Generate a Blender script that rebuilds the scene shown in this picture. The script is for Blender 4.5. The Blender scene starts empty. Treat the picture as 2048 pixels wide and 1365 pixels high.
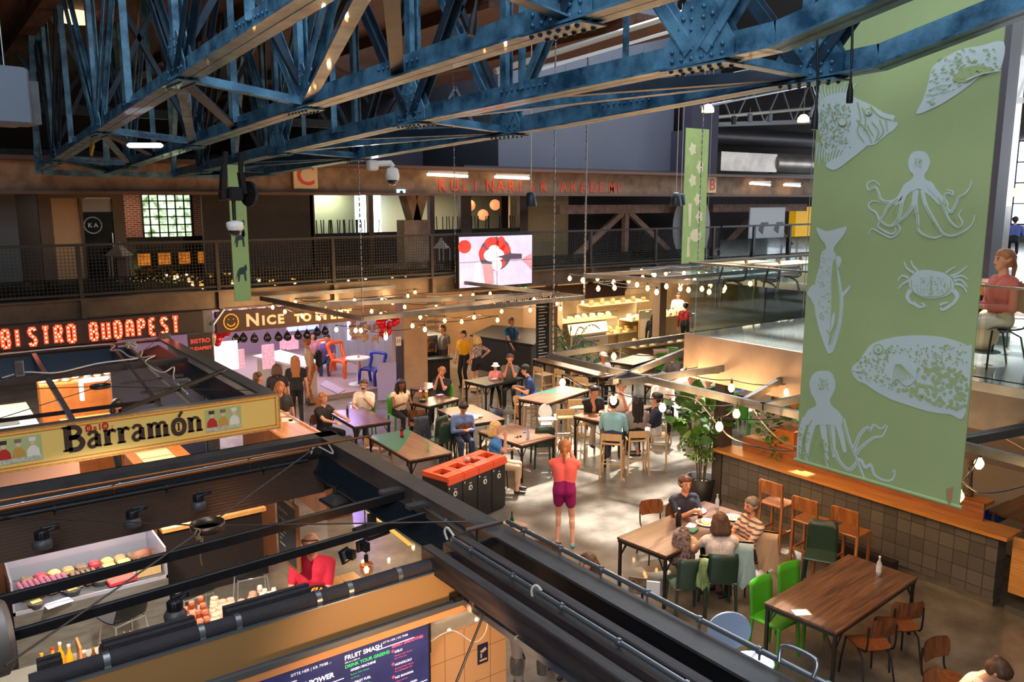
import bpy, bmesh, math, random
import numpy as np
from mathutils import Vector, Matrix
random.seed(7)
SC=bpy.context.scene; COL=SC.collection
pi=math.pi; sin=math.sin; cos=math.cos
def R(d): return math.radians(d)
# ---------------------------------------------------------------- camera numbers
FPX=1650.; PIT=math.atan2(282,1650); HC=5.25; AZ=R(36)
_f=(sin(AZ),cos(AZ)); _r=(cos(AZ),-sin(AZ))
def ray(px,py):
    u=(px-1024)/FPX; v=(py-682.5)/FPX
    f=cos(PIT)-v*sin(PIT); d=-(sin(PIT)+v*cos(PIT))
    return Vector((f*_f[0]+u*_r[0], f*_f[1]+u*_r[1], d))
CAM=Vector((0,0,HC))
def atZ(px,py,z=0.):
    r=ray(px,py); return CAM+r*((z-HC)/r.z)
def atX(px,py,x):
    r=ray(px,py); return CAM+r*(x/r.x)
def atY(px,py,y):
    r=ray(px,py); return CAM+r*(y/r.y)
# ---------------------------------------------------------------- materials
def lin(c):
    c=c/255.
    return c/12.92 if c<=0.04045 else ((c+0.055)/1.055)**2.4
def rgb(*c): return (lin(c[0]),lin(c[1]),lin(c[2]),1)
MATS={}
def mat(name,col,rough=.55,metal=0.,emit=0.,ecol=None,var=0.,vs=6.,bump=0.,bs=30.,alpha=1.,trans=0.,coord='Object',sc=(1,1,1),coat=0.,col2=None):
    if name in MATS: return MATS[name]
    m=bpy.data.materials.new(name); m.use_nodes=True; nt=m.node_tree; b=nt.nodes['Principled BSDF']
    c=rgb(*col); b.inputs['Base Color'].default_value=c
    b.inputs['Roughness'].default_value=rough; b.inputs['Metallic'].default_value=metal
    b.inputs['Alpha'].default_value=alpha
    b.inputs['Transmission Weight'].default_value=trans
    b.inputs['Coat Weight'].default_value=coat
    if emit:
        b.inputs['Emission Color'].default_value=rgb(*(ecol or col)); b.inputs['Emission Strength'].default_value=emit
    if var or bump or col2:
        tc=nt.nodes.new('ShaderNodeTexCoord'); mp=nt.nodes.new('ShaderNodeMapping'); mp.inputs['Scale'].default_value=sc
        nt.links.new(tc.outputs[coord],mp.inputs['Vector'])
    if var or col2:
        n=nt.nodes.new('ShaderNodeTexNoise'); n.inputs['Scale'].default_value=vs; n.inputs['Detail'].default_value=5; n.inputs['Roughness'].default_value=.6
        nt.links.new(mp.outputs[0],n.inputs['Vector'])
        r=nt.nodes.new('ShaderNodeValToRGB'); r.color_ramp.elements[0].position=.35; r.color_ramp.elements[1].position=.65
        k=1-var; c2=rgb(*col2) if col2 else (min(1,c[0]*(1+var*.6)),min(1,c[1]*(1+var*.6)),min(1,c[2]*(1+var*.6)),1)
        r.color_ramp.elements[0].color=(c[0]*k,c[1]*k,c[2]*k,1); r.color_ramp.elements[1].color=c2
        nt.links.new(n.outputs['Fac'],r.inputs[0]); nt.links.new(r.outputs[0],b.inputs['Base Color'])
        if emit and var: nt.links.new(r.outputs[0],b.inputs['Emission Color'])
    if bump:
        n2=nt.nodes.new('ShaderNodeTexNoise'); n2.inputs['Scale'].default_value=bs; n2.inputs['Detail'].default_value=4
        nt.links.new(mp.outputs[0],n2.inputs['Vector'])
        bp=nt.nodes.new('ShaderNodeBump'); bp.inputs['Strength'].default_value=bump; bp.inputs['Distance'].default_value=.02
        nt.links.new(n2.outputs['Fac'],bp.inputs['Height']); nt.links.new(bp.outputs[0],b.inputs['Normal'])
    m.cycles.emission_sampling='NONE' if emit and emit<6 else 'AUTO'
    MATS[name]=m; return m
def brickmat(name,c1,c2,cm,scale,bw=.5,rh=.25,mort=.02,rough=.8,rot=(0,0,0),bump=.3,off=.5):
    if name in MATS: return MATS[name]
    m=bpy.data.materials.new(name); m.use_nodes=True; nt=m.node_tree; b=nt.nodes['Principled BSDF']; b.inputs['Roughness'].default_value=rough
    tc=nt.nodes.new('ShaderNodeTexCoord'); mp=nt.nodes.new('ShaderNodeMapping'); mp.inputs['Rotation'].default_value=rot
    nt.links.new(tc.outputs['Object'],mp.inputs[0]); t=nt.nodes.new('ShaderNodeTexBrick')
    t.inputs['Color1'].default_value=rgb(*c1); t.inputs['Color2'].default_value=rgb(*c2); t.inputs['Mortar'].default_value=rgb(*cm)
    t.inputs['Scale'].default_value=scale; t.offset=off; t.inputs['Brick Width'].default_value=bw; t.inputs['Row Height'].default_value=rh; t.inputs['Mortar Size'].default_value=mort
    nt.links.new(mp.outputs[0],t.inputs['Vector']); nt.links.new(t.outputs['Color'],b.inputs['Base Color'])
    bp=nt.nodes.new('ShaderNodeBump'); bp.inputs['Strength'].default_value=bump; bp.inputs['Distance'].default_value=.01; bp.invert=True
    nt.links.new(t.outputs['Fac'],bp.inputs['Height']); nt.links.new(bp.outputs[0],b.inputs['Normal'])
    MATS[name]=m; return m
def woodmat(name,c1,c2,rough=.4,axis=0,sc=3.,coat=.0,plank=0.):
    if name in MATS: return MATS[name]
    m=bpy.data.materials.new(name); m.use_nodes=True; nt=m.node_tree; b=nt.nodes['Principled BSDF']
    b.inputs['Roughness'].default_value=rough; b.inputs['Coat Weight'].default_value=coat; b.inputs['Coat Roughness'].default_value=.25
    tc=nt.nodes.new('ShaderNodeTexCoord'); mp=nt.nodes.new('ShaderNodeMapping'); s=[12,12,12]; s[axis]=1.0; mp.inputs['Scale'].default_value=s
    nt.links.new(tc.outputs['Object'],mp.inputs[0]); n=nt.nodes.new('ShaderNodeTexNoise'); n.inputs['Scale'].default_value=sc; n.inputs['Detail'].default_value=6; n.inputs['Distortion'].default_value=.6
    nt.links.new(mp.outputs[0],n.inputs['Vector']); r=nt.nodes.new('ShaderNodeValToRGB'); r.color_ramp.elements[0].position=.3; r.color_ramp.elements[1].position=.7
    r.color_ramp.elements[0].color=rgb(*c1); r.color_ramp.elements[1].color=rgb(*c2); nt.links.new(n.outputs['Fac'],r.inputs[0])
    out=r.outputs[0]
    if plank:
        w=nt.nodes.new('ShaderNodeTexWave'); w.wave_type='BANDS'; w.bands_direction='XYZ'[1-axis] if axis<2 else 'X'; w.wave_profile='SAW'
        w.inputs['Scale'].default_value=plank; nt.links.new(tc.outputs['Object'],w.inputs[0])
        cr=nt.nodes.new('ShaderNodeValToRGB'); cr.color_ramp.elements[0].position=.02; cr.color_ramp.elements[0].color=(.25,.25,.25,1); cr.color_ramp.elements[1].position=.06; cr.color_ramp.elements[1].color=(1,1,1,1)
        nt.links.new(w.outputs['Fac'],cr.inputs[0]); mx=nt.nodes.new('ShaderNodeMix'); mx.data_type='RGBA'; mx.blend_type='MULTIPLY'; mx.inputs[0].default_value=1
        nt.links.new(out,mx.inputs[6]); nt.links.new(cr.outputs[0],mx.inputs[7]); out=mx.outputs[2]
    nt.links.new(out,b.inputs['Base Color']); MATS[name]=m; return m
def glassmat(name,col=(255,255,255),alpha=.12,rough=.02):
    if name in MATS: return MATS[name]
    m=bpy.data.materials.new(name); m.use_nodes=True; nt=m.node_tree; nt.nodes.remove(nt.nodes['Principled BSDF']); o=nt.nodes['Material Output']
    t=nt.nodes.new('ShaderNodeBsdfTransparent'); t.inputs[0].default_value=rgb(*col); g=nt.nodes.new('ShaderNodeBsdfGlossy'); g.inputs['Roughness'].default_value=rough
    fr=nt.nodes.new('ShaderNodeLayerWeight'); fr.inputs[0].default_value=.12; ad=nt.nodes.new('ShaderNodeMath'); ad.operation='MULTIPLY_ADD'; ad.inputs[1].default_value=.5; ad.inputs[2].default_value=alpha*.2; ad.use_clamp=True
    nt.links.new(fr.outputs['Facing'],ad.inputs[0]); x=nt.nodes.new('ShaderNodeMixShader'); nt.links.new(ad.outputs[0],x.inputs[0]); nt.links.new(t.outputs[0],x.inputs[1]); nt.links.new(g.outputs[0],x.inputs[2]); nt.links.new(x.outputs[0],o.inputs[0])
    MATS[name]=m; return m
# ---------------------------------------------------------------- mesh builder
class MB:
    def __init__(s): s.v=[]; s.f=[]; s.m=[]; s.k=0; s.sm=[]; s.smooth=False
    def mi(s,i): s.k=i; return s
    def add(s,vs,fs,sm=None):
        o=len(s.v); s.v+= [tuple(v) for v in vs]; s.f+=[tuple(i+o for i in f) for f in fs]; s.m+=[s.k]*len(fs); s.sm+=[s.smooth if sm is None else sm]*len(fs); return s
    def box(s,x0,x1,y0,y1,z0,z1):
        return s.add([(x0,y0,z0),(x1,y0,z0),(x1,y1,z0),(x0,y1,z0),(x0,y0,z1),(x1,y0,z1),(x1,y1,z1),(x0,y1,z1)],[(0,3,2,1),(4,5,6,7),(0,1,5,4),(1,2,6,5),(2,3,7,6),(3,0,4,7)])
    def cbox(s,c,sz,rz=0,rx=0,ry=0,bev=0):
        M=Matrix.Translation(c)@Matrix.Rotation(rz,4,'Z')@Matrix.Rotation(ry,4,'Y')@Matrix.Rotation(rx,4,'X'); h=[q/2 for q in sz]
        if bev:
            b=min(bev,min(h)*.9); vs=[];
            for z,i in ((-h[2],b),(-h[2]+b,0),(h[2]-b,0),(h[2],b)):
                X,Y=h[0]-i,h[1]-i; q=b
                for (a,c2) in ((-X+q,-Y),(X-q,-Y),(X,-Y+q),(X,Y-q),(X-q,Y),(-X+q,Y),(-X,Y-q),(-X,-Y+q)): vs.append(M@Vector((a,c2,z)))
            fs=[tuple(range(7,-1,-1)),tuple(range(24,32))]
            for l in range(3):
                for i in range(8): j=(i+1)%8; fs.append((l*8+i,l*8+j,l*8+8+j,l*8+8+i))
            return s.add(vs,fs)
        vs=[M@Vector((a*h[0],b*h[1],c2*h[2])) for a,b,c2 in ((-1,-1,-1),(1,-1,-1),(1,1,-1),(-1,1,-1),(-1,-1,1),(1,-1,1),(1,1,1),(-1,1,1))]
        return s.add(vs,[(0,3,2,1),(4,5,6,7),(0,1,5,4),(1,2,6,5),(2,3,7,6),(3,0,4,7)])
    def beam(s,p,q,w,h,up=(0,0,1)):
        p=Vector(p);q=Vector(q);d=(q-p).normalized();u=Vector(up)
        if abs(d.dot(u))>.98: u=Vector((0,1,0))
        a=d.cross(u).normalized(); b=a.cross(d).normalized(); vs=[]
        for e in (p,q):
            for i,j in ((-1,-1),(1,-1),(1,1),(-1,1)): vs.append(e+a*(i*w/2)+b*(j*h/2))
        return s.add(vs,[(0,1,2,3),(7,6,5,4),(0,4,5,1),(1,5,6,2),(2,6,7,3),(3,7,4,0)])
    def angle(s,p,q,w,t,sx=1,up=(0,0,1)):
        # steel angle section: horizontal flange and vertical leg
        p=Vector(p);q=Vector(q);d=(q-p).normalized();u=Vector(up)
        if abs(d.dot(u))>.98: u=Vector((0,1,0))
        a=d.cross(u).normalized()*sx; b=a.cross(d).normalized()
        if b.dot(u)<0: b=-b
        s.beam(p+a*w/2,q+a*w/2,w,t,u); s.beam(p+b*w/2,q+b*w/2,t,w,u); return s
    def cyl(s,p,q,r0,r1=None,n=12,cap=True,sm=True):
        r1=r0 if r1 is None else r1; p=Vector(p);q=Vector(q);d=(q-p)
        if d.length<1e-6: return s
        d.normalize(); u=Vector((0,0,1)) if abs(d.z)<.9 else Vector((1,0,0)); a=d.cross(u).normalized();b=a.cross(d)
        vs=[];
        for e,r in ((p,r0),(q,r1)):
            for i in range(n): t=2*pi*i/n; vs.append(e+a*(r*cos(t))+b*(r*sin(t)))
        s.add(vs,[(i,(i+1)%n,n+(i+1)%n,n+i) for i in range(n)],sm)
        if cap: s.add(vs,[tuple(range(n-1,-1,-1)),tuple(range(n,2*n))],False)
        return s
    def tube(s,pts,r,n=8,close=False):
        pts=[Vector(p) for p in pts]; N=len(pts); vs=[]; pa=None
        rr=r if isinstance(r,(list,tuple)) else [r]*N
        for i,p in enumerate(pts):
            if close: d=(pts[(i+1)%N]-pts[i-1])
            else: d=pts[min(i+1,N-1)]-pts[max(i-1,0)]
            d=d.normalized() if d.length>1e-9 else Vector((0,0,1))
            if pa is None:
                u=Vector((0,0,1)) if abs(d.z)<.9 else Vector((1,0,0)); pa=d.cross(u).normalized()
            else:
                pa=(pa-d*pa.dot(d)); pa=pa.normalized() if pa.length>1e-6 else d.orthogonal().normalized()
            b=d.cross(pa)
            for k in range(n): t=2*pi*k/n; vs.append(p+pa*(rr[i]*cos(t))+b*(rr[i]*sin(t)))
        fs=[]
        for i in range(N if close else N-1):
            j=(i+1)%N
            for k in range(n): l=(k+1)%n; fs.append((i*n+k,i*n+l,j*n+l,j*n+k))
        s.add(vs,fs,True)
        if not close: s.add(vs,[tuple(range(n-1,-1,-1)),tuple(range((N-1)*n,N*n))],False)
        return s
    def lathe(s,prof,c=(0,0,0),n=16,sm=True,M=None):
        # prof: list of (r,z) from bottom to top
        vs=[]; c=Vector(c)
        for r,z in prof:
            for i in range(n):
                v=Vector((r*cos(2*pi*i/n),r*sin(2*pi*i/n),z)); v=(M@v) if M else v; vs.append(c+v)
        fs=[]
        for a in range(len(prof)-1):
            for i in range(n): j=(i+1)%n; fs.append((a*n+i,a*n+j,a*n+n+j,a*n+n+i))
        s.add(vs,fs,sm); L=(len(prof)-1)*n
        if prof[0][0]>1e-4: s.add(vs,[tuple(range(n-1,-1,-1))],False)
        if prof[-1][0]>1e-4: s.add(vs,[tuple(range(L,L+n))],False)
        return s
    def ball(s,c,r,n=10,m=7,sc=(1,1,1)):
        vs=[];c=Vector(c)
        for j in range(m+1):
            t=pi*j/m
            for i in range(n): p=2*pi*i/n; vs.append(c+Vector((r*sc[0]*sin(t)*cos(p),r*sc[1]*sin(t)*sin(p),r*sc[2]*cos(t))))
        return s.add(vs,[(j*n+i,(j+1)*n+i,(j+1)*n+(i+1)%n,j*n+(i+1)%n) for j in range(m) for i in range(n)],True)
    def prism(s,poly,O,U,V,th):
        # flat outline (2d) in frame O,U,V extruded along U x V by th
        O=Vector(O);U=Vector(U);V=Vector(V);N=U.cross(V).normalized()*th; n=len(poly)
        a=[O+U*x+V*y for x,y in poly]; b=[p+N for p in a]
        return s.add(a+b,[tuple(range(n-1,-1,-1)),tuple(range(n,2*n))]+[(i,(i+1)%n,n+(i+1)%n,n+i) for i in range(n)],False)
    def stroke(s,pts,w,O,U,V,th,close=False):
        # ribbon along 2d points with widths, lying on frame O,U,V with thickness th
        n=len(pts); W=w if isinstance(w,(list,tuple)) else [w]*n; L=[];Rr=[]
        for i in range(n):
            if close: d=(pts[(i+1)%n][0]-pts[i-1][0],pts[(i+1)%n][1]-pts[i-1][1])
            else: d=(pts[min(i+1,n-1)][0]-pts[max(i-1,0)][0],pts[min(i+1,n-1)][1]-pts[max(i-1,0)][1])
            l=math.hypot(*d) or 1; nx,ny=-d[1]/l,d[0]/l; L.append((pts[i][0]+nx*W[i]/2,pts[i][1]+ny*W[i]/2)); Rr.append((pts[i][0]-nx*W[i]/2,pts[i][1]-ny*W[i]/2))
        O=Vector(O);U=Vector(U);V=Vector(V);N=U.cross(V).normalized()*th; q=lambda p:O+U*p[0]+V*p[1]
        vs=[]
        for i in range(n): vs+=[q(L[i]),q(Rr[i]),q(L[i])+N,q(Rr[i])+N]
        fs=[]
        for i in range(n if close else n-1):
            a=4*i;b=4*((i+1)%n); fs+=[(a+2,a+3,b+3,b+2),(a,b,b+1,a+1),(a,a+2,b+2,b),(a+1,b+1,b+3,a+3)]
        if not close: a=4*(n-1); fs+=[(0,1,3,2),(a,a+2,a+3,a+1)]
        return s.add(vs,fs,False)
    def tri(s,mesh,M):
        return s.add([M@v.co for v in mesh.vertices],[tuple(p.vertices) for p in mesh.polygons],False)
    def build(s,name,mats,parent=None,loc=None):
        me=bpy.data.meshes.new(name); me.from_pydata(s.v,[],s.f); 
        if not isinstance(mats,(list,tuple)): mats=[mats]
        for m in mats: me.materials.append(m)
        me.polygons.foreach_set('material_index',s.m); me.polygons.foreach_set('use_smooth',s.sm); me.update()
        o=bpy.data.objects.new(name,me); COL.objects.link(o)
        if parent: o.parent=parent
        if loc: o.location=loc
        return o
def tag(o,label=None,cat=None,group=None,kind=None):
    if label: o['label']=label
    if cat: o['category']=cat
    if group: o['group']=group
    if kind: o['kind']=kind
    return o
def thing(name,label,cat,loc=(0,0,0),rz=0,group=None):
    o=bpy.data.objects.new(name,None); COL.objects.link(o); o.location=loc; o.rotation_euler=(0,0,rz); o.empty_display_size=.1
    return tag(o,label,cat,group)
def struct(name,mb,m,label=None,parent=None):
    o=mb.build(name,m,parent)
    if not parent: tag(o,label,None,None,'structure')
    return o
def clone(o,loc=None,rz=None,label=None,group=None,scale=None):
    def cp(x,par):
        c=x.copy(); COL.objects.link(c); c.parent=par
        for ch in x.children: cp(ch,c)
        return c
    c=cp(o,None)
    if loc is not None: c.location=loc
    if rz is not None: c.rotation_euler=(0,0,rz)
    if scale: c.scale=scale
    if label: c['label']=label
    if group: c['group']=group
    return c
_tc={}
def textmesh(body,size=1.,off=0.,space=1.,align='LEFT'):
    k=(body,size,off,space,align)
    if k in _tc: return _tc[k]
    cu=bpy.data.curves.new('t','FONT'); cu.body=body; cu.size=size; cu.offset=off; cu.space_character=space; cu.align_x=align; cu.resolution_u=3
    o=bpy.data.objects.new('t',cu); COL.objects.link(o); dg=bpy.context.evaluated_depsgraph_get(); me=bpy.data.meshes.new_from_object(o.evaluated_get(dg))
    bpy.data.objects.remove(o); _tc[k]=me; return me
def text(mb,body,O,U,V,size,off=0.,sx=1.,align='LEFT',lift=.004,space=1.):
    U=Vector(U).normalized();V=Vector(V).normalized();N=U.cross(V)
    me=textmesh(body,size,off,space,align); O=Vector(O)+N*lift
    M=Matrix(((U.x*sx,V.x,N.x,O.x),(U.y*sx,V.y,N.y,O.y),(U.z*sx,V.z,N.z,O.z),(0,0,0,1)))
    return mb.tri(me,M)
def light(name,kind,loc,e,col,size=.1,rot=None,spot=None,sy=None,target=None):
    l=bpy.data.lights.new(name,kind); l.energy=e; l.color=col
    if kind=='AREA':
        l.size=size
        if sy: l.shape='RECTANGLE'; l.size_y=sy
    elif kind=='SUN': l.angle=size
    else: l.shadow_soft_size=size
    if kind=='SPOT': l.spot_size=spot or R(60); l.spot_blend=.5
    o=bpy.data.objects.new(name,l); COL.objects.link(o); o.location=loc
    if target is not None: o.rotation_euler=(Vector(target)-Vector(loc)).to_track_quat('-Z','Y').to_euler()
    elif rot: o.rotation_euler=rot
    return o
# ---------------------------------------------------------------- shared materials
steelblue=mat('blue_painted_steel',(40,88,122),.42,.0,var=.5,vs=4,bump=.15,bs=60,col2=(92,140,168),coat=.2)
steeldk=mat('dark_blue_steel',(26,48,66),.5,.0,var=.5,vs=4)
rivm=mat('rivet_blue',(40,88,122),.35,.1)
blk=mat('black_steel',(30,30,33),.45,.3,var=.2,vs=9)
blk2=mat('charcoal_paint',(62,60,61),.5,.1,var=.25,vs=5)
gry=mat('grey_steel',(92,94,98),.4,.5,var=.2,vs=8)
galv=mat('galvanised_pipe',(150,156,162),.3,.85)
brownm=mat('dark_brown_panel',(70,60,54),.7,var=.15,vs=2)
white=mat('white_plastic',(225,225,222),.4)
chrome=mat('chrome',(226,228,232),.28,.9)
stainless=mat('brushed_stainless',(165,160,152),.32,.85,var=.25,vs=3,sc=(1,1,6))
concm=mat('polished_concrete',(98,90,80),.3,0,var=.22,vs=2.2,bump=.03,bs=40,col2=(126,119,108),coat=.35)
beamm=mat('concrete_beam',(138,112,92),.8,var=.35,vs=3,bump=.2,bs=20)
oak=woodmat('light_oak',(196,156,108),(222,186,138),.4,2,2.)
oakt=woodmat('oak_top',(190,128,66),(222,160,90),.3,1,2.,coat=.4)
walnut=woodmat('walnut',(92,52,30),(138,84,50),.35,2,2.,coat=.2)
dwood=woodmat('dark_tabletop',(58,40,34),(112,80,62),.28,0,1.6,coat=.5,plank=2.4)
mwood=woodmat('brown_tabletop',(92,62,44),(140,100,72),.32,0,1.6,coat=.35,plank=2.4)
green=mat('green_plastic',(66,150,34),.3,coat=.3)
dgreen=mat('dark_green_plastic',(36,58,48),.35)
teal=mat('green_table_paint',(20,112,84),.35,coat=.3)
warmpanel=mat('warm_beige_panel',(206,160,110),.55,var=.06,vs=2)
cream=mat('cream_board',(214,190,150),.6)
redp=mat('red_orange_paint',(214,72,38),.6)
wglow=mat('bulb_glow',(255,176,84),.3,emit=16,ecol=(255,178,88))
wcore=mat('bulb_filament',(255,214,150),.3,emit=60,ecol=(255,205,130))
glass=glassmat('clear_glass',(244,250,248),.15)
dkglass=glassmat('tinted_glass',(150,165,160),.3)
# ================================================================ SETTING
b=MB().box(-8,44,-5,36,-.2,0); struct('floor',b,concm)
# far mezzanine slab with steel fascia
mz=mat('mezzanine_floor',(96,92,88),.35,var=.2)
fas=mat('steel_fascia',(92,80,70),.38,.55,var=.3,vs=2)
b=MB().box(-4,40,17.35,24.5,3.12,3.4); struct('floor_mezzanine',b,mz)
b=MB().box(-4,40,17.22,17.34,3.02,3.42).box(-4,40,17.12,17.22,3.40,3.43).box(-4,40,17.12,17.22,3.02,3.05)
for i in range(17): b.box(-.05+i*2.53,.05+i*2.53,17.1,17.22,3.05,3.40)
struct('trim_1',b,fas)
# rear walls on the mezzanine
WY=19.7
def pan(name,x0,x1,m,y=WY,z0=3.4,z1=5.6,th=.12): return struct(name,MB().box(x0,x1,y,y+th,z0,z1),m)
greyp=mat('grey_sliding_panel',(98,98,100),.6)
pan('wall_far',-4,1.83,greyp)
pan('wall_far_panel',5.52,8.2,brownm)
# dark rooms behind
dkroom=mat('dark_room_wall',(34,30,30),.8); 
brk=brickmat('red_brick',(132,62,44),(104,48,36),(150,128,110),3.4,.5,.17,.03,.85,(R(90),0,0))
lightwall=mat('pale_green_wall',(176,184,160),.7)
b=MB().box(-4,44,23.2,23.4,3.4,6.2); struct('wall_back_mezzanine',b,lightwall)
struct('wall_dark_opening',MB().box(1.8,3.35,21.25,21.29,3.4,5.7),dkroom)  # near-black sheet: the shade of the dark opening is put into its colour
b=MB().box(1.8,8.2,21.3,21.42,3.4,3.9).box(1.8,4.55,21.3,21.42,3.9,5.7).box(5.75,8.2,21.3,21.42,3.9,5.7).box(4.55,5.75,21.3,21.42,5.42,5.7).box(4.55,5.75,21.3,21.42,3.9,4.28); struct('wall_brick',b,brk)
leafm=mat('sunlit_leaves',(150,190,110),.8,emit=1.5,ecol=(190,225,160),var=.75,vs=7,coord='Object',col2=(235,250,215))  # sunlight on the leaves is put in as their own glow
daylit=mat('bright_daylight',(230,240,250),.8,emit=5,ecol=(235,243,255))
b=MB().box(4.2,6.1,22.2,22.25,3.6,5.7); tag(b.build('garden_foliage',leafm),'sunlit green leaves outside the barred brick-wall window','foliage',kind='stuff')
def barwin(name,x0,x1,y,z0,z1,nx,nz,m=blk):
    w=thing(name,None,None); w['kind']='structure'
    f=MB().box(x0,x1,y-.03,y+.03,z0,z0+.05).box(x0,x1,y-.03,y+.03,z1-.05,z1).box(x0,x0+.05,y-.03,y+.03,z0,z1).box(x1-.05,x1,y-.03,y+.03,z0,z1)
    for i in range(1,nx): x=x0+(x1-x0)*i/nx; f.box(x-.014,x+.014,y-.02,y+.02,z0,z1)
    for i in range(1,nz): z=z0+(z1-z0)*i/nz; f.box(x0,x1,y-.02,y+.02,z-.014,z+.014)
    f.build('window_frame',m,w); MB().box(x0,x1,y-.004,y+.004,z0,z1).build('glass_pane',glass,w); return w
barwin('window_1',4.55,5.75,21.36,4.28,5.42,6,6)
# door with frame on the left
bf=mat('brown_door_frame',(104,80,60),.5)
d=thing('door_1',None,None); d['kind']='structure'
MB().box(2.22,2.46,WY-.05,WY+.08,3.4,5.5).box(3.62,3.86,WY-.05,WY+.08,3.4,5.5).box(2.46,3.62,WY-.05,WY+.08,5.3,5.5).box(2.46,3.62,WY-.05,WY+.08,3.4,3.5).box(2.98,3.04,WY-.04,WY+.06,3.5,5.3).build('door_frame',bf,d)
MB().box(2.46,2.98,WY,WY+.04,3.5,5.28).build('side_panel',warmpanel,d)
MB().box(3.04,3.62,WY,WY+.04,3.5,5.0).build('door_leaf',mat('dark_door_glass',(22,24,26),.12),d)
MB().box(3.04,3.62,WY,WY+.02,5.0,5.28).build('top_light',mat('frosted_top_light',(178,172,160),.2),d)
MB().cyl((3.58,WY-.03,4.25),(3.58,WY-.03,4.55),.018).cyl((3.58,WY-.03,4.3),(3.4,WY-.06,4.3),.012).build('door_handle',chrome,d)
b=MB(); 
for i in range(26):
    t=2*pi*i/26; b.cbox((3.22+.17*cos(t),WY-.012,4.72+.17*sin(t)),(.022,.004,.03),ry=-t)
text(b,'K A',(3.22,WY-.01,4.68),(1,0,0),(0,0,1),.12,.004,align='CENTER'); b.build('logo',white,d)
# opening interiors: bright kitchen wall pieces seen through openings
def interior(x0,x1,y,z0,z1,m,nm): return struct(nm,MB().box(x0,x1,y,y+.08,z0,z1),m)
interior(8.2,9.75,20.6,3.4,5.6,mat('pale_room_wall',(176,180,150),.7),'wall_room_pale')
interior(9.75,10.3,22.4,3.4,5.6,warmpanel,'wall_room_warm')
bd=mat('brown_post',(82,60,46),.6,var=.2)
b=MB().box(8.12,8.24,WY,WY+.15,3.4,5.6).box(9.72,9.86,WY,WY+.15,3.4,5.6).box(10.95,11.1,WY,WY+.15,3.4,5.6).box(11.55,11.7,WY,WY+.15,3.4,5.6).box(12.55,12.9,WY,WY+.15,3.4,5.6).box(14.6,14.9,WY,WY+.15,3.4,5.6).box(8.2,16,WY,WY+.1,5.42,5.6); struct('trim_2',b,bd)
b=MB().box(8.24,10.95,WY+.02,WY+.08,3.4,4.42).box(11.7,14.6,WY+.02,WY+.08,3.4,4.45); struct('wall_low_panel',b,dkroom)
# big V column
b=MB().box(10.1,10.85,18.5,18.9,3.4,4.75)
b.prism([(-.12,0),(.12,0),(.42,.95),(.12,.95)],(10.48,18.5,4.75),(1,0,0),(0,0,1),-.4).prism([(-.12,0),(.12,0),(-.12,.95),(-.42,.95)],(10.48,18.5,4.75),(1,0,0),(0,0,1),-.4)
struct('column_branching',b,beamm)
# concrete beam with lettering
b=MB().box(-4,40,17.95,18.45,5.42,5.98); struct('beam_concrete',b,beamm)
b=MB().box(-4,40,17.75,18.0,5.36,5.42).box(-4,40,17.6,17.95,5.98,6.06); struct('trim_3',b,mat('brown_beam_flange',(92,64,50),.6))
p=atY(877,380,17.93); q=atY(1250,386,17.93); wl=thing('wall_lettering','red capital letters reading KULINARISK AKADEMI on the concrete beam','lettering')
s='KULINARISK AKADEMI'; xs=np.linspace(p.x,q.x-.3,len(s))
for i,ch in enumerate(s):
    if ch!=' ': text(MB(),ch,(xs[i],17.94,5.47),(1,0,0),(0,0,1),.42,.006,.85).build('letter',redp,wl)
def letterboard(name,px,py,w,h,ch,label,size):
    p=atY(px,py,17.9); t=thing(name,label,'sign',p)
    MB().cbox((0,0,0),(w,.06,h),bev=.02).build('board',cream,t)
    b=MB(); text(b,ch,(0,-.032,-size*.35),(1,0,0),(0,0,1),size,.01,align='CENTER'); b.build('letter',redp,t)
letterboard('letter_board',610,350,.58,.62,'C','square cream board with a red letter C on the beam',.62)
letterboard('letter_board',1423,369,.44,.56,'B','square cream board with a red letter B beside the small green banner',.5)
# fluorescent tubes on the beam
for i,(a,bb) in enumerate((((855,349),(935,353)),((990,354),(1058,357)),((1500,367),(1540,370)),((1568,370),(1600,372)))):
    p=atY(*a,17.7);q=atY(*bb,17.7); t=thing('tube_light',['left warm tube light above the KULINARISK lettering','second warm tube light, above the letters NARISK','white tube light above the beam right of the B board','white tube light next to the large banner edge'][i],'light',p)
    MB().cyl((0,0,0),q-p,.035).build('tube',mat('tube_glow',(255,225,185),.4,emit=4,ecol=(255,222,180)),t); MB().box(0,(q-p).x,-.03,.03,.03,.08).build('housing',white,t)
# dark upper wall, boarded ceiling, big grey volume
upw=mat('plum_wall',(44,41,58),.8,var=.1,vs=1); 
b=MB().box(-4,44,24.4,24.6,3.4,14); struct('wall_far_upper',b,mat('dark_hall_wall',(40,32,32),.9))
b=MB().box(9.2,12.4,21.5,24.4,5.98,12); struct('wall_plum',b,upw)
boards=woodmat('ceiling_boards',(52,32,24),(96,60,40),.7,1,2.,plank=1.3)
b=MB().box(-6,11.5,10.2,24.4,8.15,8.25); 
for i in range(7): b.box(-6+i*2.6,-5.75+i*2.6,10.2,24.4,7.95,8.15)
struct('ceiling_boards',b,boards)
gb=mat('slate_grey_board',(76,79,92),.7,var=.05,vs=1)
b=MB().box(13.2,20.0,18.8,24,6.15,12); struct('wall_grey_volume',b,[gb])
b=MB().box(11.9,20.2,18.5,24,6.05,6.15); struct('trim_4',b,mat('dark_edge',(50,48,52),.7))
b=MB().box(19.95,21.2,18.0,18.4,6.0,12).box(19.9,20.0,18.0,18.8,5.9,7.4); struct('wall_grey_volume_side',b,upw)
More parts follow.
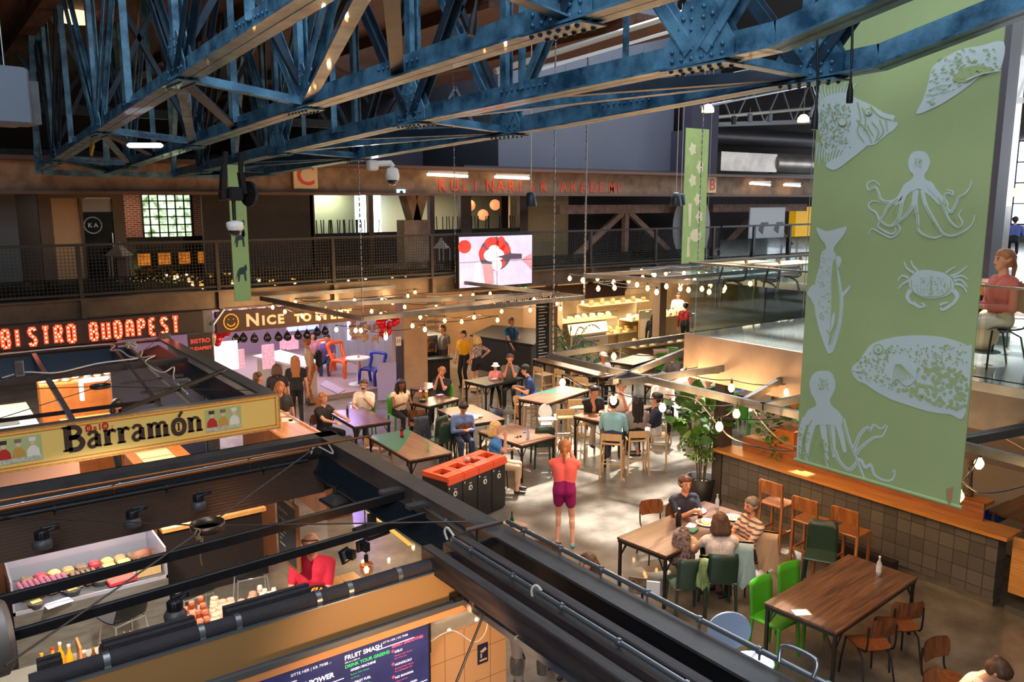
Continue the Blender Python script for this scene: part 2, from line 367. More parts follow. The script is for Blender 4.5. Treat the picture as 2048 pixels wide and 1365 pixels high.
# dark recess under the grey box on the mezzanine with old timber truss
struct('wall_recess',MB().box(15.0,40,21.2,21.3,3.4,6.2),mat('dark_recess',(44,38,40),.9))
struct('wall_room_kitchen',MB().box(14.9,17.2,20.6,20.7,3.4,5.6),mat('cream_room',(206,182,140),.8))
tw=mat('old_timber',(128,100,88),.8,var=.3,vs=5)
for i,(x0,x1,y) in enumerate(((15.2,20.6,18.7),(21.8,27,18.7))):
    t=thing('timber_truss',['old brown timber truss under the slate-grey volume, left of the small banner','old brown timber truss with crossing struts right of the small banner'][i],'beam',(0,0,0))
    MB().beam((x0,y,4.98),(x1,y,4.98),.2,.26).build('tie_beam',tw,t)
    xm=(x0+x1)/2; w=(x1-x0)/4
    for k in (-1,1):
        MB().beam((xm+k*.15,y,4.86),(xm+k*w*1.6,y,3.5),.14,.16).build('strut',tw,t)
    MB().beam((xm,y,4.86),(xm,y,3.5),.16,.16).build('post',tw,t)
# railing on the far mezzanine
meshm=mat('railing_steel',(50,44,42),.5,.3)
t=thing('mezzanine_railing','long dark steel mesh railing along the far mezzanine edge','railing',(0,17.2,3.42))
MB().box(-4,20.5,-.03,.03,.98,1.03).build('top_rail',meshm,t); MB().box(-4,20.5,-.02,.02,.06,.1).build('bottom_rail',meshm,t)
for i in range(10):
    x=-.04+i*2.53-2.5
    MB().box(x-.035,x+.035,-.04,.04,-.38,1.0).build('post',meshm,t)
b=MB()
for i in range(int(22.5/.065)): x=-2+i*.065; b.box(x-.0035,x+.0035,-.003,.003,.1,.98)
for i in range(14): z=.1+i*.065; b.box(-4,20.5,-.006,-.002,z-.0035,z+.0035)
b.build('wire_mesh',meshm,t)
b=MB().box(-4,20.5,.05,.06,.02,.38); b.build('glass_kick_panel',dkglass,t)
t=thing('upper_railing','black post railing right of the small green banner on the far mezzanine','railing',(0,17.2,3.42))
MB().box(20.6,40,-.03,.03,.98,1.04).build('top_rail',blk,t)
for i in range(8):
    x=22.2+i*1.9; MB().box(x-.05,x+.05,-.03,.03,0,1).build('post',blk,t)
MB().box(20.6,40,.03,.04,0,.6).build('glass_panel',dkglass,t)
# right-hand mezzanine (glass edge)
slabm=mat('beige_fascia',(158,136,120),.7,var=.08)
b=MB().box(8.8,16,-3,7.88,3.3,3.4); struct('floor_right_mezzanine',b,mat('glossy_grey_floor',(132,134,134),.16,var=.2,vs=2,coat=.5))
b=MB().box(8.74,8.8,4.7,7.88,2.78,3.4).box(8.8,16,7.82,7.88,2.78,3.4); struct('trim_5',b,slabm)
b=MB().box(8.8,16,-3,7.8,2.9,3.3); struct('floor_right_mezzanine_soffit',b,blk2)
b=MB().box(9.0,9.06,-3,4.7,2.9,3.4); struct('trim_6',b,mat('black_fascia',(32,28,28),.5))
t=thing('glass_railing','frameless glass railing around the corner of the right-hand mezzanine','railing',(8.8,7.88,3.4))
for i in range(3): MB().box(.0,.014,-1.95-i*1.98,-.02-i*1.98,0,.98).build('glass_panel',glass,t)
for i in range(4): MB().box(.02+i*1.7,1.69+i*1.7,-.014,0,0,.98).build('glass_panel',glass,t)
MB().box(-.02,.03,-6,0,.98,1.0).box(0,7,-.03,.02,.98,1.0).build('handrail',mat('brushed_rail',(170,160,150),.3,.8),t)
# outer walls/roof far right: concrete wall with tall bright windows
b=MB().box(40,40.3,-5,36,0,14); struct('wall_right',b,mat('grey_concrete_wall',(120,118,116),.8,var=.2,vs=1))
b=MB().box(-8,44,35.8,36,0,14); struct('wall_rear',b,mat('dark_rear_wall',(52,44,40),.9))
b=MB().box(-8,-7.8,-5,36,0,14); struct('wall_left',b,mat('dark_rear_wall2',(60,54,50),.9))
b=MB().box(-8,44,-5.2,-5,0,14); struct('wall_near',b,mat('near_wall',(120,116,110),.9))
# under-mezzanine rear wall with small windows
b=MB().box(-8,40,30,30.2,0,3.1); struct('wall_ground_rear',b,mat('warm_dark_wall',(70,52,42),.8))
# roof with skylight openings (never seen directly, it shapes the daylight)
rf=MB()
Zr=12.2
xs=[(-8,11.2),(20,44)]
for a,c in xs: rf.box(a,c,-5,36,Zr,Zr+.15)
rf.box(11.2,20,-5,7.5,Zr,Zr+.15).box(11.2,20,21.5,36,Zr,Zr+.15)
for i in range(7): y=8.6+i*2.1; rf.box(11.2,20,y,y+.62,Zr,Zr+.15)
for i in range(4): x=13+i*1.9; rf.box(x,x+.35,7.5,21.5,Zr,Zr+.15)
struct('roof',rf,mat('roof_dark',(50,46,44),.9))
# ================================================================ CAMERA / LIGHT
cd=bpy.data.cameras.new('camera'); co=bpy.data.objects.new('camera',cd); COL.objects.link(co); SC.camera=co
cd.sensor_width=36; cd.lens=FPX/2048*36; cd.clip_start=.05; cd.clip_end=200
co.location=CAM; co.rotation_euler=(R(90)-PIT,0,-AZ)
w=bpy.data.worlds.new('world'); SC.world=w; w.use_nodes=True
w.node_tree.nodes['Background'].inputs[0].default_value=(.75,.86,1,1); w.node_tree.nodes['Background'].inputs[1].default_value=1.5
sun=light('sun','SUN',(20,20,30),10.5,(1,.96,.88),R(2.2)); sd=Vector((.40,.36,.95)); sun.rotation_euler=sd.to_track_quat('Z','Y').to_euler()
light('skylight_main','AREA',(15.5,14.5,12.0),950,(.80,.90,1),8.5,(0,0,0),sy=13)
light('skylight_near','AREA',(3.,3.,11.5),520,(.76,.87,1),7,(0,0,0),sy=7)
light('skylight_right','AREA',(24,4,11.5),600,(.85,.92,1),8,(0,0,0),sy=8)
light('front_fill','AREA',(-3,-2.5,9.5),480,(.88,.93,1),6,sy=6,target=(6,7,4))  # unseen fill added to brighten the banner and girder from the camera side
light('tall_window_light','AREA',(36,6,8),500,(.9,.95,1),6,(0,R(90),0),sy=6)
SC.view_settings.view_transform='Standard'; SC.view_settings.look='None'; SC.view_settings.exposure=.8; SC.view_settings.gamma=1; SC.view_settings.use_curve_mapping=False
SC.cycles.use_denoising=True; SC.cycles.sample_clamp_indirect=4; SC.cycles.sample_clamp_direct=0; SC.cycles.max_bounces=6; SC.cycles.diffuse_bounces=3; SC.cycles.glossy_bounces=3; SC.cycles.transparent_max_bounces=12; SC.cycles.transmission_bounces=4
SC.cycles.caustics_reflective=False; SC.cycles.caustics_refractive=False; SC.cycles.use_adaptive_sampling=True; SC.cycles.adaptive_threshold=.02
# ================================================================ BLUE CRANE GIRDER
def spl(pts,n=6,close=False):
    P=[Vector((*p,0)) if len(p)==2 else Vector(p) for p in pts]; N=len(P); o=[]
    rng=range(N if close else N-1)
    for i in rng:
        if close: a,b,c,d=P[i-1],P[i],P[(i+1)%N],P[(i+2)%N]
        else: a,b,c,d=P[max(i-1,0)],P[i],P[i+1],P[min(i+2,N-1)]
        for k in range(n):
            t=k/n; o.append(.5*((2*b)+(c-a)*t+(2*a-5*b+4*c-d)*t*t+(3*b-a-3*c+d)*t**3))
    if not close: o.append(P[-1])
    return [(v.x,v.y) if len(pts[0])==2 else v for v in o]
GX=[2.07,3.19,4.39,5.59]
GZ=[[(17.2,5.77),(8.1,6.25),(4.2,6.44),(-1,6.6)],[(17.2,5.73),(7.7,6.10),(2.9,6.26),(-1,6.4)],[(17.2,5.69),(7.8,6.03),(3.9,6.13),(3.3,6.15),(2.46,6.32),(-1,7.2)],[(17.2,5.67),(6.8,6.0),(3.8,6.13),(3.34,6.15),(2.42,6.36),(-1,7.3)]]
def chz(k,y):
    P=GZ[k]
    for (a,b),(c,d) in zip(P,P[1:]):
        if c<=y<=a: t=(a-y)/(a-c); return b+(d-b)*t
    return P[0][1]
NY=[15.5,11.65,7.8,3.9,0.2]; TOPZ=8.45
gt=thing('crane_girder','big riveted blue steel lattice girder crossing the hall overhead','girder',(0,0,0))
def rivrow(b,p,q,n,nrm,r=.014):
    p=Vector(p);q=Vector(q);nrm=Vector(nrm)
    for i in range(n):
        c=p+(q-p)*((i+.5)/n); b.ball(c,r,6,4)
rv=MB()
for k,x in enumerate(GX):
    P=[(x,y,z) for y,z in GZ[k]]
    for s in (-1,1):
        b=MB()
        for a,c in zip(P,P[1:]):
            a=Vector(a)+Vector((s*.012,0,0));c=Vector(c)+Vector((s*.012,0,0))
            b.beam(a+Vector((s*.045,0,.008)),c+Vector((s*.045,0,.008)),.09,.016).beam(a+Vector((0,0,.085)),c+Vector((0,0,.085)),.016,.17)
        b.build('bottom_chord',steelblue,gt)
    b=MB(); b.beam((x,17.2,TOPZ-.9),(x,15.5,TOPZ),.16,.14).beam((x,15.5,TOPZ),(x,-1,TOPZ),.18,.16); b.build('top_chord',steelblue,gt)
    b=MB(); b.angle((x,17.2,5.72),(x,17.2,TOPZ-.9),.1,.02).angle((x-.05,17.2,5.72),(x-.05,16.3,TOPZ-.5),.08,.02); b.build('end_post',steelblue,gt)
    for i,y in enumerate(NY):
        z=chz(k,y)
        b=MB()
        for s in (-1,1): b.beam((x+s*.045,y,z),(x+s*.045,y,TOPZ),.012,.11,(0,1,0)).beam((x+s*.02,y+s*.05,z),(x+s*.02,y+s*.05,TOPZ),.05,.012,(0,1,0))
        b.build('post',steelblue,gt)
        if True:
            for dy in (-1.95,1.95):
                if y+dy>16.5: dy=1.2
                b=MB()
                for s in (-1,1): b.beam((x+s*.05,y+dy*.03,z+.1),(x+s*.05,y+dy,TOPZ),.012,.1,(0,1,0)).beam((x+s*.035,y+dy*.03+.045,z+.1),(x+s*.035,y+dy+.045,TOPZ),.05,.01,(0,1,0))
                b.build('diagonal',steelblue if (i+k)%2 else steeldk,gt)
        b=MB()
        for s in (-1,1):
            b.prism([(-.3,-.0),(.3,-.0),(.3,.14),(.12,.42),(-.12,.42),(-.3,.14)],(x+s*.03,y,z),(0,1,0),(0,0,1),.012*s)
        b.box(x-.1,x+.1,y-.28,y+.28,z-.014,z-.002)
        b.build('gusset_plate',steelblue,gt)
        for s in (-1,1):
            for (a,c,n) in (((-.26,.05),(.26,.05),6),((-.26,.11),(.26,.11),6),((-.05,.2),(-.05,.4),3),((.05,.2),(.05,.4),3),((-.2,.16),(-.11,.34),3),((.2,.16),(.11,.34),3)):
                rivrow(rv,(x+s*.045,y+a[0],z+a[1]),(x+s*.045,y+c[0],z+c[1]),n,(s,0,0),.017)
            rivrow(rv,(x+s*.06,y-.25,z-.016),(x+s*.06,y+.25,z-.016),6,(0,0,-1),.017)
    # secondary short webs
    for y in (13.6,9.7,5.85):
        z=chz(k,y); MB().angle((x,y,z+.1),(x,y,TOPZ),.07,.012,1,(0,1,0)).build('hanger',steelblue,gt)
        rivrow(rv,(x-.03,y-.35,z+.11),(x-.03,y+.35,z+.11),9,(1,0,0),.013)
rv.build('rivet_heads',rivm,gt)
for (k0,k1) in ((0,1),(3,2)):
    for y in NY[:4]:
        a=(GX[k0],y,chz(k0,y)+.01)
        for dy in (-.1,2.0,3.85):
            yy=min(y+dy,17.1); c=(GX[k1],yy,chz(k1,yy)+.01); sx=1 if k0==0 else -1
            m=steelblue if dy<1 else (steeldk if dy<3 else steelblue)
            MB().beam((a[0],a[1],a[2]+.02),(c[0],c[1],c[2]+.02),.10,.012).beam((a[0],a[1]+.05,a[2]+.06),(c[0],c[1]+.05,c[2]+.06),.012,.09).build('lateral_brace',m,gt)
for k0,k1 in ((0,1),(2,3),(1,2)):
    MB().beam((GX[k0],17.2,5.75),(GX[k1],17.2,5.72),.1,.1).build('end_beam',steelblue,gt)
    for y in NY: MB().beam((GX[k0],y,TOPZ),(GX[k1],y,TOPZ),.1,.1).build('top_strut',steelblue,gt)
    for y0,y1 in zip(NY,NY[1:]): MB().beam((GX[k0],y0,TOPZ),(GX[k1],y1,TOPZ),.08,.06).build('top_brace',steelblue,gt)
# inner X bracing between trusses (cross frames)
for y in NY[:3]:
    for k0,k1 in ((0,1),(2,3)):
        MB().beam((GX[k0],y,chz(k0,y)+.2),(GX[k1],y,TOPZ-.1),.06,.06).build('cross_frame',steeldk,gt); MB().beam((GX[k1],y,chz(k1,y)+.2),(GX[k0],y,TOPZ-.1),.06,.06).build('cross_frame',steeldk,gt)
# side pipe on chord D
pa=[(GX[3]+.1,y,chz(3,y)+.19) for y in (17,12,7.8,3.9)]
tag(MB().tube(pa,.016).build('conduit',galv),'thin grey conduit clipped on top of the rearmost blue girder chord','conduit')
# wall-side crane rail girder behind, dark
b=MB().box(-4,40,24,24.2,6.1,6.5)
tag(b.build('rail_beam',steeldk),'dark steel crane rail beam on the far wall above the mezzanine','beam')
# second lattice beam beyond (dark, parallel to the mezzanine)
t=thing('roof_truss','dark blue secondary lattice truss behind the big girder','girder',(0,0,0))
MB().beam((1.0,18.6,7.0),(12.5,18.6,7.0),.12,.18).build('bottom_chord',steeldk,t)
for i in range(8):
    x=1.2+i*1.4; MB().beam((x,18.6,7.0),(x+.7,18.6,8.1),.07,.07).build('diagonal',steeldk,t); MB().beam((x+.7,18.6,8.1),(x+1.4,18.6,7.0),.07,.07).build('diagonal',steeldk,t)
# ================================================================ GREEN BANNER
BX=6.7
bang=mat('banner_green_cloth',(172,190,132),.75,bump=.12,bs=6,var=.05,vs=1.2)
bw_=mat('banner_white_print',(206,220,218),.8)
_a=atX(1652,120,BX); _b=atX(1592,925,BX); _c=atX(1918,1018,BX)
YL=_b.y; YR=_c.y; ZB=(_b.z+_c.z)/2
bt=thing('fish_banner','huge hanging green banner printed with white octopuses, fishes and a crab','banner',(BX,(YL+YR)/2,ZB))
n=30; vs=[];fs=[]
for i in range(n+1):
    for j in range(11):
        z=ZB+(7.9-ZB)*i/n; y=YL+(YR-YL)*j/10; x=BX+.012*sin(j*1.1+i*.13)*min(1,i/8)*0
        vs.append((x,y,z))
for i in range(n):
    for j in range(10): a=i*11+j; fs.append((a,a+1,a+12,a+11))
b=MB(); b.box(BX,BX+.012,YR,YL,ZB,7.9); o=b.build('cloth',bang); o.parent=bt; o.matrix_parent_inverse=Matrix.Translation(-Vector(bt.location))
def child(o,p): o.parent=p; o.matrix_parent_inverse=Matrix.Translation(-Vector(p.location)); return o
child(MB().cyl((BX,YR-.02,ZB+.02),(BX,YL+.02,ZB+.02),.016).build('bottom_rod',bang),bt)
child(MB().cyl((BX,YR,7.9),(BX,YL,7.9),.03).build('top_bar',blk),bt)
bO=(BX-.002,0,0); bU=(0,-1,0); bV=(0,0,1)
def bp(p): q=atX(p[0],p[1],BX); return (-q.y,max(q.z,ZB+.02))
SCB=(YL-YR)/330.  # metres per photo pixel on the banner, roughly
prn=MB(); grn=MB()
_lc=[0]
def _j():
    _lc[0]+=1; return (_lc[0]%41)*.00005
def fill(pts,n=5,m=None,lift=.0): 
    q=[bp(p) for p in spl(pts,n,True)]
    # orientation
    A=sum(q[i-1][0]*q[i][1]-q[i][0]*q[i-1][1] for i in range(len(q)))
    if A<0: q=q[::-1]
    (m or prn).prism(q,(BX-.001-lift-_j(),0,0),bU,bV,.0015)
def line(pts,w0,w1=None,m=None,n=5,lift=0.):
    s=spl(pts,n); q=[bp(p) for p in s]; w1=w0 if w1 is None else w1; W=[(w0+(w1-w0)*i/(len(q)-1))*SCB for i in range(len(q))]
    (m or prn).stroke(q,W,(BX-.001-lift-_j(),0,0),bU,bV,.0015)
def dot(x,y,r,m=None,lift=0.,k=8):
    fill([(x+r*cos(2*pi*i/k),y+r*sin(2*pi*i/k)) for i in range(k)],1,m,lift)
G=lambda *a,**k: line(*a,m=grn,lift=.005,**k)
# octopus centre
fill([(1838,302),(1852,306),(1860,322),(1856,340),(1849,350),(1852,360),(1865,366),(1874,385),(1880,410),(1868,400),(1850,384),(1838,378),(1822,384),(1805,402),(1790,412),(1797,392),(1808,370),(1822,360),(1827,350),(1819,340),(1817,322),(1824,306)])
for i in range(26): dot(1838+random.uniform(-8,8),325+random.uniform(-9,9),random.uniform(.6,1.3),grn,.005,5)
T=[[(1812,372),(1796,398),(1778,412),(1768,430),(1756,452),(1768,462),(1784,468),(1792,462),(1790,455)],[(1815,378),(1805,405),(1800,430),(1790,448),(1775,452),(1760,440),(1752,425),(1740,418),(1738,408),(1748,402),(1760,405)],
[(1830,382),(1826,410),(1812,432),(1796,445),(1800,460),(1784,475),(1765,468),(1745,458),(1738,468)],[(1834,380),(1832,410),(1836,440),(1838,462),(1852,472),(1868,476),(1885,470),(1878,460)],
[(1845,380),(1852,410),(1868,440),(1885,466),(1905,472),(1930,462),(1945,448),(1950,430)],[(1858,372),(1878,395),(1890,420),(1898,440),(1915,455),(1925,446),(1918,430),(1925,420)],
[(1862,372),(1885,400),(1900,425),(1912,410),(1918,395),(1930,388),(1940,375),(1944,360)],[(1805,395),(1780,405),(1762,400),(1757,385),(1750,375),(1738,380),(1735,368),(1748,362),(1760,372)],[(1872,400),(1882,405),(1895,410),(1888,395),(1895,386),(1905,390),(1905,383),(1893,380)]]
for q in T: line(q,7.5,1.5); G(q[1:6],1.2,.5)
for x,y in ((1795,425),(1800,440),(1835,430),(1838,450),(1872,450),(1895,462),(1912,440)):
    for k in range(5): dot(x+random.uniform(-8,8),y+random.uniform(-8,8),1.5,grn,.005,6)
# octopus at the bottom left
fill([(1645,742),(1662,745),(1671,765),(1668,785),(1660,800),(1664,812),(1676,822),(1686,838),(1680,852),(1660,850),(1640,850),(1620,852),(1606,846),(1616,822),(1632,812),(1630,800),(1622,785),(1620,762),(1630,746)])
for q in ([(1612,838),(1601,870),(1598,905),(1597,928)],[(1626,845),(1617,880),(1614,915)],[(1645,848),(1650,880),(1655,920)],[(1662,846),(1666,880),(1668,915)],[(1672,836),(1682,868),(1690,905)]): line(q,16,7)
for i in range(40): dot(1648+random.uniform(-10,10),770+random.uniform(-12,12),random.uniform(.8,1.6),grn,.005,5)
for q in ([(1686,838),(1698,880),(1712,915),(1722,940),(1733,962),(1750,968)],[(1706,902),(1712,890),(1720,870),(1735,855),(1740,862),(1748,850),(1762,858),(1772,850)],[(1712,908),(1718,900),(1735,885),(1750,875),(1765,872),(1775,852)],[(1670,900),(1680,925),(1700,940),(1720,920),(1730,935),(1742,930),(1748,948),(1760,958),(1778,962),(1788,955),(1790,940),(1785,945)],[(1610,905),(1618,935),(1638,948),(1655,935),(1648,915)],[(1595,920),(1605,934),(1622,930)]): line(q,8.5,2.0); G(q[:4],1.4,.6)
for k in range(46): dot(random.uniform(1598,1620),random.uniform(850,915),1.7,grn,.005,6)
for k in range(40): dot(random.uniform(1640,1664),random.uniform(880,925),1.8,grn,.005,6)
for q in ([(1640,850),(1630,880),(1625,910)],[(1660,850),(1664,880),(1668,910)],[(1625,840),(1612,865),(1604,895)]): G(q,2.4,1)
# salmon
fill([(1633,455),(1650,462),(1668,460),(1693,454),(1688,470),(1676,485),(1668,498),(1671,515),(1672,530),(1678,545),(1683,575),(1687,600),(1684,640),(1678,670),(1668,700),(1661,707),(1655,705),(1645,680),(1636,650),(1630,620),(1629,590),(1632,560),(1640,530),(1644,505),(1652,498),(1650,488),(1640,475)])
fill([(1630,570),(1615,585),(1622,598),(1631,610)]);fill([(1644,505),(1641,520),(1648,516)]);fill([(1674,513),(1683,518),(1680,532),(1676,535)]);fill([(1684,588),(1701,570),(1697,582),(1686,594)])
fill([(1672,520),(1676,560),(1680,600),(1677,640),(1668,675),(1661,690),(1662,650),(1664,600),(1664,560),(1667,525)],m=grn,lift=.005)
line([(1671,505),(1677,545),(1685,600),(1682,640),(1672,680)],2,lift=.0095)
for k in range(120): dot(random.uniform(1638,1662),random.uniform(500,640),random.uniform(.6,1.3),grn,.005,5)
fill([(1666,632),(1671,626),(1670,645),(1663,662)],lift=.0095); line([(1663,690),(1668,670),(1674,660)],1.5,lift=.0095); line([(1655,660),(1662,672),(1658,690)],1.5,m=grn,lift=.0095)
# crab
fill([(1824,552),(1834,543),(1850,540),(1870,542),(1890,547),(1902,556),(1908,566),(1908,576),(1900,588),(1885,595),(1865,598),(1845,596),(1830,588),(1820,575),(1818,562)])
for k in range(150):
    a=random.uniform(0,2*pi);r=random.random()**.5; dot(1864+36*r*cos(a),572+20*r*sin(a),random.uniform(.6,1.1),grn,.005,5)
G([(1824,560),(1826,580),(1842,592),(1864,594),(1888,590),(1902,575),(1902,560)],1.3); G([(1864,552),(1862,575),(1866,592)],1.0)
for q,w in (([(1822,580),(1815,592),(1820,604),(1832,610)],9),([(1826,605),(1838,614),(1850,612),(1843,606)],6),([(1906,580),(1915,592),(1908,606),(1895,614)],9),([(1900,612),(1886,620),(1880,616)],6),([(1880,610),(1890,606),(1897,606)],5),
 ([(1820,560),(1806,568),(1797,578)],5),([(1818,556),(1804,552),(1796,562)],5),([(1828,546),(1815,538),(1808,524)],5),([(1836,542),(1826,532),(1822,521)],4.5),([(1892,546),(1900,540),(1912,534)],4),([(1902,552),(1918,546),(1936,532)],4.5),([(1908,562),(1922,560),(1935,575)],5),([(1910,568),(1925,572),(1934,585)],5),([(1906,556),(1924,552),(1936,560)],4.5)): line(q,w,w*.4)
# box fish, lower right
fx=[(1704,745),(1706,733),(1718,722),(1730,705),(1742,690),(1765,680),(1800,673),(1840,671),(1880,674),(1912,682),(1935,692),(1944,702),(1930,830),(1900,829),(1860,824),(1820,812),(1785,800),(1755,785),(1730,768),(1715,762)]
fill(fx,4)
line([(1934,712),(1928,826)],7,7)
dot(1758,699,11,grn,.005,12); dot(1758,699,8,None,.0095,12); dot(1759,699,3.5,grn,.014,8)
G([(1706,742),(1718,745),(1728,742)],1.5)
random.seed(3)
for k in range(640):
    x=random.uniform(1715,1936);y=random.uniform(690,820)
    if (y-690)<(1765-x)*.55 or y>764+(x-1735)*.33 or (x-1804)**2+(y-738)**2<30**2 or (x-1758)**2+(y-699)**2<200 : continue
    rr=.8+ (1.6 if y>735 and x>1790 else .4)
    fill([(x+rr*(1.3+random.random()*.6)*cos(t*1.05+k),y+rr*(1.2+random.random()*.6)*sin(t*1.05+k)) for t in range(6)],1,grn,.005)
fill([(1792,722),(1808,722),(1826,728),(1835,745),(1828,765),(1812,772),(1795,758),(1782,770),(1790,745)],4,lift=.0095)
for i in range(9): line([(1794+i*1.2,728),(1790+i*4.6,748+i*.5),(1788+i*5,768-i*1.5)],1.0,m=grn,lift=.014)
# john dory, top left
fill([(1652,335-30),(1638,260),(1634,235),(1640,205),(1662,190),(1690,186),(1715,198),(1742,210),(1768,226),(1790,232),(1786,243),(1796,246),(1790,258),(1776,268),(1762,280),(1748,290),(1730,292),(1700,300),(1672,300)],4)
for i in range(13):
    a=(1640+i*5,205-i*1.2); line([a,(1640+i*5-10+i*1.5,185-i*1.0),(1640+i*4.5-14+i*3.0,170+8*sin(i*1.9))],4,1)
for i in range(10):
    line([(1636+i*6,285+i*1.5),(1634+i*5,305+i*2),(1632+i*5+i*1.2,322+i*1.2+6*sin(i*2.1))],4.5,1)
fill([(1700,292),(1735,290),(1700,320),(1670,340),(1652,332),(1660,322),(1680,312)],4)
for k in range(210):
    x=random.uniform(1640,1702);y=random.uniform(208,296)
    if (x-1686)**2+(y-244)**2<150: continue
    fill([(x-1.8,y),(x,y-1.5),(x+1.8,y),(x,y+1.2)],1,grn,.005)
dot(1686,244,10,grn,.005,12); dot(1686,244,7.5,None,.0095,12); dot(1738,224,8,grn,.005,12); dot(1738,225,6,None,.0095,12); dot(1740,225,2.5,grn,.014,8)
for q in ([(1716,205),(1722,235),(1716,262),(1730,285)],[(1726,215),(1732,240),(1728,262)],[(1742,212),(1760,232),(1785,240)],[(1745,245),(1758,262),(1750,285)],[(1760,240),(1768,262),(1756,280)],[(1715,240),(1735,262),(1745,286)],[(1772,236),(1776,262)],[(1735,250),(1748,272)]): G(q,2.6,1.2)
# ray, top right
fill([(1834,228),(1846,200),(1856,170),(1864,138),(1880,122),(1920,100),(1960,92),(2008,84),(2002,136),(1980,142),(1962,152),(1940,170),(1905,195),(1870,215)],4)
for k in range(150):
    x=random.uniform(1850,1955);y=random.uniform(118,215)
    if y>228-(x-1834)*.62 or y<215-(x-1838)*3.2: continue
    G([(x,y),(x+7,y-3)],1.2,.4,n=1)
for k in range(46): 
    x=random.uniform(1900,2000);y=random.uniform(100,150)
    G([(x,y),(x+3,y-3),(x+6,y),(x+5,y+3)],1.4,.8,n=2)
fill([(1905,160),(1930,135),(1960,132),(1990,138),(1960,150),(1935,165)],3,grn,.005)
line([(1935,160),(1965,148),(2003,141)],3,1.5,lift=.0095)
child(prn.build('printed_sea_creatures',bw_),bt); child(grn.build('printed_green_details',bang),bt)
# small banners
def smallbanner(name,x0,y0,x1,y1,Y,label,m):
    a=atY(x0,y1,Y); c=atY(x1,y1,Y); top=atY(x0,y0,Y)
    t=thing(name,label,'banner',(a.x,Y,a.z))
    w=c.x-a.x; h=top.z-a.z
    MB().box(0,w,0,.015,0,h).build('cloth',m,t); return t,w,h
gb2=mat('small_banner_green',(150,182,118),.75)
t,w_,h_=smallbanner('hanging_banner',470,330,503,604,11.5,'narrow pale green banner with dark animal drawings hanging from the pulley block',gb2)
b=MB()
for zz,k in ((.72,0),(.62,1),(.28,2)):
    bx=w_*.5; q=[(bx+dx*w_,h_*zz*.75+dz*w_*1.2) for dx,dz in ((-.35,-.3),(-.25,.1),(-.1,.28),(.12,.3),(.3,.45),(.34,.2),(.25,.05),(.27,-.4),(.18,-.4),(.12,-.05),(-.1,-.08),(-.16,-.42),(-.25,-.42),(-.24,-.1))]
    b.prism(q[::-1],(0,-.001,0),(1,0,0),(0,0,1),.003)
b.build('animal_print',mat('banner_navy_print',(44,64,66),.8),t)
t,w_,h_=smallbanner('hanging_banner',1363,255,1408,528,16.2,'narrow green banner with pale sea creature prints hanging left of the B board',mat('banner_worn_green',(140,160,96),.8,var=.1,vs=3))
b=MB()
b.prism([(w_*.2,h_*.05),(w_*.35,h_*.05),(w_*.3,h_*.15),(w_*.36,h_*.2),(w_*.22,h_*.2)],(0,-.002,0),(1,0,0),(0,0,1),.003)
b.prism([(w_*.45+w_*.25*cos(i*.7)+.12*w_,h_*.21+w_*.2*sin(i*.7)) for i in range(9)],(0,-.002,0),(1,0,0),(0,0,1),.003)
b.prism([(w_*.25,h_*.28),(w_*.33,h_*.28),(w_*.36,h_*.45),(w_*.2,h_*.45)],(0,-.002,0),(1,0,0),(0,0,1),.003)
for i,(u,v) in enumerate(((.7,.35),(.6,.48),(.35,.62),(.65,.72),(.3,.85))):
    b.prism([(w_*u+w_*(.12+.06*(k%2))*cos(k*.63),h_*v+w_*(.14+.07*(k%2))*sin(k*.63)) for k in range(10)],(0,-.002,0),(1,0,0),(0,0,1),.003)
b.build('sea_creature_print',mat('banner_cream_print',(196,186,150),.8),t)
# ================================================================ TV WALL
SY=17.0; p0=atY(919,577,SY); p1=atY(1064,470,SY); sw=p1.x-p0.x; sh=p1.z-p0.z
t=thing('video_wall','lit video screen of four panels showing sliced tomatoes on a plate','screen',(p0.x,SY,p0.z))
MB().box(-.03,sw+.03,.002,.14,-.03,sh+.03).build('housing',blk,t)
def em(nm,c,e=1.0,var=0,vs=3): return mat(nm,c,.5,emit=e*.3,ecol=c,var=var,vs=vs)
MB().box(0,sw,-.004,.002,0,sh).build('screen_picture',em('screen_lavender',(206,200,232),1.05,.12,3),t)
def scr(nm,m,polys,l):
    b=MB()
    for q in polys: b.prism([(x*sw,y*sh) for x,y in q],(0,-.004-l,0),(1,0,0),(0,0,1),.0015)
    b.build(nm,m,t)
ell=lambda cx,cy,rx,ry,n=20,a0=0: [(cx+rx*cos(2*pi*i/n),cy+ry*sin(2*pi*i/n)) for i in range(n)]
scr('pictured_plate',em('screen_plate',(74,82,104),.9),[ell(.48,.64,.22,.34)],.001)
scr('pictured_tomatoes',em('screen_red',(216,62,54),1.0,.3,6),[ell(.07,.81,.085,.13),ell(.43,.86,.1,.12),ell(.56,.84,.06,.15),ell(.31,.66,.055,.13),ell(.62,.72,.07,.1),ell(.57,.45,.05,.08)],.003)
scr('pictured_cheese',em('screen_white',(236,230,244),1.15),[ell(.46,.62,.14,.14),ell(.46,.74,.07,.08),ell(.5,.42,.07,.12),[(.2,.48),(.27,.5),(.28,.02),(.17,.02)]],.005)
scr('pictured_tongs',em('screen_pink',(212,150,160),.95,.2,5),[[(.3,.46),(.44,.44),(.46,.05),(.34,.02)],[(.84,.5),(.99,.62),(1,.25),(.92,.4)]],.005)
scr('pictured_knife',em('screen_knife',(84,64,84),.9),[[(.5,.58),(.68,.64),(.85,.62),(.85,.52),(.66,.52)]],.007)
b=MB().box(sw/2-.004,sw/2+.004,-.015,-.012,0,sh).box(0,sw,-.015,-.012,sh/2-.004,sh/2+.004); b.build('panel_joints',blk,t)
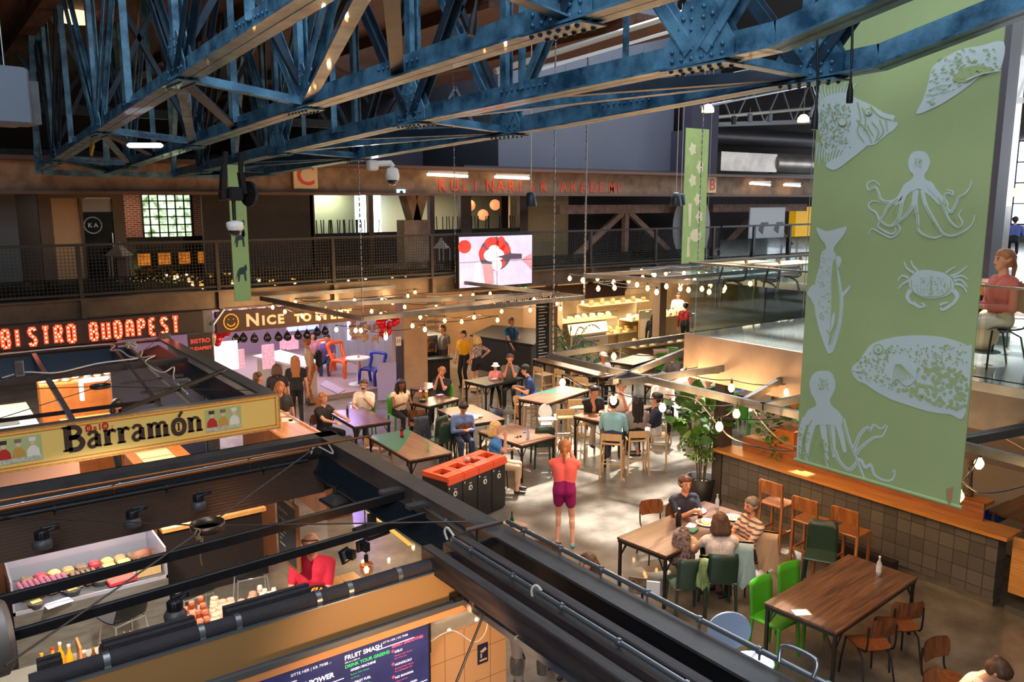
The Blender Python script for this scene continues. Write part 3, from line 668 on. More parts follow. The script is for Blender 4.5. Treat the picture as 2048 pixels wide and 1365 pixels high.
# ================================================================ NEAR STALL (open-topped black steel frame)
t=thing('market_stall','black steel open-topped frame of the jam and juice stall in front','stall frame',(0,0,0))
zt=2.7
MB().box(3.42,3.62,2.0,8.45,zt-.02,zt).box(3.60,3.62,2.0,8.45,zt-.42,zt-.02).box(3.42,3.44,5.2,8.3,zt-.18,zt-.02).build('right_fascia_beam',blk2,t)
MB().box(-.6,3.62,8.25,8.45,zt-.02,zt).box(-.6,3.6,8.25,8.27,zt-.34,zt-.02).box(-.6,3.6,8.43,8.45,zt-.42,zt).build('far_fascia_beam',blk2,t)
def corr(nm,A,B,n,depth,m,parent,along):
    # corrugated shutter between lines A->A2 (top) and B->B2 (bottom)
    b=MB(); (a0,a1),(b0,b1)=A,B; a0,a1,b0,b1=map(Vector,(a0,a1,b0,b1)); nrm=(a1-a0).cross(b0-a0).normalized()
    for i in range(n):
        t0=i/n;t1=(i+.5)/n;t2=(i+1)/n; p=[a0.lerp(b0,t0),a1.lerp(b1,t0),a0.lerp(b0,t1)+nrm*depth,a1.lerp(b1,t1)+nrm*depth,a0.lerp(b0,t2),a1.lerp(b1,t2)]
        b.add(p,[(0,1,3,2),(2,3,5,4)],False)
    return b.build(nm,m,parent)
shut=mat('brown_shutter',(96,76,64),.32,.6); shutb=mat('blue_black_shutter',(50,60,72),.4,.5)
t2=thing('roller_shutter','dark bronze corrugated roller shutter bunched under the far beam of the front stall','shutter',(0,0,0))
corr('slats',((( -.6,8.05,2.56),(3.3,8.05,2.56))),(((-.6,7.62,2.30),(3.2,7.66,2.30))),13,.02,shut,t2,0)
MB().box(-.6,3.3,8.04,8.2,2.3,2.58).build('shutter_box',blk,t2)
t3=thing('roller_shutter','blue-black corrugated roller shutter running along the right beam of the front stall','shutter',(0,0,0))
corr('slats',(((3.36,5.3,2.56),(3.36,8.1,2.56))),(((3.17,5.3,2.42),(3.17,8.1,2.42))),11,.02,shutb,t3,0)
# conduits
def pipe(pts,r,m,label,cat='conduit',name='conduit',n=10,group=None): return tag(MB().tube(pts,r,n).build(name,m),label,cat,group)
brnz=mat('orange_lit_bronze',(150,92,52),.35,.6)  # orange light on the tube is put into this bronze colour
def pclip(p0,p1,r,k,m,label,name='conduit_pipe'):
    t=thing(name,label,'pipe',p0); d=Vector(p1)-Vector(p0); MB().tube([(0,0,0),d],r,12).build('pipe',m,t); 
    for i in range(k):
        c=d*((i+.5)/k); MB().cyl(c-d.normalized()*.012,c+d.normalized()*.012,r*1.5,None,10).cyl(c,c+Vector((0,0,-.06)),.007,None,6).build('clip',m,t)
    return t
pclip((3.52,8.2,zt+.03-.12),(3.40,5.35,zt-.10),.016,5,galv,'thin galvanised pipe inside the right beam of the front stall')
pclip((-.6,8.15,zt-.1),(3.35,8.2,zt-.08),.016,5,galv,'grey conduit pipe along the far beam of the front stall')
pclip((-.6,7.98,2.64),(3.2,8.06,2.64),.022,3,brnz,'painted orange-lit tube below the grey conduit on the far beam of the front stall')
pclip((3.60,5.02,zt+.05),(3.66,2.0,zt+.05),.017,7,galv,'shiny conduit pipe on the outer edge beam from the stall corner to the lower right')
pclip((-.6,7.82,2.62),(3.1,7.86,2.60),.02,4,blk,'black lighting track tube beneath the orange-lit tube')
# cross rails with track
def rail(p,q,w,h,label,m=blk):
    t=thing('cross_rail',label,'rail',p); MB().beam((0,0,0),Vector(q)-Vector(p),w,h).build('rail_body',m,t)
    d=Vector(q)-Vector(p); MB().beam(Vector((0,-w*.3,h*.5)),d+Vector((0,-w*.3,h*.5)),w*.35,.008).build('top_lip',gry,t); return t
rail((-.6,6.13,2.6),(3.50,6.40,2.6),.05,.07,'upper black cross rail over the stools, topmost of the pair')
rail((-.6,5.56,2.6),(3.32,5.84,2.6),.045,.06,'lower black cross rail over the jars, passing in front of the red-shirted man')
# connectors on right beam
for i,(x,y,w) in enumerate(((3.42,6.40,.35),(3.42,5.95,.3))):
    tag(MB().cbox((x-.05,y,2.66),(w,.09,.03)).build('bracket',blk2),['black bracket where the upper cross rail meets the right beam','black bracket plate on the right beam just below the upper rail'][i],'bracket')
# ring and cables
rc=Vector((1.74,6.62,2.63))
t=thing('tension_ring','steel ring tied with rope where the diagonal cables cross over the front stall','ring',rc)
pr=[(.125,-.03),(.135,-.03),(.135,.03),(.125,.03),(.125,-.03)]; MB().lathe(pr,(0,0,0),28).build('ring',mat('aged_steel_ring',(92,74,62),.35,.7),t)
rope=mat('rope',(150,122,88),.9)
random.seed(5)
MB().tube(spl([(-.1,-.09,.03),(-.13,-.1,-.02),(-.09,-.12,-.05),(-.11,-.1,0),(-.08,-.1,-.1),(-.1,-.11,-.2),(-.09,-.1,-.28)],5),.007,6).tube(spl([(-.12,-.07,.03),(-.09,-.12,.02),(-.12,-.11,-.06),(-.07,-.09,-.04),(-.09,-.12,-.14),(-.12,-.1,-.18)],5),.006,6).build('rope_knot',rope,t)
cab=mat('steel_cable',(78,72,70),.4,.6)
for q,l in (((.0,8.10,2.66),'steel cable from the ring to the far left corner of the front stall'),((3.58,5.19,2.70),'steel cable from the ring to the right beam corner by the timber beams'),((3.36,8.1,2.68),'steel cable from the ring to the far right corner of the front stall'),((.2,5.1,2.68),'steel cable from the ring to the near left beside the round duct')):
    d=(Vector(q)-rc).normalized(); tag(MB().cyl(rc+d*.135,q,.007,None,8).build('cable',cab),l,'cable')
# round duct at the left edge
t=thing('ventilation_duct','big round grey metal duct at the left edge beside the cross rails','duct',(0.06,5.60,2.62))
dm=mat('duct_metal',(116,108,104),.45,.5,var=.15,vs=2)
MB().cyl((-.8,-.1,0),(.12,.02,0),.215,None,36).build('duct_body',dm,t); MB().cyl((.10,.015,0),(.16,.022,0),.24,None,36).cyl((.16,.022,0),(.2,.026,0),.235,.2,36).build('duct_flange',dm,t); MB().cyl((-.02,-.12,-.05),(-.02,-.3,-1.2),.07,None,20).build('down_pipe',mat('pinkish_pipe',(150,122,112),.4,.3),t)
# near ledge pads, tan band
pad=mat('black_foam_pad',(38,34,38),.85,bump=.4,bs=60,var=.2)
t=thing('roof_edge_pad','black padded roof edge with metal clips above the tan sign band','pad',(0,0,0))
def L(px,py,z): return atZ(px,py,z)
zz=(atY(540,1248,4.93).z+atY(865,1131,4.93).z)/2-.03; a=Vector((.3,5.0,zz+.035));b_=Vector((3.2,5.0,zz+.035))
MB().tube([a,a.lerp(b_,.5),b_],.05,12).build('pad_roll',pad,t)
for px,py in ((215,1354),(403,1288),(475,1258),(634,1202),(697,1178),(795,1145)):
    c=Vector((atY(px,py,5.0).x,5.0,zz+.035)); d=Vector((1,0,0)); MB().cyl(c-d*.018,c+d*.018,.056,None,14).build('clip',mat('zinc_clip',(120,120,122),.35,.8),t)
for (p0,p1,h,lab) in (((212,1340),(395,1282),.1,'left black timber block lying on the padded roof edge'),((455,1262),(622,1195),.1,'right black timber block lying on the padded roof edge by the jars'),((80,1372),(128,1352),.1,'small black block at the bottom left in front of the orange bottles')):
    p=Vector((atY(*p0,5.1).x,5.08,zz+.035));q=Vector((atY(*p1,5.1).x,5.08,zz+.035)); h*=.8; n=Vector((0,1,0))
    tag(MB().beam(p+n*.06,q+n*.06,.10,h).beam(p+n*.06+Vector((0,0,h/2+.008)),q+n*.06+Vector((0,0,h/2+.008)),.02,.012).build('timber_block',pad),lab,'block')
t=thing('sign_band','plain tan sign band with black strip for the shadow gap above the menu screens','panel',(0,0,0))
ya=4.93
tan=mat('tan_panel',(150,112,66),.55)
pb=atY(262,1365,ya);zz=(atY(540,1248,ya).z+atY(865,1131,ya).z)/2-.03
MB().box(pb.x-.5,3.08,ya,ya+.03,zz-.30,zz).build('panel',tan,t); MB().box(pb.x-.5,2.95,ya-.012,ya-.0,zz-.335,zz-.305).build('gap_shade_strip',blk,t)  # solid black strip put in for the shade of the gap
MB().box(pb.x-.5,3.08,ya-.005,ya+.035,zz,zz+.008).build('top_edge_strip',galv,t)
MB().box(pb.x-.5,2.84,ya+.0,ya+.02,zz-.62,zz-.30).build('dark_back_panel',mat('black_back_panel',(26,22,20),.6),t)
# menu screens and rail
ys=4.84; r0=atY(470,1368,ys); r1=atY(930,1192,ys); zr=(r0.z+r1.z)/2
t=thing('aluminium_rail','grey aluminium edge rail above the menu screens','rail',(0,ys,zr)); alu=mat('aluminium_profile',(128,132,136),.35,.8)
MB().box(0,3.1,-.025,.025,-.015,.015).box(0,3.1,-.025,-.02,.015,.025).box(0,3.1,.02,.025,.015,.025).build('rail_body',alu,t)
MB().box(0,3.1,-.02,.0,-.07,-.016).build('orange_trim',mat('orange_trim',(210,140,88),.5),t)
t=thing('aluminium_rail','grey aluminium rail with grooves running to the bottom right beside the timber beams','rail',(3.08,ys,zr))
MB().box(-.03,.03,-3.4,.03,-.02,.02).box(-.03,-.02,-3.4,.03,.02,.03).box(.02,.03,-3.4,.03,.02,.03).box(-.005,.005,-3.4,.03,.02,.028).build('rail_body',alu,t); MB().cbox((-.02,.03,.015),(.13,.09,.07)).build('corner_block',blk,t)
for k,y in enumerate((-.62,-1.3)): MB().cbox((0,y,.03),(.09,.14,.03)).build('rail_joiner',alu,t)
sx1=atY(855,1243,ys+.03).x; zs=atY(855,1243,ys+.03).z; sx0=sx1-1.62
t=thing('menu_screen','lit dark blue menu screen listing juices and smoothies','screen',(sx0,ys+.03,zs))
W=sx1-sx0
MB().box(-.02,W+.02,.0,.06,-.92,.012).build('frame',blk,t)
MB().box(0,W,-.008,0,-.9,0).build('screen_face',em('menu_blue',(38,42,92),1.0,.3,4),t)
def mtext(col,items,nm):
    b=MB()
    for s_,x,z,sz,o in items: sz*=.68; x-=.02; text(b,s_,(x,-.010,z),(1,0,0),(0,0,1),sz,o*.6,1.0)
    b.build(nm,em('menu_'+nm,col,1.3),t)
mtext((235,238,250),[('SITTE HER | KR 79/88 ,-',.60,-.06,.042,.0),('SUPER FRESH JUICE',.05,-.09,.075,.003),('PROTEIN POWER',.50,-.165,.075,.003),('SITTE HER | KR 90 ,-',.68,-.23,.038,.0),('FRUIT SMASH',.98,-.075,.07,.002),('SITTE HER | KR 79/88',1.27,-.05,.032,0),('300 ml | 400 ml',.98,-.10,.026,0),('GREEN MACHINE',1.02,-.17,.036,.001),('ENERGY FUEL',1.02,-.27,.036,.001),('SPECIAL',1.15,-.42,.036,.001),('OSLO',1.36,-.15,.036,.001),('HONOLULU',1.36,-.25,.036,.001),('NO BANANA',1.36,-.35,.036,.001),('MAKE YOUR OWN',1.34,-.43,.034,.001)],'white_lettering')
mtext((60,190,110),[('DRINK YOUR GREENS:',.98,-.135,.05,.002),('Banana, Kiwi, Orange',1.02,-.20,.024,0),('og Honey',1.02,-.226,.024,0),('Banana, Spinat, Apple',1.02,-.30,.024,0),('Fern og Banan',1.02,-.326,.024,0)],'green_lettering')
mtext((224,92,128),[('BERRY SMOOTHIE:',1.34,-.105,.045,.002),('Bananas, Apple, Banana',1.36,-.178,.022,0),('Fern, Green og',1.36,-.20,.022,0),('Bananas, Cherry, Banana',1.36,-.278,.022,0),('Fern og Bringebær (N)',1.36,-.30,.022,0),('Yoghurt, Banana',1.36,-.378,.022,0)],'pink_lettering')
mtext((226,206,96),[('BODY SMOOTHIE:',.98,-.385,.045,.002)],'yellow_lettering')
b=MB()
for x0,x1_,z in ((.3,.62,-.1),(.55,.95,-.205),(1.2,1.5,-.085),(1.34,1.6,-.455)): b.box(x0,x1_,-.0135,-.0125,z,z+.006)
b.build('underlines',em('menu_white_lettering',(235,238,250),1.3),t)
b=MB()
for z in (-.14,-.24,-.34): b.lathe([(.008,0),(.011,0),(.011,.002),(.008,.002),(.008,0)],(1.325,-.014,z+.01),12,M=Matrix.Rotation(R(90),3,'X'))
b.build('pink_rings',em('menu_pink_lettering',(224,92,128),1.3),t)
# beige wall of the juice bar with little camera sign
yb=5.12; w0=atY(862,1281,yb); w1=atY(1012,1228,yb)
bw=struct('wall_juice_bar',MB().box(w0.x-.1,w1.x,yb,yb+.04,.0,w1.z),mat('peach_wall_panel',(214,164,116),.5))
b=MB(); 
for x in (w0.x+.12,w0.x+.3,w0.x+.55): b.box(x,x+.004,yb-.002,yb,.0,w1.z)
for z in (w1.z-.22,w1.z-.5): b.box(w0.x-.1,w1.x,yb-.002,yb,z,z+.004)
struct('trim_7',b,mat('panel_groove',(140,104,70),.7))
p=atY(966,1308,yb-.01); t=thing('camera_notice','small dark blue notice with a camera symbol on the peach wall','sign',p)
MB().box(-.05,.05,0,.006,-.085,.085).build('plate',mat('notice_blue',(30,38,70),.5),t)
b=MB().cbox((0,-.004,.03),(.06,.004,.026),ry=R(-25)).cbox((-.02,-.004,-.005),(.012,.004,.05)); b.box(-.035,.035,-.004,-.001,-.06,-.045); b.build('symbol',mat('notice_cream',(214,180,150),.6),t)
# timber beams running to the lower right
dtim=woodmat('black_stained_timber',(26,22,24),(62,52,50),.6,1,2.)
otim=woodmat('brown_stained_timber',(40,26,20),(120,72,38),.5,1,1.5)
for i,(x,y1,w,h,m,lab) in enumerate(((3.235,5.12,.085,.16,dtim,'rightmost dark stained timber beam behind the pipe, running to the lower right'),(3.09,5.1,.075,.15,dtim,'middle dark timber beam carrying a galvanised pipe'),(2.92,5.12,.09,.17,dtim,'leftmost dark timber beam above the aluminium rail'))):
    b=MB().cbox((0,-1.75,0),(w,3.5,h),bev=.008); tag(b.build('timber_beam',m,loc=(x,y1,2.61)),lab,'beam')
tag(MB().cbox((0,-1.75,0),(.06,3.5,.02)).build('timber_board',otim,loc=(3.16,5.1,2.56)),'warm brown board lit between the middle and right timber beams','board')
pclip((3.105,5.05,2.72),(3.1,1.9,2.72),.017,6,galv,'galvanised pipe with joints clipped on the middle timber beam')
pipe(spl([(3.09,5.09,2.70),(3.085,5.12,2.76),(3.10,5.1,2.79),(3.105,5.02,2.75)],6),.009,mat('pale_cable',(196,186,176),.6),'pale cable looping over the end of the middle timber beam','cable','cable')
pipe(spl([(3.09,4.0,2.62),(3.08,4.02,2.72),(3.10,4.0,2.76),(3.11,3.95,2.74)],6),.009,mat('pale_cable',(196,186,176),.6),'pale cable looping round the pipe halfway along the middle timber beam','cable','cable')
# black trough right of the beams
tag(MB().box(3.30,3.56,1.9,5.0,2.35,2.38).box(3.30,3.56,4.98,5.0,2.38,2.66).box(3.545,3.56,1.9,5.0,2.38,2.66).build('cable_trough',mat('trough_black',(24,26,30),.5,.2)),'deep black trough between the right timber beam and the outer edge beam','trough')
pclip((3.45,4.95,2.42),(3.45,1.9,2.42),.016,5,mat('dull_pipe',(84,88,94),.4,.5),'dull grey pipe lying inside the deep black trough')
tag(MB().cyl((3.28,5.12,2.72),(3.58,5.06,2.74),.018,None,10).build('cross_pipe',mat('brown_pipe',(96,80,74),.5,.4)),'short brown pipe across the head of the deep black trough','pipe')
pipe(spl([(3.62,2.5,2.76),(3.66,2.5,2.84),(3.68,2.32,2.84),(3.64,2.3,2.76)],6),.012,galv,'bent metal hook on the outer conduit above the pale blue chair','hook','hook')
for i,(px,py,z) in enumerate(((1008,412/2.926+899-10,0),)): pass
# white spherical lamp + black cable
c=atZ(945,1216,2.3)
t=thing('globe_lamp','white half-silvered globe lamp hanging below the aluminium rail corner','lamp',c)
MB().ball((0,0,0),.045,18,12).build('globe',mat('cream_globe',(226,200,176),.3),t); MB().cyl((0,0,.035),(0,0,.095),.026,.022,14).build('lamp_socket',mat('copper_socket',(150,96,72),.25,.8),t)
MB().cbox((0,-.042,-.018),(.04,.008,.012)).build('lamp_slot',blk,t)
pipe([atZ(968,1228,2.36),atZ(910,1372,1.95)],.009,blk,'thick black cable hanging down in front of the peach wall','cable','cable')
pipe(spl([atZ(975,1215,2.36),atZ(972,1262,2.2),atZ(948,1285,2.1),atZ(905,1262,2.15),atZ(862,1283,2.12)],6),.004,mat('pale_cable',(196,186,176),.6),'thin pale wire looping across the peach wall','cable','wire')
# blender tops
for i,(px,py,z,r) in enumerate(((1034,1278,1.75,.06),(1038,1325,1.5,.055),(1085,1280,1.7,.05))):
    c=atZ(px,py,z); t=thing('blender',['grey plastic blender nearest the peach wall, upper one','grey blender jug below the first one beside the peach wall','grey blender right of the others, under the aluminium rail'][i],'blender',c-Vector((0,0,.3)))
    MB().lathe([(r*.9,0),(r,.1),(r*.8,.14)],(0,0,0),16).build('base',gry,t); MB().lathe([(r*.7,.14),(r,.32),(r*.95,.34)],(0,0,0),16).build('jug',mat('smoky_jug',(120,118,122),.2),t); MB().lathe([(r,.34),(r*.6,.39)],(0,0,0),16).build('lid',blk,t)
# ---- spot lamps on tracks
def spot(px,py,z,s,lab,yaw=0,tilt=0):
    c=atZ(px,py,z); t=thing('spotlight',lab,'spotlight',c,yaw)
    Mt=Matrix.Rotation(tilt,3,'X'); 
    b=MB(); b.lathe([(.075*s,-.07*s),(.08*s,-.03*s),(.065*s,.0),(.045*s,.01*s)],(0,0,0),18,M=Mt); b.build('lamp_head',blk2,t)
    b=MB().lathe([(.045*s,.01*s),(.045*s,.075*s),(.02*s,.08*s)],(0,0,0),16,M=Mt)
    for i in range(14):
        a=2*pi*i/14; v=Mt@Vector((.05*s*cos(a),.05*s*sin(a),.04*s)); b.cbox(v,(.008*s,.012*s,.06*s),rz=a)
    b.build('cooling_fins',blk,t)
    MB().cbox((.07*s,.03*s,.07*s),(.14*s,.03*s,.05*s),bev=.006).cyl((.02*s,0,.05*s),(.10*s,.02*s,.07*s),.015*s).build('track_adapter',blk,t)
    return t
spot(84,1080,2.5,1.0,'black finned spotlight, leftmost of three below the far beam of the front stall')
spot(265,1038,2.5,.95,'black finned spotlight, middle of three below the far beam of the front stall')
spot(397,1004,2.5,.9,'black finned spotlight nearest the wooden counter end, third from the left')
t=spot(350,1222,2.5,.95,'large black spotlight hanging under the lower cross rail above the amber jars',R(20)); MB().lathe([(.09,-.13),(.05,-.05),(.045,0)],(0,0,0),20).build('lamp_shade',blk2,t)
# flood lights
def flood(px,py,z,s,yaw,tilt,lab):
    c=atZ(px,py,z); t=thing('floodlight',lab,'floodlight',c,yaw)
    b=MB(); M=Matrix.Rotation(tilt,3,'X')
    h=.09*s; q=[M@Vector(v) for v in ((-h,-h,0),(h,-h,0),(h,h,0),(-h,h,0),(-h*.3,-h*.3,h*.8),(h*.3,-h*.3,h*.8),(h*.3,h*.3,h*.8),(-h*.3,h*.3,h*.8))]
    b.add(q,[(0,3,2,1),(4,5,6,7),(0,1,5,4),(1,2,6,5),(2,3,7,6),(3,0,4,7)]); b.build('reflector_hood',blk2,t)
    MB().cbox(M@Vector((0,0,0)),(h*2.25,h*2.25,.02),rx=tilt).build('front_frame',blk,t); MB().cbox(M@Vector((0,0,h*1.2)),(.05,.07,.07)).build('driver_box',blk,t); return t
for i,(px,py,z) in enumerate(((634,972,2.3),(672,1003,2.3),(742,1063,2.3))): flood(px,py,z,1.2,R(10),R(8),['black pyramid floodlight under the right beam, farthest of three','black pyramid floodlight under the right beam, middle of three','black pyramid floodlight under the right beam, nearest of three, above the yellow floor line'][i])
flood(690,1112,2.42,.55,R(30),R(70),'square black floodlight tilted forward just above the glowing bulb'); flood(722,1092,2.44,.45,R(15),R(85),'square black floodlight seen edge-on right above the glowing bulb')
# bulb
def bulb(px,py,z,r,lab,e=10,cord=.5):
    c=atZ(px,py,z); t=thing('hanging_bulb',lab,'bulb',c)
    MB().lathe([(.0,-r),(r*.6,-r*.8),(r*.97,-r*.25),(r,.05),(r*.8,r*.6),(r*.35,r*1.15),(r*.3,r*1.4)],(0,0,0),18).build('glass_bulb',glassmat('amber_glass',(255,214,160),.3),t)
    b=MB().tube([(-r*.2,0,-r*.5),(-r*.15,0,r*.5),(0,0,-r*.5),(r*.15,0,r*.5),(r*.2,0,-r*.5)],r*.07,6).ball((0,0,0),r*.34,10,7,(1,1,1.3)); b.build('filament',wcore,t)
    MB().cyl((0,0,r*1.3),(0,0,r*2.3),r*.32).build('lamp_socket',blk,t); 
    if cord: MB().cyl((0,0,r*2.2),(0,0,r*2.2+cord),.004,None,6).build('cord',blk,t)
    light('bulb_light','POINT',c,e,(1,.62,.28),r*.4); return t
bulb(733,1140,2.25,.055,'big glowing globe bulb on a thin cord right of the red-shirted man',14,.4)
# ---- bar counter, meat case, stools beyond (Barramon front)
t=thing('display_case','glass-fronted chilled display case with meats and cheeses in the stainless counter','display case',(0.5,9.62,0))
ss=stainless
MB().box(.0,1.55,.0,.9,.1,.92).build('case_body',ss,t); MB().box(0,1.55,.02,.9,.9,.94).build('display_floor',mat('case_floor_grey',(96,94,100),.3,.4),t)
MB().box(0,.02,0,.98,.92,1.3).box(1.53,1.55,0,.98,.92,1.3).box(0,1.55,.96,.98,.92,1.3).box(0,1.55,0,.015,.92,.96).build('case_frame',mat('case_white_metal',(150,146,156),.35,.4),t)
MB().box(.02,1.53,.45,.455,1.12,1.125).build('glass_shelf',glass,t)
MB().add([(0.02,.01,.96),(1.53,.01,.96),(1.53,.4,1.3),(.02,.4,1.3)],[(0,1,2,3)]).build('slanted_glass',glass,t)
# foods
def item(name,mb,m,loc,label,cat,rz=0,group=None):
    o=mb.build(name,m,loc=loc); o.rotation_euler=(0,0,rz); return tag(o,label,cat,group)
random.seed(11)
redpk=mat('red_packet',(176,44,52),.35); blupk=mat('blue_silver_packet',(126,132,190),.35,var=.6,vs=20,col2=(214,96,90)); cheese=mat('yellow_cheese',(236,190,108),.5,var=.1,vs=8); rind=mat('sausage_brown',(134,102,80),.7,var=.4,vs=20)
kraft=mat('kraft_box',(176,136,88),.8)
DZ=.945
for i in range(9): item('sausage_packet',MB().cbox((0,0,.03),(.045,.3,.05),bev=.012),blupk,(.62+i*.055,10.12,DZ+.03),'blue and red wrapped sausage packet in the row at the left of the display case','packet',R(6),'sausage packets in the display case')
for i in range(5): item('dried_sausage',MB().tube([(0,-.14,.03),(0,0,.035),(0,.14,.03)],[.015,.026,.015],8),rind,(1.15+i*.055,10.15,DZ),'brown dried sausage lying in the middle of the display case','sausage',R(4),'dried sausages in the display case')
for i in range(4): item('cheese_slab',MB().cbox((0,0,.04),(.13,.11,.06),bev=.006),cheese,(1.50+(i%2)*.16+.03,10.02+(i//2)*.16,DZ+(i%2)*.012),'yellow block of cheese stacked in the display case','cheese',R(5),'cheese blocks in the display case')
for k in range(12): item('deli_packet',MB().cbox((0,0,.04),(.11,.15,.07),bev=.015),[cheese,redpk,rind,mat('lilac_pack',(196,190,216),.4,var=.3,vs=14),kraft,mat('dark_salami',(96,50,44),.6,var=.4,vs=20)][k%6],(.66+k*.122,9.93,DZ),'deli packet in the crowded middle row of the display case','packet',R(k*7%20),'deli packets in the display case')
for k in range(10): item('deli_parcel',MB().cbox((0,0,.04),(.12,.12,.08),bev=.02),[rind,redpk,cheese,kraft][k%4],(.70+k*.14,10.36,DZ),'wrapped parcel at the back wall of the display case','parcel',R(k*11%25),'wrapped parcels at the back of the display case')
item('ham_joint',MB().ball((0,0,.07),.09,14,9,(1.3,.8,.8)).cyl((.1,0,.07),(.2,.02,.06),.03,.02),mat('ham_brown',(150,88,60),.6,var=.5,vs=14),(1.9,10.22,DZ),'brown cured ham joint at the right end of the display case','ham')
item('herb_box',MB().box(-.13,.13,-.1,.1,0,.12),kraft,(1.88,9.86,DZ),'brown cardboard box of green herbs at the right end of the display case','box')
b=MB(); 
for k in range(50): b.ball((random.uniform(-.12,.12),random.uniform(-.09,.09),.13+random.random()*.03),.017,6,4,(1,1,.5))
tag(b.build('green_herbs',mat('herb_green',(70,104,42),.7,var=.3),loc=(1.88,9.86,DZ)),'green herbs heaped on the cardboard box in the display case','herbs',kind='stuff')
item('meat_tray',MB().cbox((0,0,.03),(.3,.2,.05),bev=.01),redpk,(1.58,9.78,DZ),'red tray of sliced meat at the front of the display case','tray',R(5))
for i,(x,y) in enumerate(((.72,9.68),(1.08,9.78),(1.38,9.86))):
    t=thing('round_tub',['black round tub with orange label, leftmost in the display case','black round tub with orange label in the middle of the display case','black round tub with orange label, right one by the meat tray'][i],'tub',(x,y,DZ))
    MB().lathe([(.075,0),(.09,.05),(.085,.055)],(0,0,0),20).build('tub',mat('black_tub',(44,40,38),.4),t); MB().cbox((0,0,.058),(.10,.07,.004),rz=R(15)).build('paper_label',mat('amber_label',(206,150,72),.6),t)
item('white_paper',MB().cbox((0,0,.004),(.26,.14,.006)),mat('lilac_paper',(206,200,226),.5),(.92,9.62,DZ),'pale paper sheet between the black tubs in the display case','paper',R(12))
light('case_light','AREA',(1.3,10.2,1.7),7,(.93,.9,1),1.3,(0,0,0),sy=.3)
t=thing('bar_counter','dark-fronted bar counter with a light wooden top beside the display case','counter',(2.25,10.6,0))
MB().box(0,1.28,.08,.4,.1,1.08).build('dark_front',mat('near_black_front',(34,26,24),.4),t); MB().box(-.02,1.32,0,.45,1.08,1.13).build('wooden_top',oakt,t)
t=thing('bar_counter','dark-fronted bar counter section with an orange wooden top at the left edge','counter',(-.6,10.2,0))
MB().box(-.4,.98,.08,.4,.1,1.0).build('dark_front',MATS['near_black_front'],t); MB().box(-.4,1.02,0,.45,1.0,1.05).build('wooden_top',oakt,t)
tag(struct('trim_8',MB().box(-.6,3.75,9.35,10.7,0,.13),mat('footrest_plinth',(134,124,110),.4,.5,var=.2)),None)
# chrome bar stools
def chromestool(loc,rz,lab,seatc=blk):
    t=thing('bar_stool',lab,'bar stool',loc,rz)
    b=MB(); N=10; vs=[];fs=[]
    for i in range(N+1):
        u=i/N
        if u<.55: y=-.2+.36*u/.55; z=.74-.02*sin(u/.55*pi)
        else: k=(u-.55)/.45; y=.16+.07*k+.03*sin(k*pi/2); z=.74+.26*k**1.1
        for j in range(7): a=(j-3)/3; vs.append((a*.2*(1-.12*u*u),y-.03*a*a*(u>.5),z+.018*a*a))
    for i in range(N):
        for j in range(6): q=i*7+j; fs.append((q,q+1,q+8,q+7))
    b.add(vs,fs,True).add([(x,y,z-.012) for x,y,z in vs],[f[::-1] for f in fs],True); b.build('seat_shell',seatc,t)
    for sx in (-1,1):
        for sy in (-1,1): MB().tube([(sx*.17,sy*.14,.71),(sx*.2,sy*.19,.35),(sx*.22,sy*.22,.0)],.009,8).build('leg',chrome,t)
    MB().tube([(-.17,-.16,.71),(.17,-.16,.71),(.17,.15,.71),(-.17,.15,.71)],.009,8,True).tube([(-.19,-.19,.28),(.19,-.19,.28),(.2,.18,.28),(-.2,.18,.28)],.008,8,True).build('frame_ring',chrome,t)
    return t
for i,(x,y,a) in enumerate(((1.5,9.36,200),(2.3,9.5,185),(3.0,9.6,170))): chromestool((x,y,.0),R(a),['black-seated chrome bar stool in front of the stainless display case','black-seated chrome bar stool in the middle, before the dark bar front','black-seated chrome bar stool nearest the red-shirted man'][i])
# hanging blackboard
t=thing('hanging_blackboard','black-framed chalk menu board hanging beside the red-shirted man','blackboard',(3.02,8.28,1.35))
MB().box(-.02,.02,-.28,.28,-.02,.72).build('wooden_frame',walnut,t); MB().box(-.024,-.021,-.25,.25,.02,.68).build('board_face',mat('chalkboard',(30,30,34),.7),t)
b=MB(); 
for i,(s_,z,sz) in enumerate((('Aperitivo',.56,.07),('La Casa',.46,.06),('queso manchego',.38,.035),('jamon iberico',.33,.035),('croquetas',.28,.035),('tapas',.23,.035),('vino tinto',.17,.04))): text(b,s_,(-.025,.2,z),(0,-1,0),(0,0,1),sz,0)
b.build('chalk_writing',mat('chalk_white',(214,214,214),.9),t); MB().tube([(0,-.2,.72),(0,0,1.15),(0,.2,.72)],.006,6).build('hanging_rope',rope,t)
# yellow line on floor
struct('trim_9',MB().beam(atZ(690,985,.004)+Vector((0,0,0)),atZ(822,1092,.004),.08,.006),mat('yellow_floor_tape',(236,200,40),.5))
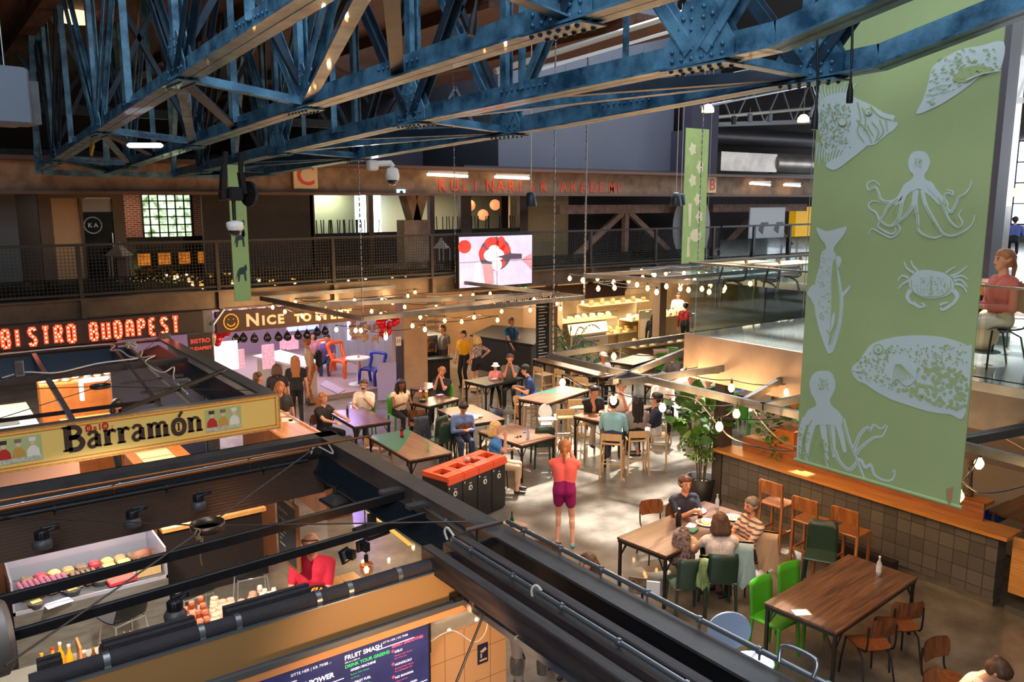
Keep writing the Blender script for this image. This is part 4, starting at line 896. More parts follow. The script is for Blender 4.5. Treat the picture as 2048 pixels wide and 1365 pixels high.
# ---- stall counter with jars and bottles
t=thing('jar_counter','glass-topped counter with jars behind the padded roof edge','counter',(0,7.35,0))
MB().box(-.5,3.1,0,.75,0,1.0).build('counter_body',ss,t); MB().box(-.5,3.3,-.1,.85,1.0,1.05).build('counter_top',mat('pale_stone_top',(160,156,146),.25),t)
tag(MB().box(-.3,.0,0,.6,0,.02).build('chopping_board',oakt,loc=(.85,7.35,1.05)),'orange wooden board at the bottom left under the juice bottles','board')
amber=mat('amber_jar_glass',(120,46,24),.12,coat=.6); lidp=mat('rose_gold_lid',(226,178,158),.3,.4); cj=mat('cream_jar',(206,168,140),.3); gj=mat('green_jar',(24,74,52),.2); 
def jar(name,c,r,h,body,lid,lab,grp,cat='jar'):
    t=thing(name,lab,cat,c,0,grp)
    MB().lathe([(r*.9,0),(r,.01),(r,h*.75),(r*.8,h*.86)],(0,0,0),14).build('glass_body',body,t); MB().lathe([(r*.85,h*.86),(r*.85,h),(r*.8,h+.004)],(0,0,0),14).build('lid',lid,t); MB().lathe([(r*1.02,h*.2),(r*1.02,h*.6)],(0,0,0),14).build('paper_label',lab_m,t)
    return t
lab_m=mat('jar_label',(212,164,140),.6)
j0=None
pos=[(388,1248),(400,1262),(372,1234),(385,1222),(403,1212),(408,1226),(398,1240),(412,1240),(378,1260),(415,1254)]
for k,(px,py) in enumerate(pos):
    c=atZ(px,py+14,1.05)
    if j0 is None: j0=jar('amber_jar',c,.036,.17,amber,mat('copper_lid',(210,128,100),.25,.6),'tall amber jar with copper lid in the cluster on the jar counter','amber jars on the jar counter')
    else: clone(j0,c)
j1=None
for k,(px,py) in enumerate([(428,1222),(432,1240),(440,1226),(446,1212),(430,1206),(455,1222),(462,1208),(430,1252)]):
    c=atZ(px,py+12,1.05)
    if j1 is None: j1=jar('preserve_jar',c,.046,.12,cj,lidp,'wide preserve jar with rose-coloured lid beside the amber jars','wide preserve jars on the jar counter')
    else: clone(j1,c)
for k,(px,py) in enumerate([(483,1204),(503,1198),(506,1188)]): jar('orange_jar',atZ(px,py+10,1.05),.045,.07,mat('orange_preserve',(206,120,70),.3),lidp,['squat orange jar right of the small green jars','squat orange jar in front of its twin near the pale lids','squat orange jar at the back next to the pale lids'][k],'orange jars on the jar counter')
for k,(px,py) in enumerate([(465,1212),(470,1220)]): jar('green_jar',atZ(px,py+6,1.05),.024,.06,gj,gj,['small dark green jar, upper of two','small dark green jar, lower of two'][k],None)
j2=None
for k,(px,py) in enumerate([(520,1185),(530,1192),(540,1198),(548,1190),(534,1204),(524,1200),(551,1202)]):
    c=atZ(px,py,1.05)
    if j2 is None: j2=jar('condiment_jar',c,.03,.07,mat('pale_condiment',(226,196,184),.3),mat('pale_lid',(240,220,204),.3),'small pale condiment jar beside the blackboard foot','pale condiment jars near the pan')
    else: clone(j2,c)
def bottle(name,c,h,r,body,cap,lab,grp=None,lb=None):
    t=thing(name,lab,'bottle',c,0,grp)
    MB().lathe([(r*.95,0),(r,.01),(r,h*.55),(r*.8,h*.66),(r*.38,h*.78),(r*.36,h*.95)],(0,0,0),14).build('glass_body',body,t); MB().cyl((0,0,h*.93),(0,0,h),r*.42,None,12).build('cap',cap,t)
    if lb: MB().lathe([(r*1.03,h*.15),(r*1.03,h*.48)],(0,0,0),14).build('paper_label',lb,t)
    return t
oj=mat('orange_juice',(240,160,34),.15,coat=.5)
capw=mat('pale_cap',(222,200,190),.4); redc=mat('red_cap',(206,50,36),.4)
for k,(px,py,h) in enumerate(((88,1358,.24),(110,1352,.27),(125,1348,.30),(143,1352,.30))):
    bottle('juice_bottle',atZ(px,py,1.07),h,.036,oj,[oj,redc,capw,capw][k],['orange juice bottle, leftmost at the bottom left edge','orange juice bottle with a red cap, second from the left','tall orange juice bottle with pale cap, third from the left','tall orange juice bottle nearest the wooden divider'][k],None,[None,mat('yellow_label',(220,190,60),.5),None,None][k])
p=atZ(163,1352,1.05); tag(MB().cbox((0,0,.16),(.02,.22,.32)).build('wooden_divider',oakt,loc=p),'upright wooden divider board beside the juice bottles','divider')
bottle('cordial_bottle',atZ(172,1352,1.05),.24,.045,mat('pink_cordial',(150,100,84),.2),capw,'pink cordial bottle right of the wooden divider'); bottle('amber_bottle',atZ(190,1340,1.05),.22,.03,mat('dark_amber',(110,66,24),.2),mat('gold_cap',(190,140,60),.3,.6),'amber bottle with gold cap right of the pink cordial')
b0=None
for k,(px,py) in enumerate([(203,1312),(214,1314),(224,1304),(245,1296),(250,1290),(248,1300),(258,1302),(266,1296),(270,1288),(272,1298),(280,1300),(293,1294),(262,1288)]):
    c=atZ(px,py,1.05)
    if b0 is None: b0=bottle('dark_bottle',c,.13,.022,mat('black_bottle_glass',(26,20,22),.15),mat('copper_cap',(176,120,110),.3,.5),'small black sauce bottle among the dark bottles on the jar counter','small dark bottles on the jar counter')
    else: clone(b0,c)
light('jar_light','SPOT',(2.0,7.3,2.4),150,(1,.88,.72),.05,spot=R(95),target=(2.2,7.8,1.0)); light('jar_light2','SPOT',(.8,7.0,2.4),90,(1,.86,.7),.05,spot=R(90),target=(.8,7.7,1.0))
light('stall_lamp','SPOT',(1.5,8.6,2.5),260,(1,.9,.78),.08,spot=R(110),target=(1.6,10,.3)); light('juice_light','SPOT',(2.6,3.6,2.3),60,(1,.6,.3),.08,spot=R(110),target=(2.9,5.2,1.9))
# pan and little board
p=atZ(632,1190,1.08); t=thing('frying_pan','black pan of orange food with a wooden spoon held by the red-shirted man','pan',p)
MB().lathe([(.0,.0),(.10,.002),(.13,.035),(.135,.035),(.105,-.004),(0,-.006)],(0,0,.01),24).build('pan',blk,t); b=MB(); random.seed(2)
for k in range(60): a=random.uniform(0,2*pi); r=.1*random.random()**.5; b.ball((r*cos(a),r*sin(a),.02+random.random()*.012),.014,6,4)
b.build('orange_rice',mat('saffron_food',(240,150,28),.5),t); MB().beam((-.02,-.03,.05),(-.14,.10,.09),.022,.01).build('wooden_spoon',oak,t)
tag(MB().box(0,1.0,-.25,.25,0,.05).build('service_ledge',oakt,loc=(2.75,8.0,1.0)),'orange wooden service ledge in front of the red-shirted man','ledge')
# ================================================================ SECOND STALL WITH YELLOW SIGN
lg=mat('light_grey_steel',(128,134,140),.35,.6,var=.15,vs=3)
t=thing('market_stall','grey steel open-topped frame of the stall with the yellow sign board',"stall frame",(0,0,0))
MB().box(-2,3.82,10.62,10.78,2.64,2.68).build('front_beam',lg,t); MB().box(3.62,3.82,10.78,16.45,2.64,2.68).box(3.80,3.82,10.78,16.45,2.3,2.64).build('right_beam',lg,t)
MB().box(-2,3.82,16.3,16.45,2.62,2.66).build('far_beam',blk2,t)
t=thing('roller_shutter','dark blue corrugated roller shutter inside the right beam of the yellow-signed stall','shutter',(0,0,0))
corr('slats',(((3.58,10.95,2.58),(3.58,16.1,2.58))),(((3.18,10.95,2.48),(3.18,16.1,2.48))),9,.025,shutb,t,0)
t=thing('roller_shutter','dark brown corrugated roller shutter at the far side of the yellow-signed stall','shutter',(0,0,0))
corr('slats',(((-2,16.2,2.6),(3.1,16.2,2.6))),(((-2,15.3,2.35),(3.1,15.3,2.35))),15,.03,shutb,t,0)
# yellow sign
t=thing('stall_sign','yellow sign board reading Oslo Barramón with an orange border and two painted pictures','sign',(-1.2,10.58,2.235))
SWd=5.0; SH=.43
ysign=mat('yellow_sign',(232,200,112),.5); ob=mat('orange_border',(206,120,34),.5); dkt=mat('dark_lettering',(58,40,32),.6); rt=mat('red_lettering',(184,40,34),.6)
MB().box(0,SWd,0,.04,0,SH).build('board',ysign,t)
MB().box(-.02,SWd+.02,-.006,.05,-.03,.0).box(-.02,SWd+.02,-.006,.05,SH,SH+.02).box(SWd,SWd+.02,-.006,.05,0,SH).build('frame',oakt,t)
MB().box(.0,SWd-.03,-.003,0,.02,.035).box(.0,SWd-.03,-.003,0,SH-.035,SH-.02).box(SWd-.045,SWd-.03,-.003,0,.02,SH-.02).build('border_line',ob,t)
# lettering: slab serif glyphs drawn as strokes
def sx_(px,py): q=atY(px,py,10.58); return (q.x+1.2,q.z-2.235)
b=MB()
def glyph(polys,x,z,s,O=(0,-.001,0)):
    for kind,pts,w in polys:
        P=[(x+u*s,z+v*s) for u,v in pts]
        w=w*1.42
        if kind=='s': b.stroke(spl(P,6) if len(P)>2 else P,w*s,O,(1,0,0),(0,0,1),.003)
        elif kind=='l': b.stroke(P,w*s,O,(1,0,0),(0,0,1),.003)
        else: b.prism(P,O,(1,0,0),(0,0,1),.003)
serif=lambda x,y,w=.42: ('l',[(x-w/2,y),(x+w/2,y)],.09)
GL={'B':([('l',[(.25,0),(.25,1.5)],.3),serif(.2,.04,.5),serif(.2,1.46,.5),('s',[(.25,1.44),(.7,1.42),(.92,1.15),(.7,.84),(.3,.8)],.2),('s',[(.3,.8),(.8,.76),(1.02,.4),(.78,.06),(.25,.05)],.22)],1.2),
'a':([('s',[(.12,.8),(.3,.97),(.55,.92),(.62,.7)],.14),('l',[(.63,.8),(.63,.05)],.24),('s',[(.62,.55),(.3,.5),(.12,.25),(.28,.03),(.6,.15)],.15),serif(.72,.05,.22)],.92),
'r':([('l',[(.22,0),(.22,.95)],.24),serif(.22,.04,.5),serif(.14,.93,.26),('s',[(.26,.6),(.4,.88),(.6,.92)],.13),('l',[(.56,.78),(.64,.95)],.2)],.76),
'm':([('l',[(.2,0),(.2,.95)],.22),serif(.2,.04,.42),serif(.12,.93,.24),('s',[(.22,.7),(.4,.92),(.6,.88),(.66,.6)],.13),('l',[(.66,.75),(.66,0)],.22),serif(.66,.04,.4),('s',[(.68,.7),(.85,.92),(1.06,.88),(1.12,.6)],.13),('l',[(1.12,.75),(1.12,0)],.22),serif(1.14,.04,.42)],1.42),
'o':([('s',[(.1,.48),(.2,.82),(.45,.95),(.72,.82),(.82,.48),(.72,.12),(.45,.0),(.2,.12),(.1,.48)],.2),('l',[(.46,.25),(.46,.7)],.08),('l',[(.38,.25),(.54,.25)],.05),('l',[(.36,.7),(.54,.7)],.05)],.98),
'n':([('l',[(.2,0),(.2,.95)],.22),serif(.2,.04,.42),serif(.12,.93,.24),('s',[(.22,.7),(.42,.92),(.66,.86),(.72,.6)],.13),('l',[(.72,.75),(.72,0)],.22),serif(.74,.04,.42)],1.0)}
p0=sx_(130,917);p1=sx_(378,876); s_=(p1[0]-p0[0])/7.0; x=p0[0]; z=.115
for ch in 'Barramon':
    g,wd=GL[ch]; glyph(g,x,z,s_*.97); x+=wd*s_
    if ch=='o': glyph([('l',[(-.5,1.08),(-.28,1.42)],.13)],x,z,s_)
b.build('dark_letters',dkt,t)
b=MB(); q=sx_(182,882); s2=.066; x=q[0]-.05; z=.318
for ch in 'oslo':
    if ch in 'o': glyph(GL['o'][0],x,z,s2*1.15); x+=.085
    elif ch=='s': text(b,'s',(x,0,z),(1,0,0),(0,0,1),.10,.003); x+=.06
    else: text(b,'l',(x,0,z),(1,0,0),(0,0,1),.10,.004); x+=.035
b.cbox((q[0]-.04,-.003,z+.0),(.014,.003,.014)).cbox((x+.025,-.003,z+.02),(.014,.003,.014)); b.build('red_letters',rt,t)
# painted pictures: plain generic figures at a table
def picture(x0,z0,w,h):
    o=(0,-.003,0); U=(1,0,0);V=(0,0,1)
    MB().box(x0,x0+w,-.003,0,z0,z0+h).build('picture_background',mat('picture_olive',(176,184,124),.6),t)
    b=MB()
    for i,(m) in enumerate((rt,mat('picture_ochre',(196,150,70),.6),mat('picture_white',(226,224,214),.6))):
        cx=x0+w*(.18+.31*i); b=MB()
        b.prism([(cx-w*.15,z0+h*.12),(cx+w*.15,z0+h*.12),(cx+w*.13,z0+h*.45),(cx+w*.05,z0+h*.6),(cx-w*.05,z0+h*.6),(cx-w*.13,z0+h*.45)],o,U,V,.002); b.build('painted_figure',m,t)
        b=MB().prism([(cx+w*.055*cos(k*.6),z0+h*.72+w*.07*sin(k*.6)) for k in range(10)],o,U,V,.003); b.build('painted_face',mat('picture_skin',(214,190,160),.6),t)
        b=MB().prism([(cx-w*.07,z0+h*.78),(cx+w*.07,z0+h*.78),(cx+w*.08,z0+h*.93),(cx-w*.08,z0+h*.93)],o,U,V,.004); b.build('painted_hat',[dkt,mat('picture_grey',(120,110,96),.6),white][i],t)
    MB().box(x0+w*.02,x0+w*.98,-.007,-.005,z0+h*.02,z0+h*.2).build('painted_table',mat('picture_table',(190,196,176),.6,var=.3,vs=30),t)
a=sx_(410,860);picture(sx_(410,835)[0],.07,.46,.30); picture(sx_(85,900)[0]-.46,.07,.46,.30)
# rails in second stall
for i,(p,q,lab) in enumerate((((1.55,16.2,2.62),(1.38,10.85,2.62),'light grey rail running back from the yellow sign, leftmost'),((2.8,16.25,2.62),(2.4,10.85,2.62),'dark rail running back above the wooden kitchen counter in the yellow-signed stall'),((3.02,16.1,2.62),(2.78,10.85,2.62),'grey rail with white cables running back beside the shutter'),((-1.5,13.6,2.64),(3.55,14.1,2.64),'wide dark cross rail with a looping white cable over the kitchen'),((-1.5,11.5,2.62),(2.5,11.42,2.62),'black tube cross rail just behind the yellow sign'),((1.9,10.85,2.68),(3.72,12.6,2.68),'black diagonal brace behind the right end of the yellow sign'),((2.3,12.9,2.6),(3.2,13.0,2.6),'short grey cross bar between the rails near the shutter, farther one'),((2.4,12.1,2.6),(3.2,12.2,2.6),'short grey cross bar between the rails near the shutter, nearer one'))):
    t=thing('overhead_rail',lab,'rail',p); MB().beam((0,0,0),Vector(q)-Vector(p),[.07,.05,.05,.09,.045,.045,.06,.06][i],[.05,.05,.05,.10,.045,.045,.03,.03][i]).build('rail_body',[lg,blk2,gry,blk2,blk,blk,gry,gry][i],t)
rc2=Vector((1.98,12.6,2.66)); t=thing('tension_ring','thin steel ring joining the cables over the kitchen of the yellow-signed stall','ring',rc2); MB().lathe([(.125,-.02),(.135,-.02),(.135,.02),(.125,.02),(.125,-.02)],(0,0,0),24).build('ring',cab,t)
for q,l in (((-1.2,14.0,2.68),'thin cable from the second ring to the left edge over the kitchen'),((3.6,11.0,2.68),'thin cable from the second ring to the sign corner'),((3.5,16.1,2.66),'thin cable from the second ring to the far junction box'),((.2,10.9,2.68),'thin cable from the second ring to the near left behind the sign')):
    d=(Vector(q)-rc2).normalized(); tag(MB().cyl(rc2+d*.135,q,.006,None,6).build('cable',cab),l,'cable')
tag(MB().tube(spl([(-.0,16.2,2.66),(2.6,16.2,2.68),(2.66,15.6,2.66),(2.75,15.3,2.7),(2.8,14.8,2.66),(2.8,14.2,2.72),(2.2,14.0,2.74),(1.6,13.8,2.70),(1.2,13.9,2.74),(.9,13.9,2.69)],5),.012,6).build('cable',white),'white cable looping along the rails over the kitchen','cable')
tag(MB().tube(spl([(3.0,15.6,2.7),(2.9,15.3,2.85),(3.05,15.0,2.72),(2.95,14.6,2.66),(3.1,14.3,2.72),(2.86,13.9,2.7),(2.9,13.0,2.68),(3.05,12.9,2.76),(2.9,12.3,2.7),(2.85,11.4,2.66)],5),.011,6).build('cable',white),'white cable snaking along the shutter side of the second stall','cable')
random.seed(4)
b=MB()
for k in range(7): b.tube(spl([(3.0+random.uniform(-.1,.1),15.7+random.uniform(-.2,.1),2.66+random.uniform(0,.12)) for _ in range(5)],5),.014,6)
tag(b.build('cable_bundle',mat('pale_cable',(196,186,176),.6)),'tangled bundle of grey cables by the far junction box','cables')
def jbox(c,sz,lab,m=lg):
    t=thing('junction_box',lab,'box',c); MB().cbox((0,0,0),sz,bev=.01).build('housing',m,t); MB().cbox((0,-sz[1]/2-.003,0),(sz[0]*.7,.006,sz[2]*.7)).build('cover',gry,t)
jbox(atZ(330,672,2.78),(.18,.12,.10),'grey junction box at the far corner of the second stall'); jbox(atZ(38,737,2.82),(.12,.12,.24),'upright grey electrical box on the wide dark cross rail'); jbox(atZ(365,763,2.70),(.2,.12,.07),'flat grey junction box on the rail with white cables')
jbox(atZ(695,885,2.62),(.11,.1,.13),'small black junction box with cables inside the far corner of the front stall',blk2)
tag(MB().tube(spl([(3.5,7.9,2.62),(3.42,8.05,2.68),(3.36,7.8,2.64),(3.30,8.1,2.66),(3.2,8.0,2.62)],5),.009,6).build('cable',mat('pale_cable',(196,186,176),.6)),'pale cables curling at the far corner of the front stall','cable')
tag(MB().cyl(atZ(0,1003,2.8),atZ(742,872,2.8),.014,None,8).build('bronze_rod',brnz),'thin bronze rod running over the far beam of the front stall','rod')
# interior seen through the frame: kitchen under the mezzanine
kit=mat('kitchen_steel',(186,190,190),.3,.5); shelfw=oakt
t=thing('kitchen_bench','long stainless kitchen bench with sinks at the left behind the yellow-signed stall','bench',(.2,17.6,0)); MB().box(-1.5,1.5,0,2.6,.85,.95).build('bench_top',kit,t); MB().box(-1.5,1.5,.0,.05,.1,.85).build('front_panel',kit,t); MB().box(-.4,.3,.6,1.1,.951,.96).box(.5,1.2,.6,1.1,.951,.96).build('sink_bowl',gry,t)
MB().tube([(.1,1.2,.95),(.1,1.2,1.25),(.1,1.0,1.3)],.015,6).build('tap',chrome,t)
t=thing('kitchen_partition','pinkish steel partition panel beside the stainless kitchen bench','partition',(-.5,12.0,0)); MB().box(0,2.05,0,.06,.1,2.0).build('panel',mat('peach_steel',(164,130,116),.45,.2),t); MB().box(0,2.05,-.01,.07,2.0,2.03).build('top_edge',lg,t)
t=thing('shelf_counter','orange-lit wooden counter in the kitchen below the second ring','counter',(2.1,17.0,0))
MB().box(0,1.9,0,.9,0,.95).build('counter_body',mat('kitchen_orange_wood',(170,96,40),.5,var=.2),t); MB().box(-.05,1.95,-.05,.95,.95,1.0).build('counter_top',oakt,t)
t=thing('shelf_counter','wooden serving shelf with crockery at the back of the kitchen','shelf',(2.0,20.4,0)); MB().box(0,3.2,0,.5,0,1.2).build('shelf_body',MATS['kitchen_orange_wood'],t); MB().box(0,3.2,0,.5,1.2,1.24).build('shelf_top',oakt,t)
random.seed(9)
cr=None
for k in range(14):
    c=(2.1+k*.22,20.55+random.uniform(-.05,.2),1.24)
    if cr is None:
        cr=thing('crockery_stack','white crockery stack on the serving shelf at the back of the kitchen','crockery',c,0,'crockery on the kitchen shelf'); MB().lathe([(.04,0),(.08,.02),(.08,.06),(.07,.06)],(0,0,0),12).lathe([(.04,.06),(.08,.08),(.08,.12),(.07,.12)],(0,0,0),12).build('bowls',white,cr)
    else: clone(cr,c)
t=thing('monitor_hood','square white and green lit display frame hanging by the second ring','display',atZ(185,765,2.2)); MB().box(-.2,.25,0,.1,0,.06).box(-.2,-.14,0,.1,-.3,0).box(-.2,.25,-.2,.02,.05,.08).build('hood',mat('pale_display',(206,220,236),.4,emit=.8,ecol=(190,225,225)),t)
tag(MB().box(2.9,4.6,17.2,17.25,0,2.2).build('room_divider',mat('slate_blue_panel',(70,78,112),.5)),'slate blue upright panel behind the kitchen worker','panel')
tag(MB().box(2.6,3.5,13.2,15.2,.95,1.0).box(2.65,3.45,13.3,15.1,0,.95).build('table_runner_counter',MATS['kitchen_orange_wood']),'warm wooden inner counter right below the shutter rails','counter')
for i in range(4): tag(MB().box(0,.5,0,.35,0,.02).build('wooden_tray',cream,loc=(2.75+(i%2)*.0,13.4+i*.43,1.0)),['nearest pale tray on the warm inner counter','second pale tray on the warm inner counter','third pale tray on the warm inner counter','farthest pale tray on the warm inner counter'][i],'tray')
light('kitchen_light','AREA',(1.6,18.8,2.95),220,(1,.80,.58),2.6,(0,0,0),sy=3); light('kitchen_light2','AREA',(3.2,13.8,2.4),45,(1,.72,.42),.8,(0,0,0),sy=2.5); light('kitchen_light3','AREA',(.3,18.6,2.95),200,(.95,.96,1),2,(0,0,0),sy=2)
# under the yellow sign: counter top with food seen between sign and front stall
t=thing('tapas_counter','warm-lit tapas counter with cloths and bread just below the yellow sign','counter',(1.2,11.2,0)); MB().box(-2,2.7,0,.7,0,1.0).build('counter_body',mat('copper_front',(150,96,64),.4,.3),t); MB().box(-2,2.75,-.05,.75,1.0,1.04).build('counter_top',oakt,t)
item('orange_cloth',MB().ball((0,0,.02),.12,12,8,(1.3,.9,.4)),mat('orange_cloth',(226,140,40),.8,bump=.5,bs=12),(3.05,11.5,1.04),'crumpled orange cloth on the tapas counter','cloth')
item('brown_cloth',MB().ball((0,0,.02),.2,12,8,(1.6,.8,.35)),mat('brown_cloth',(168,104,70),.8,bump=.5,bs=12),(2.3,11.5,1.04),'draped brown cloth on the tapas counter','cloth')
for k in range(6): bottle('wine_bottle',(3.3+.09*k,11.45+.05*(k%2),1.04),.28,.035,mat('olive_glass',(60,70,30),.15),mat('gold_cap',(190,140,60),.3,.6),'dark wine bottle in the row on the tapas counter right end','wine bottles on the tapas counter') if k<3 else None
light('tapas_light','AREA',(2.4,11.6,2.2),40,(1,.7,.4),1.6,(0,0,0),sy=.4)
# bar counter right of the yellow sign
def qcounter(name,label,zc,pts,topm,bodym,h=1.1,th=.05,cat='counter'):
    P=[atZ(px,py,zc) for px,py in pts]; t=thing(name,label,cat,(0,0,0))
    A=sum(P[i-1].x*P[i].y-P[i].x*P[i-1].y for i in range(4))
    if A<0: P=P[::-1]
    MB().prism([(p.x,p.y) for p in P],(0,0,zc-th),(1,0,0),(0,1,0),th).build('counter_top',topm,t)
    c=sum(P,Vector())/4; Q=[c+(p-c)*.88 for p in P]; MB().prism([(p.x,p.y) for p in Q],(0,0,0),(1,0,0),(0,1,0),zc-th).build('counter_body',bodym,t); return t
t=thing('drinking_counter','wooden bar counter with menus running back from the corner of the yellow sign','counter',(5.35,12.2,0))
MB().box(-.32,.32,0,4.4,1.06,1.1).build('counter_top',oakt,t); MB().box(.28,.32,0,4.4,1.1,1.13).build('edge_lip',oakt,t); MB().box(-.2,.25,.1,4.3,0,1.06).build('counter_body',walnut,t)
for k,(px,py) in enumerate(((568,829),(574,840),(588,843))): item('menu_sheet',MB().box(-.1,.1,-.15,.15,0,.004),white,atZ(px,py,1.1),['white menu sheet lying farthest back on the bar counter','white menu sheet in the middle on the bar counter','white menu sheet nearest the front on the bar counter'][k],'menu',R(-20))
# ================================================================ MARQUEE SIGNS
t=thing('marquee_sign','dark sign board with red glowing bulb letters reading BISTRO BUDAPEST','sign',(0,16.9,2.62))
MB().box(-3.5,4.62,0,.12,0,.44).build('board',mat('sign_dark_brown',(52,38,34),.6),t)
redglow=mat('red_letter_glow',(235,70,40),.5,emit=1.3,ecol=(240,70,36)); bulbm=mat('letter_bulb',(255,214,170),.4,emit=5,ecol=(255,205,160))
b=MB(); bb=MB()
SEG={'B':[[(0,0),(0,1)],[(0,1),(.45,1),(.5,.75),(.45,.52),(0,.5)],[(.45,.5),(.52,.25),(.45,0),(0,0)]],'I':[[(.1,0),(.1,1)]],'S':[[(.5,.85),(.42,1),(.1,1),(0,.82),(.1,.6),(.42,.42),(.5,.2),(.4,0),(.08,0),(0,.15)]],'T':[[(0,1),(.55,1)],[(.27,1),(.27,0)]],'R':[[(0,0),(0,1)],[(0,1),(.45,1),(.5,.75),(.42,.52),(0,.5)],[(.25,.5),(.5,0)]],
'O':[[(0,0),(0,1)],[(0,1),(.5,1)],[(.5,1),(.5,0)],[(0,0),(.5,0)]],'U':[[(0,1),(0,0),(.5,0),(.5,1)]],'D':[[(0,0),(0,1)],[(0,1),(.38,1),(.5,.8),(.5,.2),(.38,0),(0,0)]],'A':[[(0,0),(0,.8),(.12,1),(.38,1),(.5,.8),(.5,0)],[(0,.45),(.5,.45)]],'P':[[(0,0),(0,1)],[(0,1),(.42,1),(.5,.8),(.42,.55),(0,.5)]],'E':[[(0,0),(0,1)],[(0,1),(.45,1)],[(0,.5),(.4,.5)],[(0,0),(.45,0)]]}
xe=atY(366,650,16.88).x; txt='BISTRO BUDAPEST'; s=.30; adv=.208; x=xe-.19-13*adv-.165
for ch in txt:
    if ch!=' ':
        for seg in SEG[ch]:
            P=[(x+u*s*.62,.06+v*s) for u,v in seg]
            b.stroke(P,.066,(0,-.01,0),(1,0,0),(0,0,1),.02)
            for (u0,v0),(u1,v1) in zip(P,P[1:]):
                L_=math.hypot(u1-u0,v1-v0); n=max(1,round(L_/.07))
                for k in range(n): bb.ball((u0+(u1-u0)*(k+.5)/n,-.034,v0+(v1-v0)*(k+.5)/n),.0125,6,4)
        b.build('red_letter',redglow,t); b=MB()
    x+=adv if ch!=' ' else .165
bb.build('letter_bulbs',bulbm,t)
t=thing('wall_sign','black square board with red lettering BISTRO BUDAPEST under the marquee sign','sign',(4.2,16.5,1.85))
MB().box(0,.46,0,.04,0,.82).build('board',mat('sign_black',(40,34,34),.6),t); b=MB()
text(b,'BISTRO',(.23,0,.64),(1,0,0),(0,0,1),.115,.004,align='CENTER');text(b,'BUDAPEST',(.23,0,.50),(1,0,0),(0,0,1),.09,.004,align='CENTER');text(b,'&',(.23,0,.28),(1,0,0),(0,0,1),.16,.006,align='CENTER'); b.build('red_lettering',mat('sign_red',(196,60,48),.5,emit=.4,ecol=(196,60,48)),t)
t=thing('corner_post','dark grey steel post with a lamp housing between the two shop signs','post',(4.72,17.05,0)); MB().box(-.12,.12,0,.14,0,3.05).build('post_body',gry,t); MB().beam((.1,-.05,2.75),(.35,-.02,3.05),.12,.03).build('white_bracket',white,t); MB().lathe([(.05,0),(.09,.12),(.09,.2),(.06,.22)],(.05,-.12,2.35),14).build('lamp_housing',mat('beige_housing',(170,150,130),.5),t)
t=thing('shop_sign','brown sign board with a smiling face and hand lettering reading NICE TO MEET','sign',(4.9,17.0,2.56)); MB().box(0,4.1,0,.1,0,.44).build('board',mat('sign_brown',(66,44,32),.7),t)
b=MB(); b.stroke([(.30+.15*cos(k*.42),.22+.16*sin(k*.42)) for k in range(15)],.022,(0,-.004,0),(1,0,0),(0,0,1),.006,True)
b.stroke([(.30+.085*cos(a),.22+.09*sin(a)) for a in [R(200+i*14) for i in range(11)]],.02,(0,-.004,0),(1,0,0),(0,0,1),.006); b.ball((.25,-.006,.27),.012,6,4).ball((.35,-.006,.27),.012,6,4); b.build('smiling_face',mat('face_orange',(228,150,40),.6,emit=.35,ecol=(228,150,40)),t)
b=MB()
for s_,x,sz in (('N',.60,.36),('ICE',.94,.27),('TO',1.66,.23),('M',2.12,.34),('EET',2.48,.26)): text(b,s_,(x,-.002,.10),(1,0,0),(0,0,1),sz,.012,1.05,space=1.25)
b.build('hand_lettering',mat('letter_pink',(222,176,140),.6,emit=.25,ecol=(222,176,140)),t)
# ================================================================ FURNITURE
fst=mat('table_leg_steel',(44,40,40),.4,.4)
TABS={}
def table(label,z,P,top,name='dining_table',paint=None,ext=0.):
    # P: three pixel corners of the top (A, B, C in order around); fourth is derived
    A,B,C=[atZ(px,py,z) for px,py in P]; D=A+C-B; e1=B-A; e2=C-B
    if e1.length<e2.length: A,B,C,D=B,C,D,A; e1=B-A; e2=C-B
    ux=e1.normalized(); uy=(e2-ux*e2.dot(ux)).normalized(); 
    if ux.cross(uy).z<0: uy=-uy; A,B,C,D=B,A,D,C; ux=-ux
    Lx=e1.length+ext; Ly=abs(e2.dot(uy)); c=(A+B+C+D)/4
    t=thing(name,label,'table',(c.x,c.y,0),math.atan2(ux.y,ux.x)); hx,hy=Lx/2,Ly/2
    MB().cbox((0,0,z-.016),(Lx,Ly,.032),bev=.004).build('tabletop',top,t)
    MB().box(-hx+.01,hx-.01,-hy+.01,-hy+.03,z-.075,z-.033).box(-hx+.01,hx-.01,hy-.03,hy-.01,z-.075,z-.033).box(-hx+.01,-hx+.03,-hy+.03,hy-.03,z-.075,z-.033).box(hx-.03,hx-.01,-hy+.03,hy-.03,z-.075,z-.033).build('apron',fst,t)
    for sx in (-1,1):
        for sy in (-1,1):
            x,y=sx*(hx-.035),sy*(hy-.035)
            MB().beam((x,y,0),(x,y,z-.034),.035,.035,(0,1,0)).beam((x,y,z-.28),(x-sx*.17,y,z-.06),.014,.014).beam((x,y,z-.28),(x,y-sy*.12,z-.06),.014,.014).build('leg',fst,t)
    if paint:
        M=Matrix.Rotation(-math.atan2(ux.y,ux.x),4,'Z')
        pts=[M@(atZ(px,py,z)-Vector((c.x,c.y,0))) for px,py in paint]; q=[(max(-hx,min(hx,p.x)),max(-hy,min(hy,p.y))) for p in pts]
        if sum(q[i-1][0]*q[i][1]-q[i][0]*q[i-1][1] for i in range(len(q)))<0: q=q[::-1]
        MB().prism(q,(0,0,z),(1,0,0),(0,1,0),.002).build('painted_corner',teal,t)
    return t
table('large brown plank table with a water bottle beside the green chairs',.75,[(1534,1202),(1668,1270),(1831,1158)],dwood)
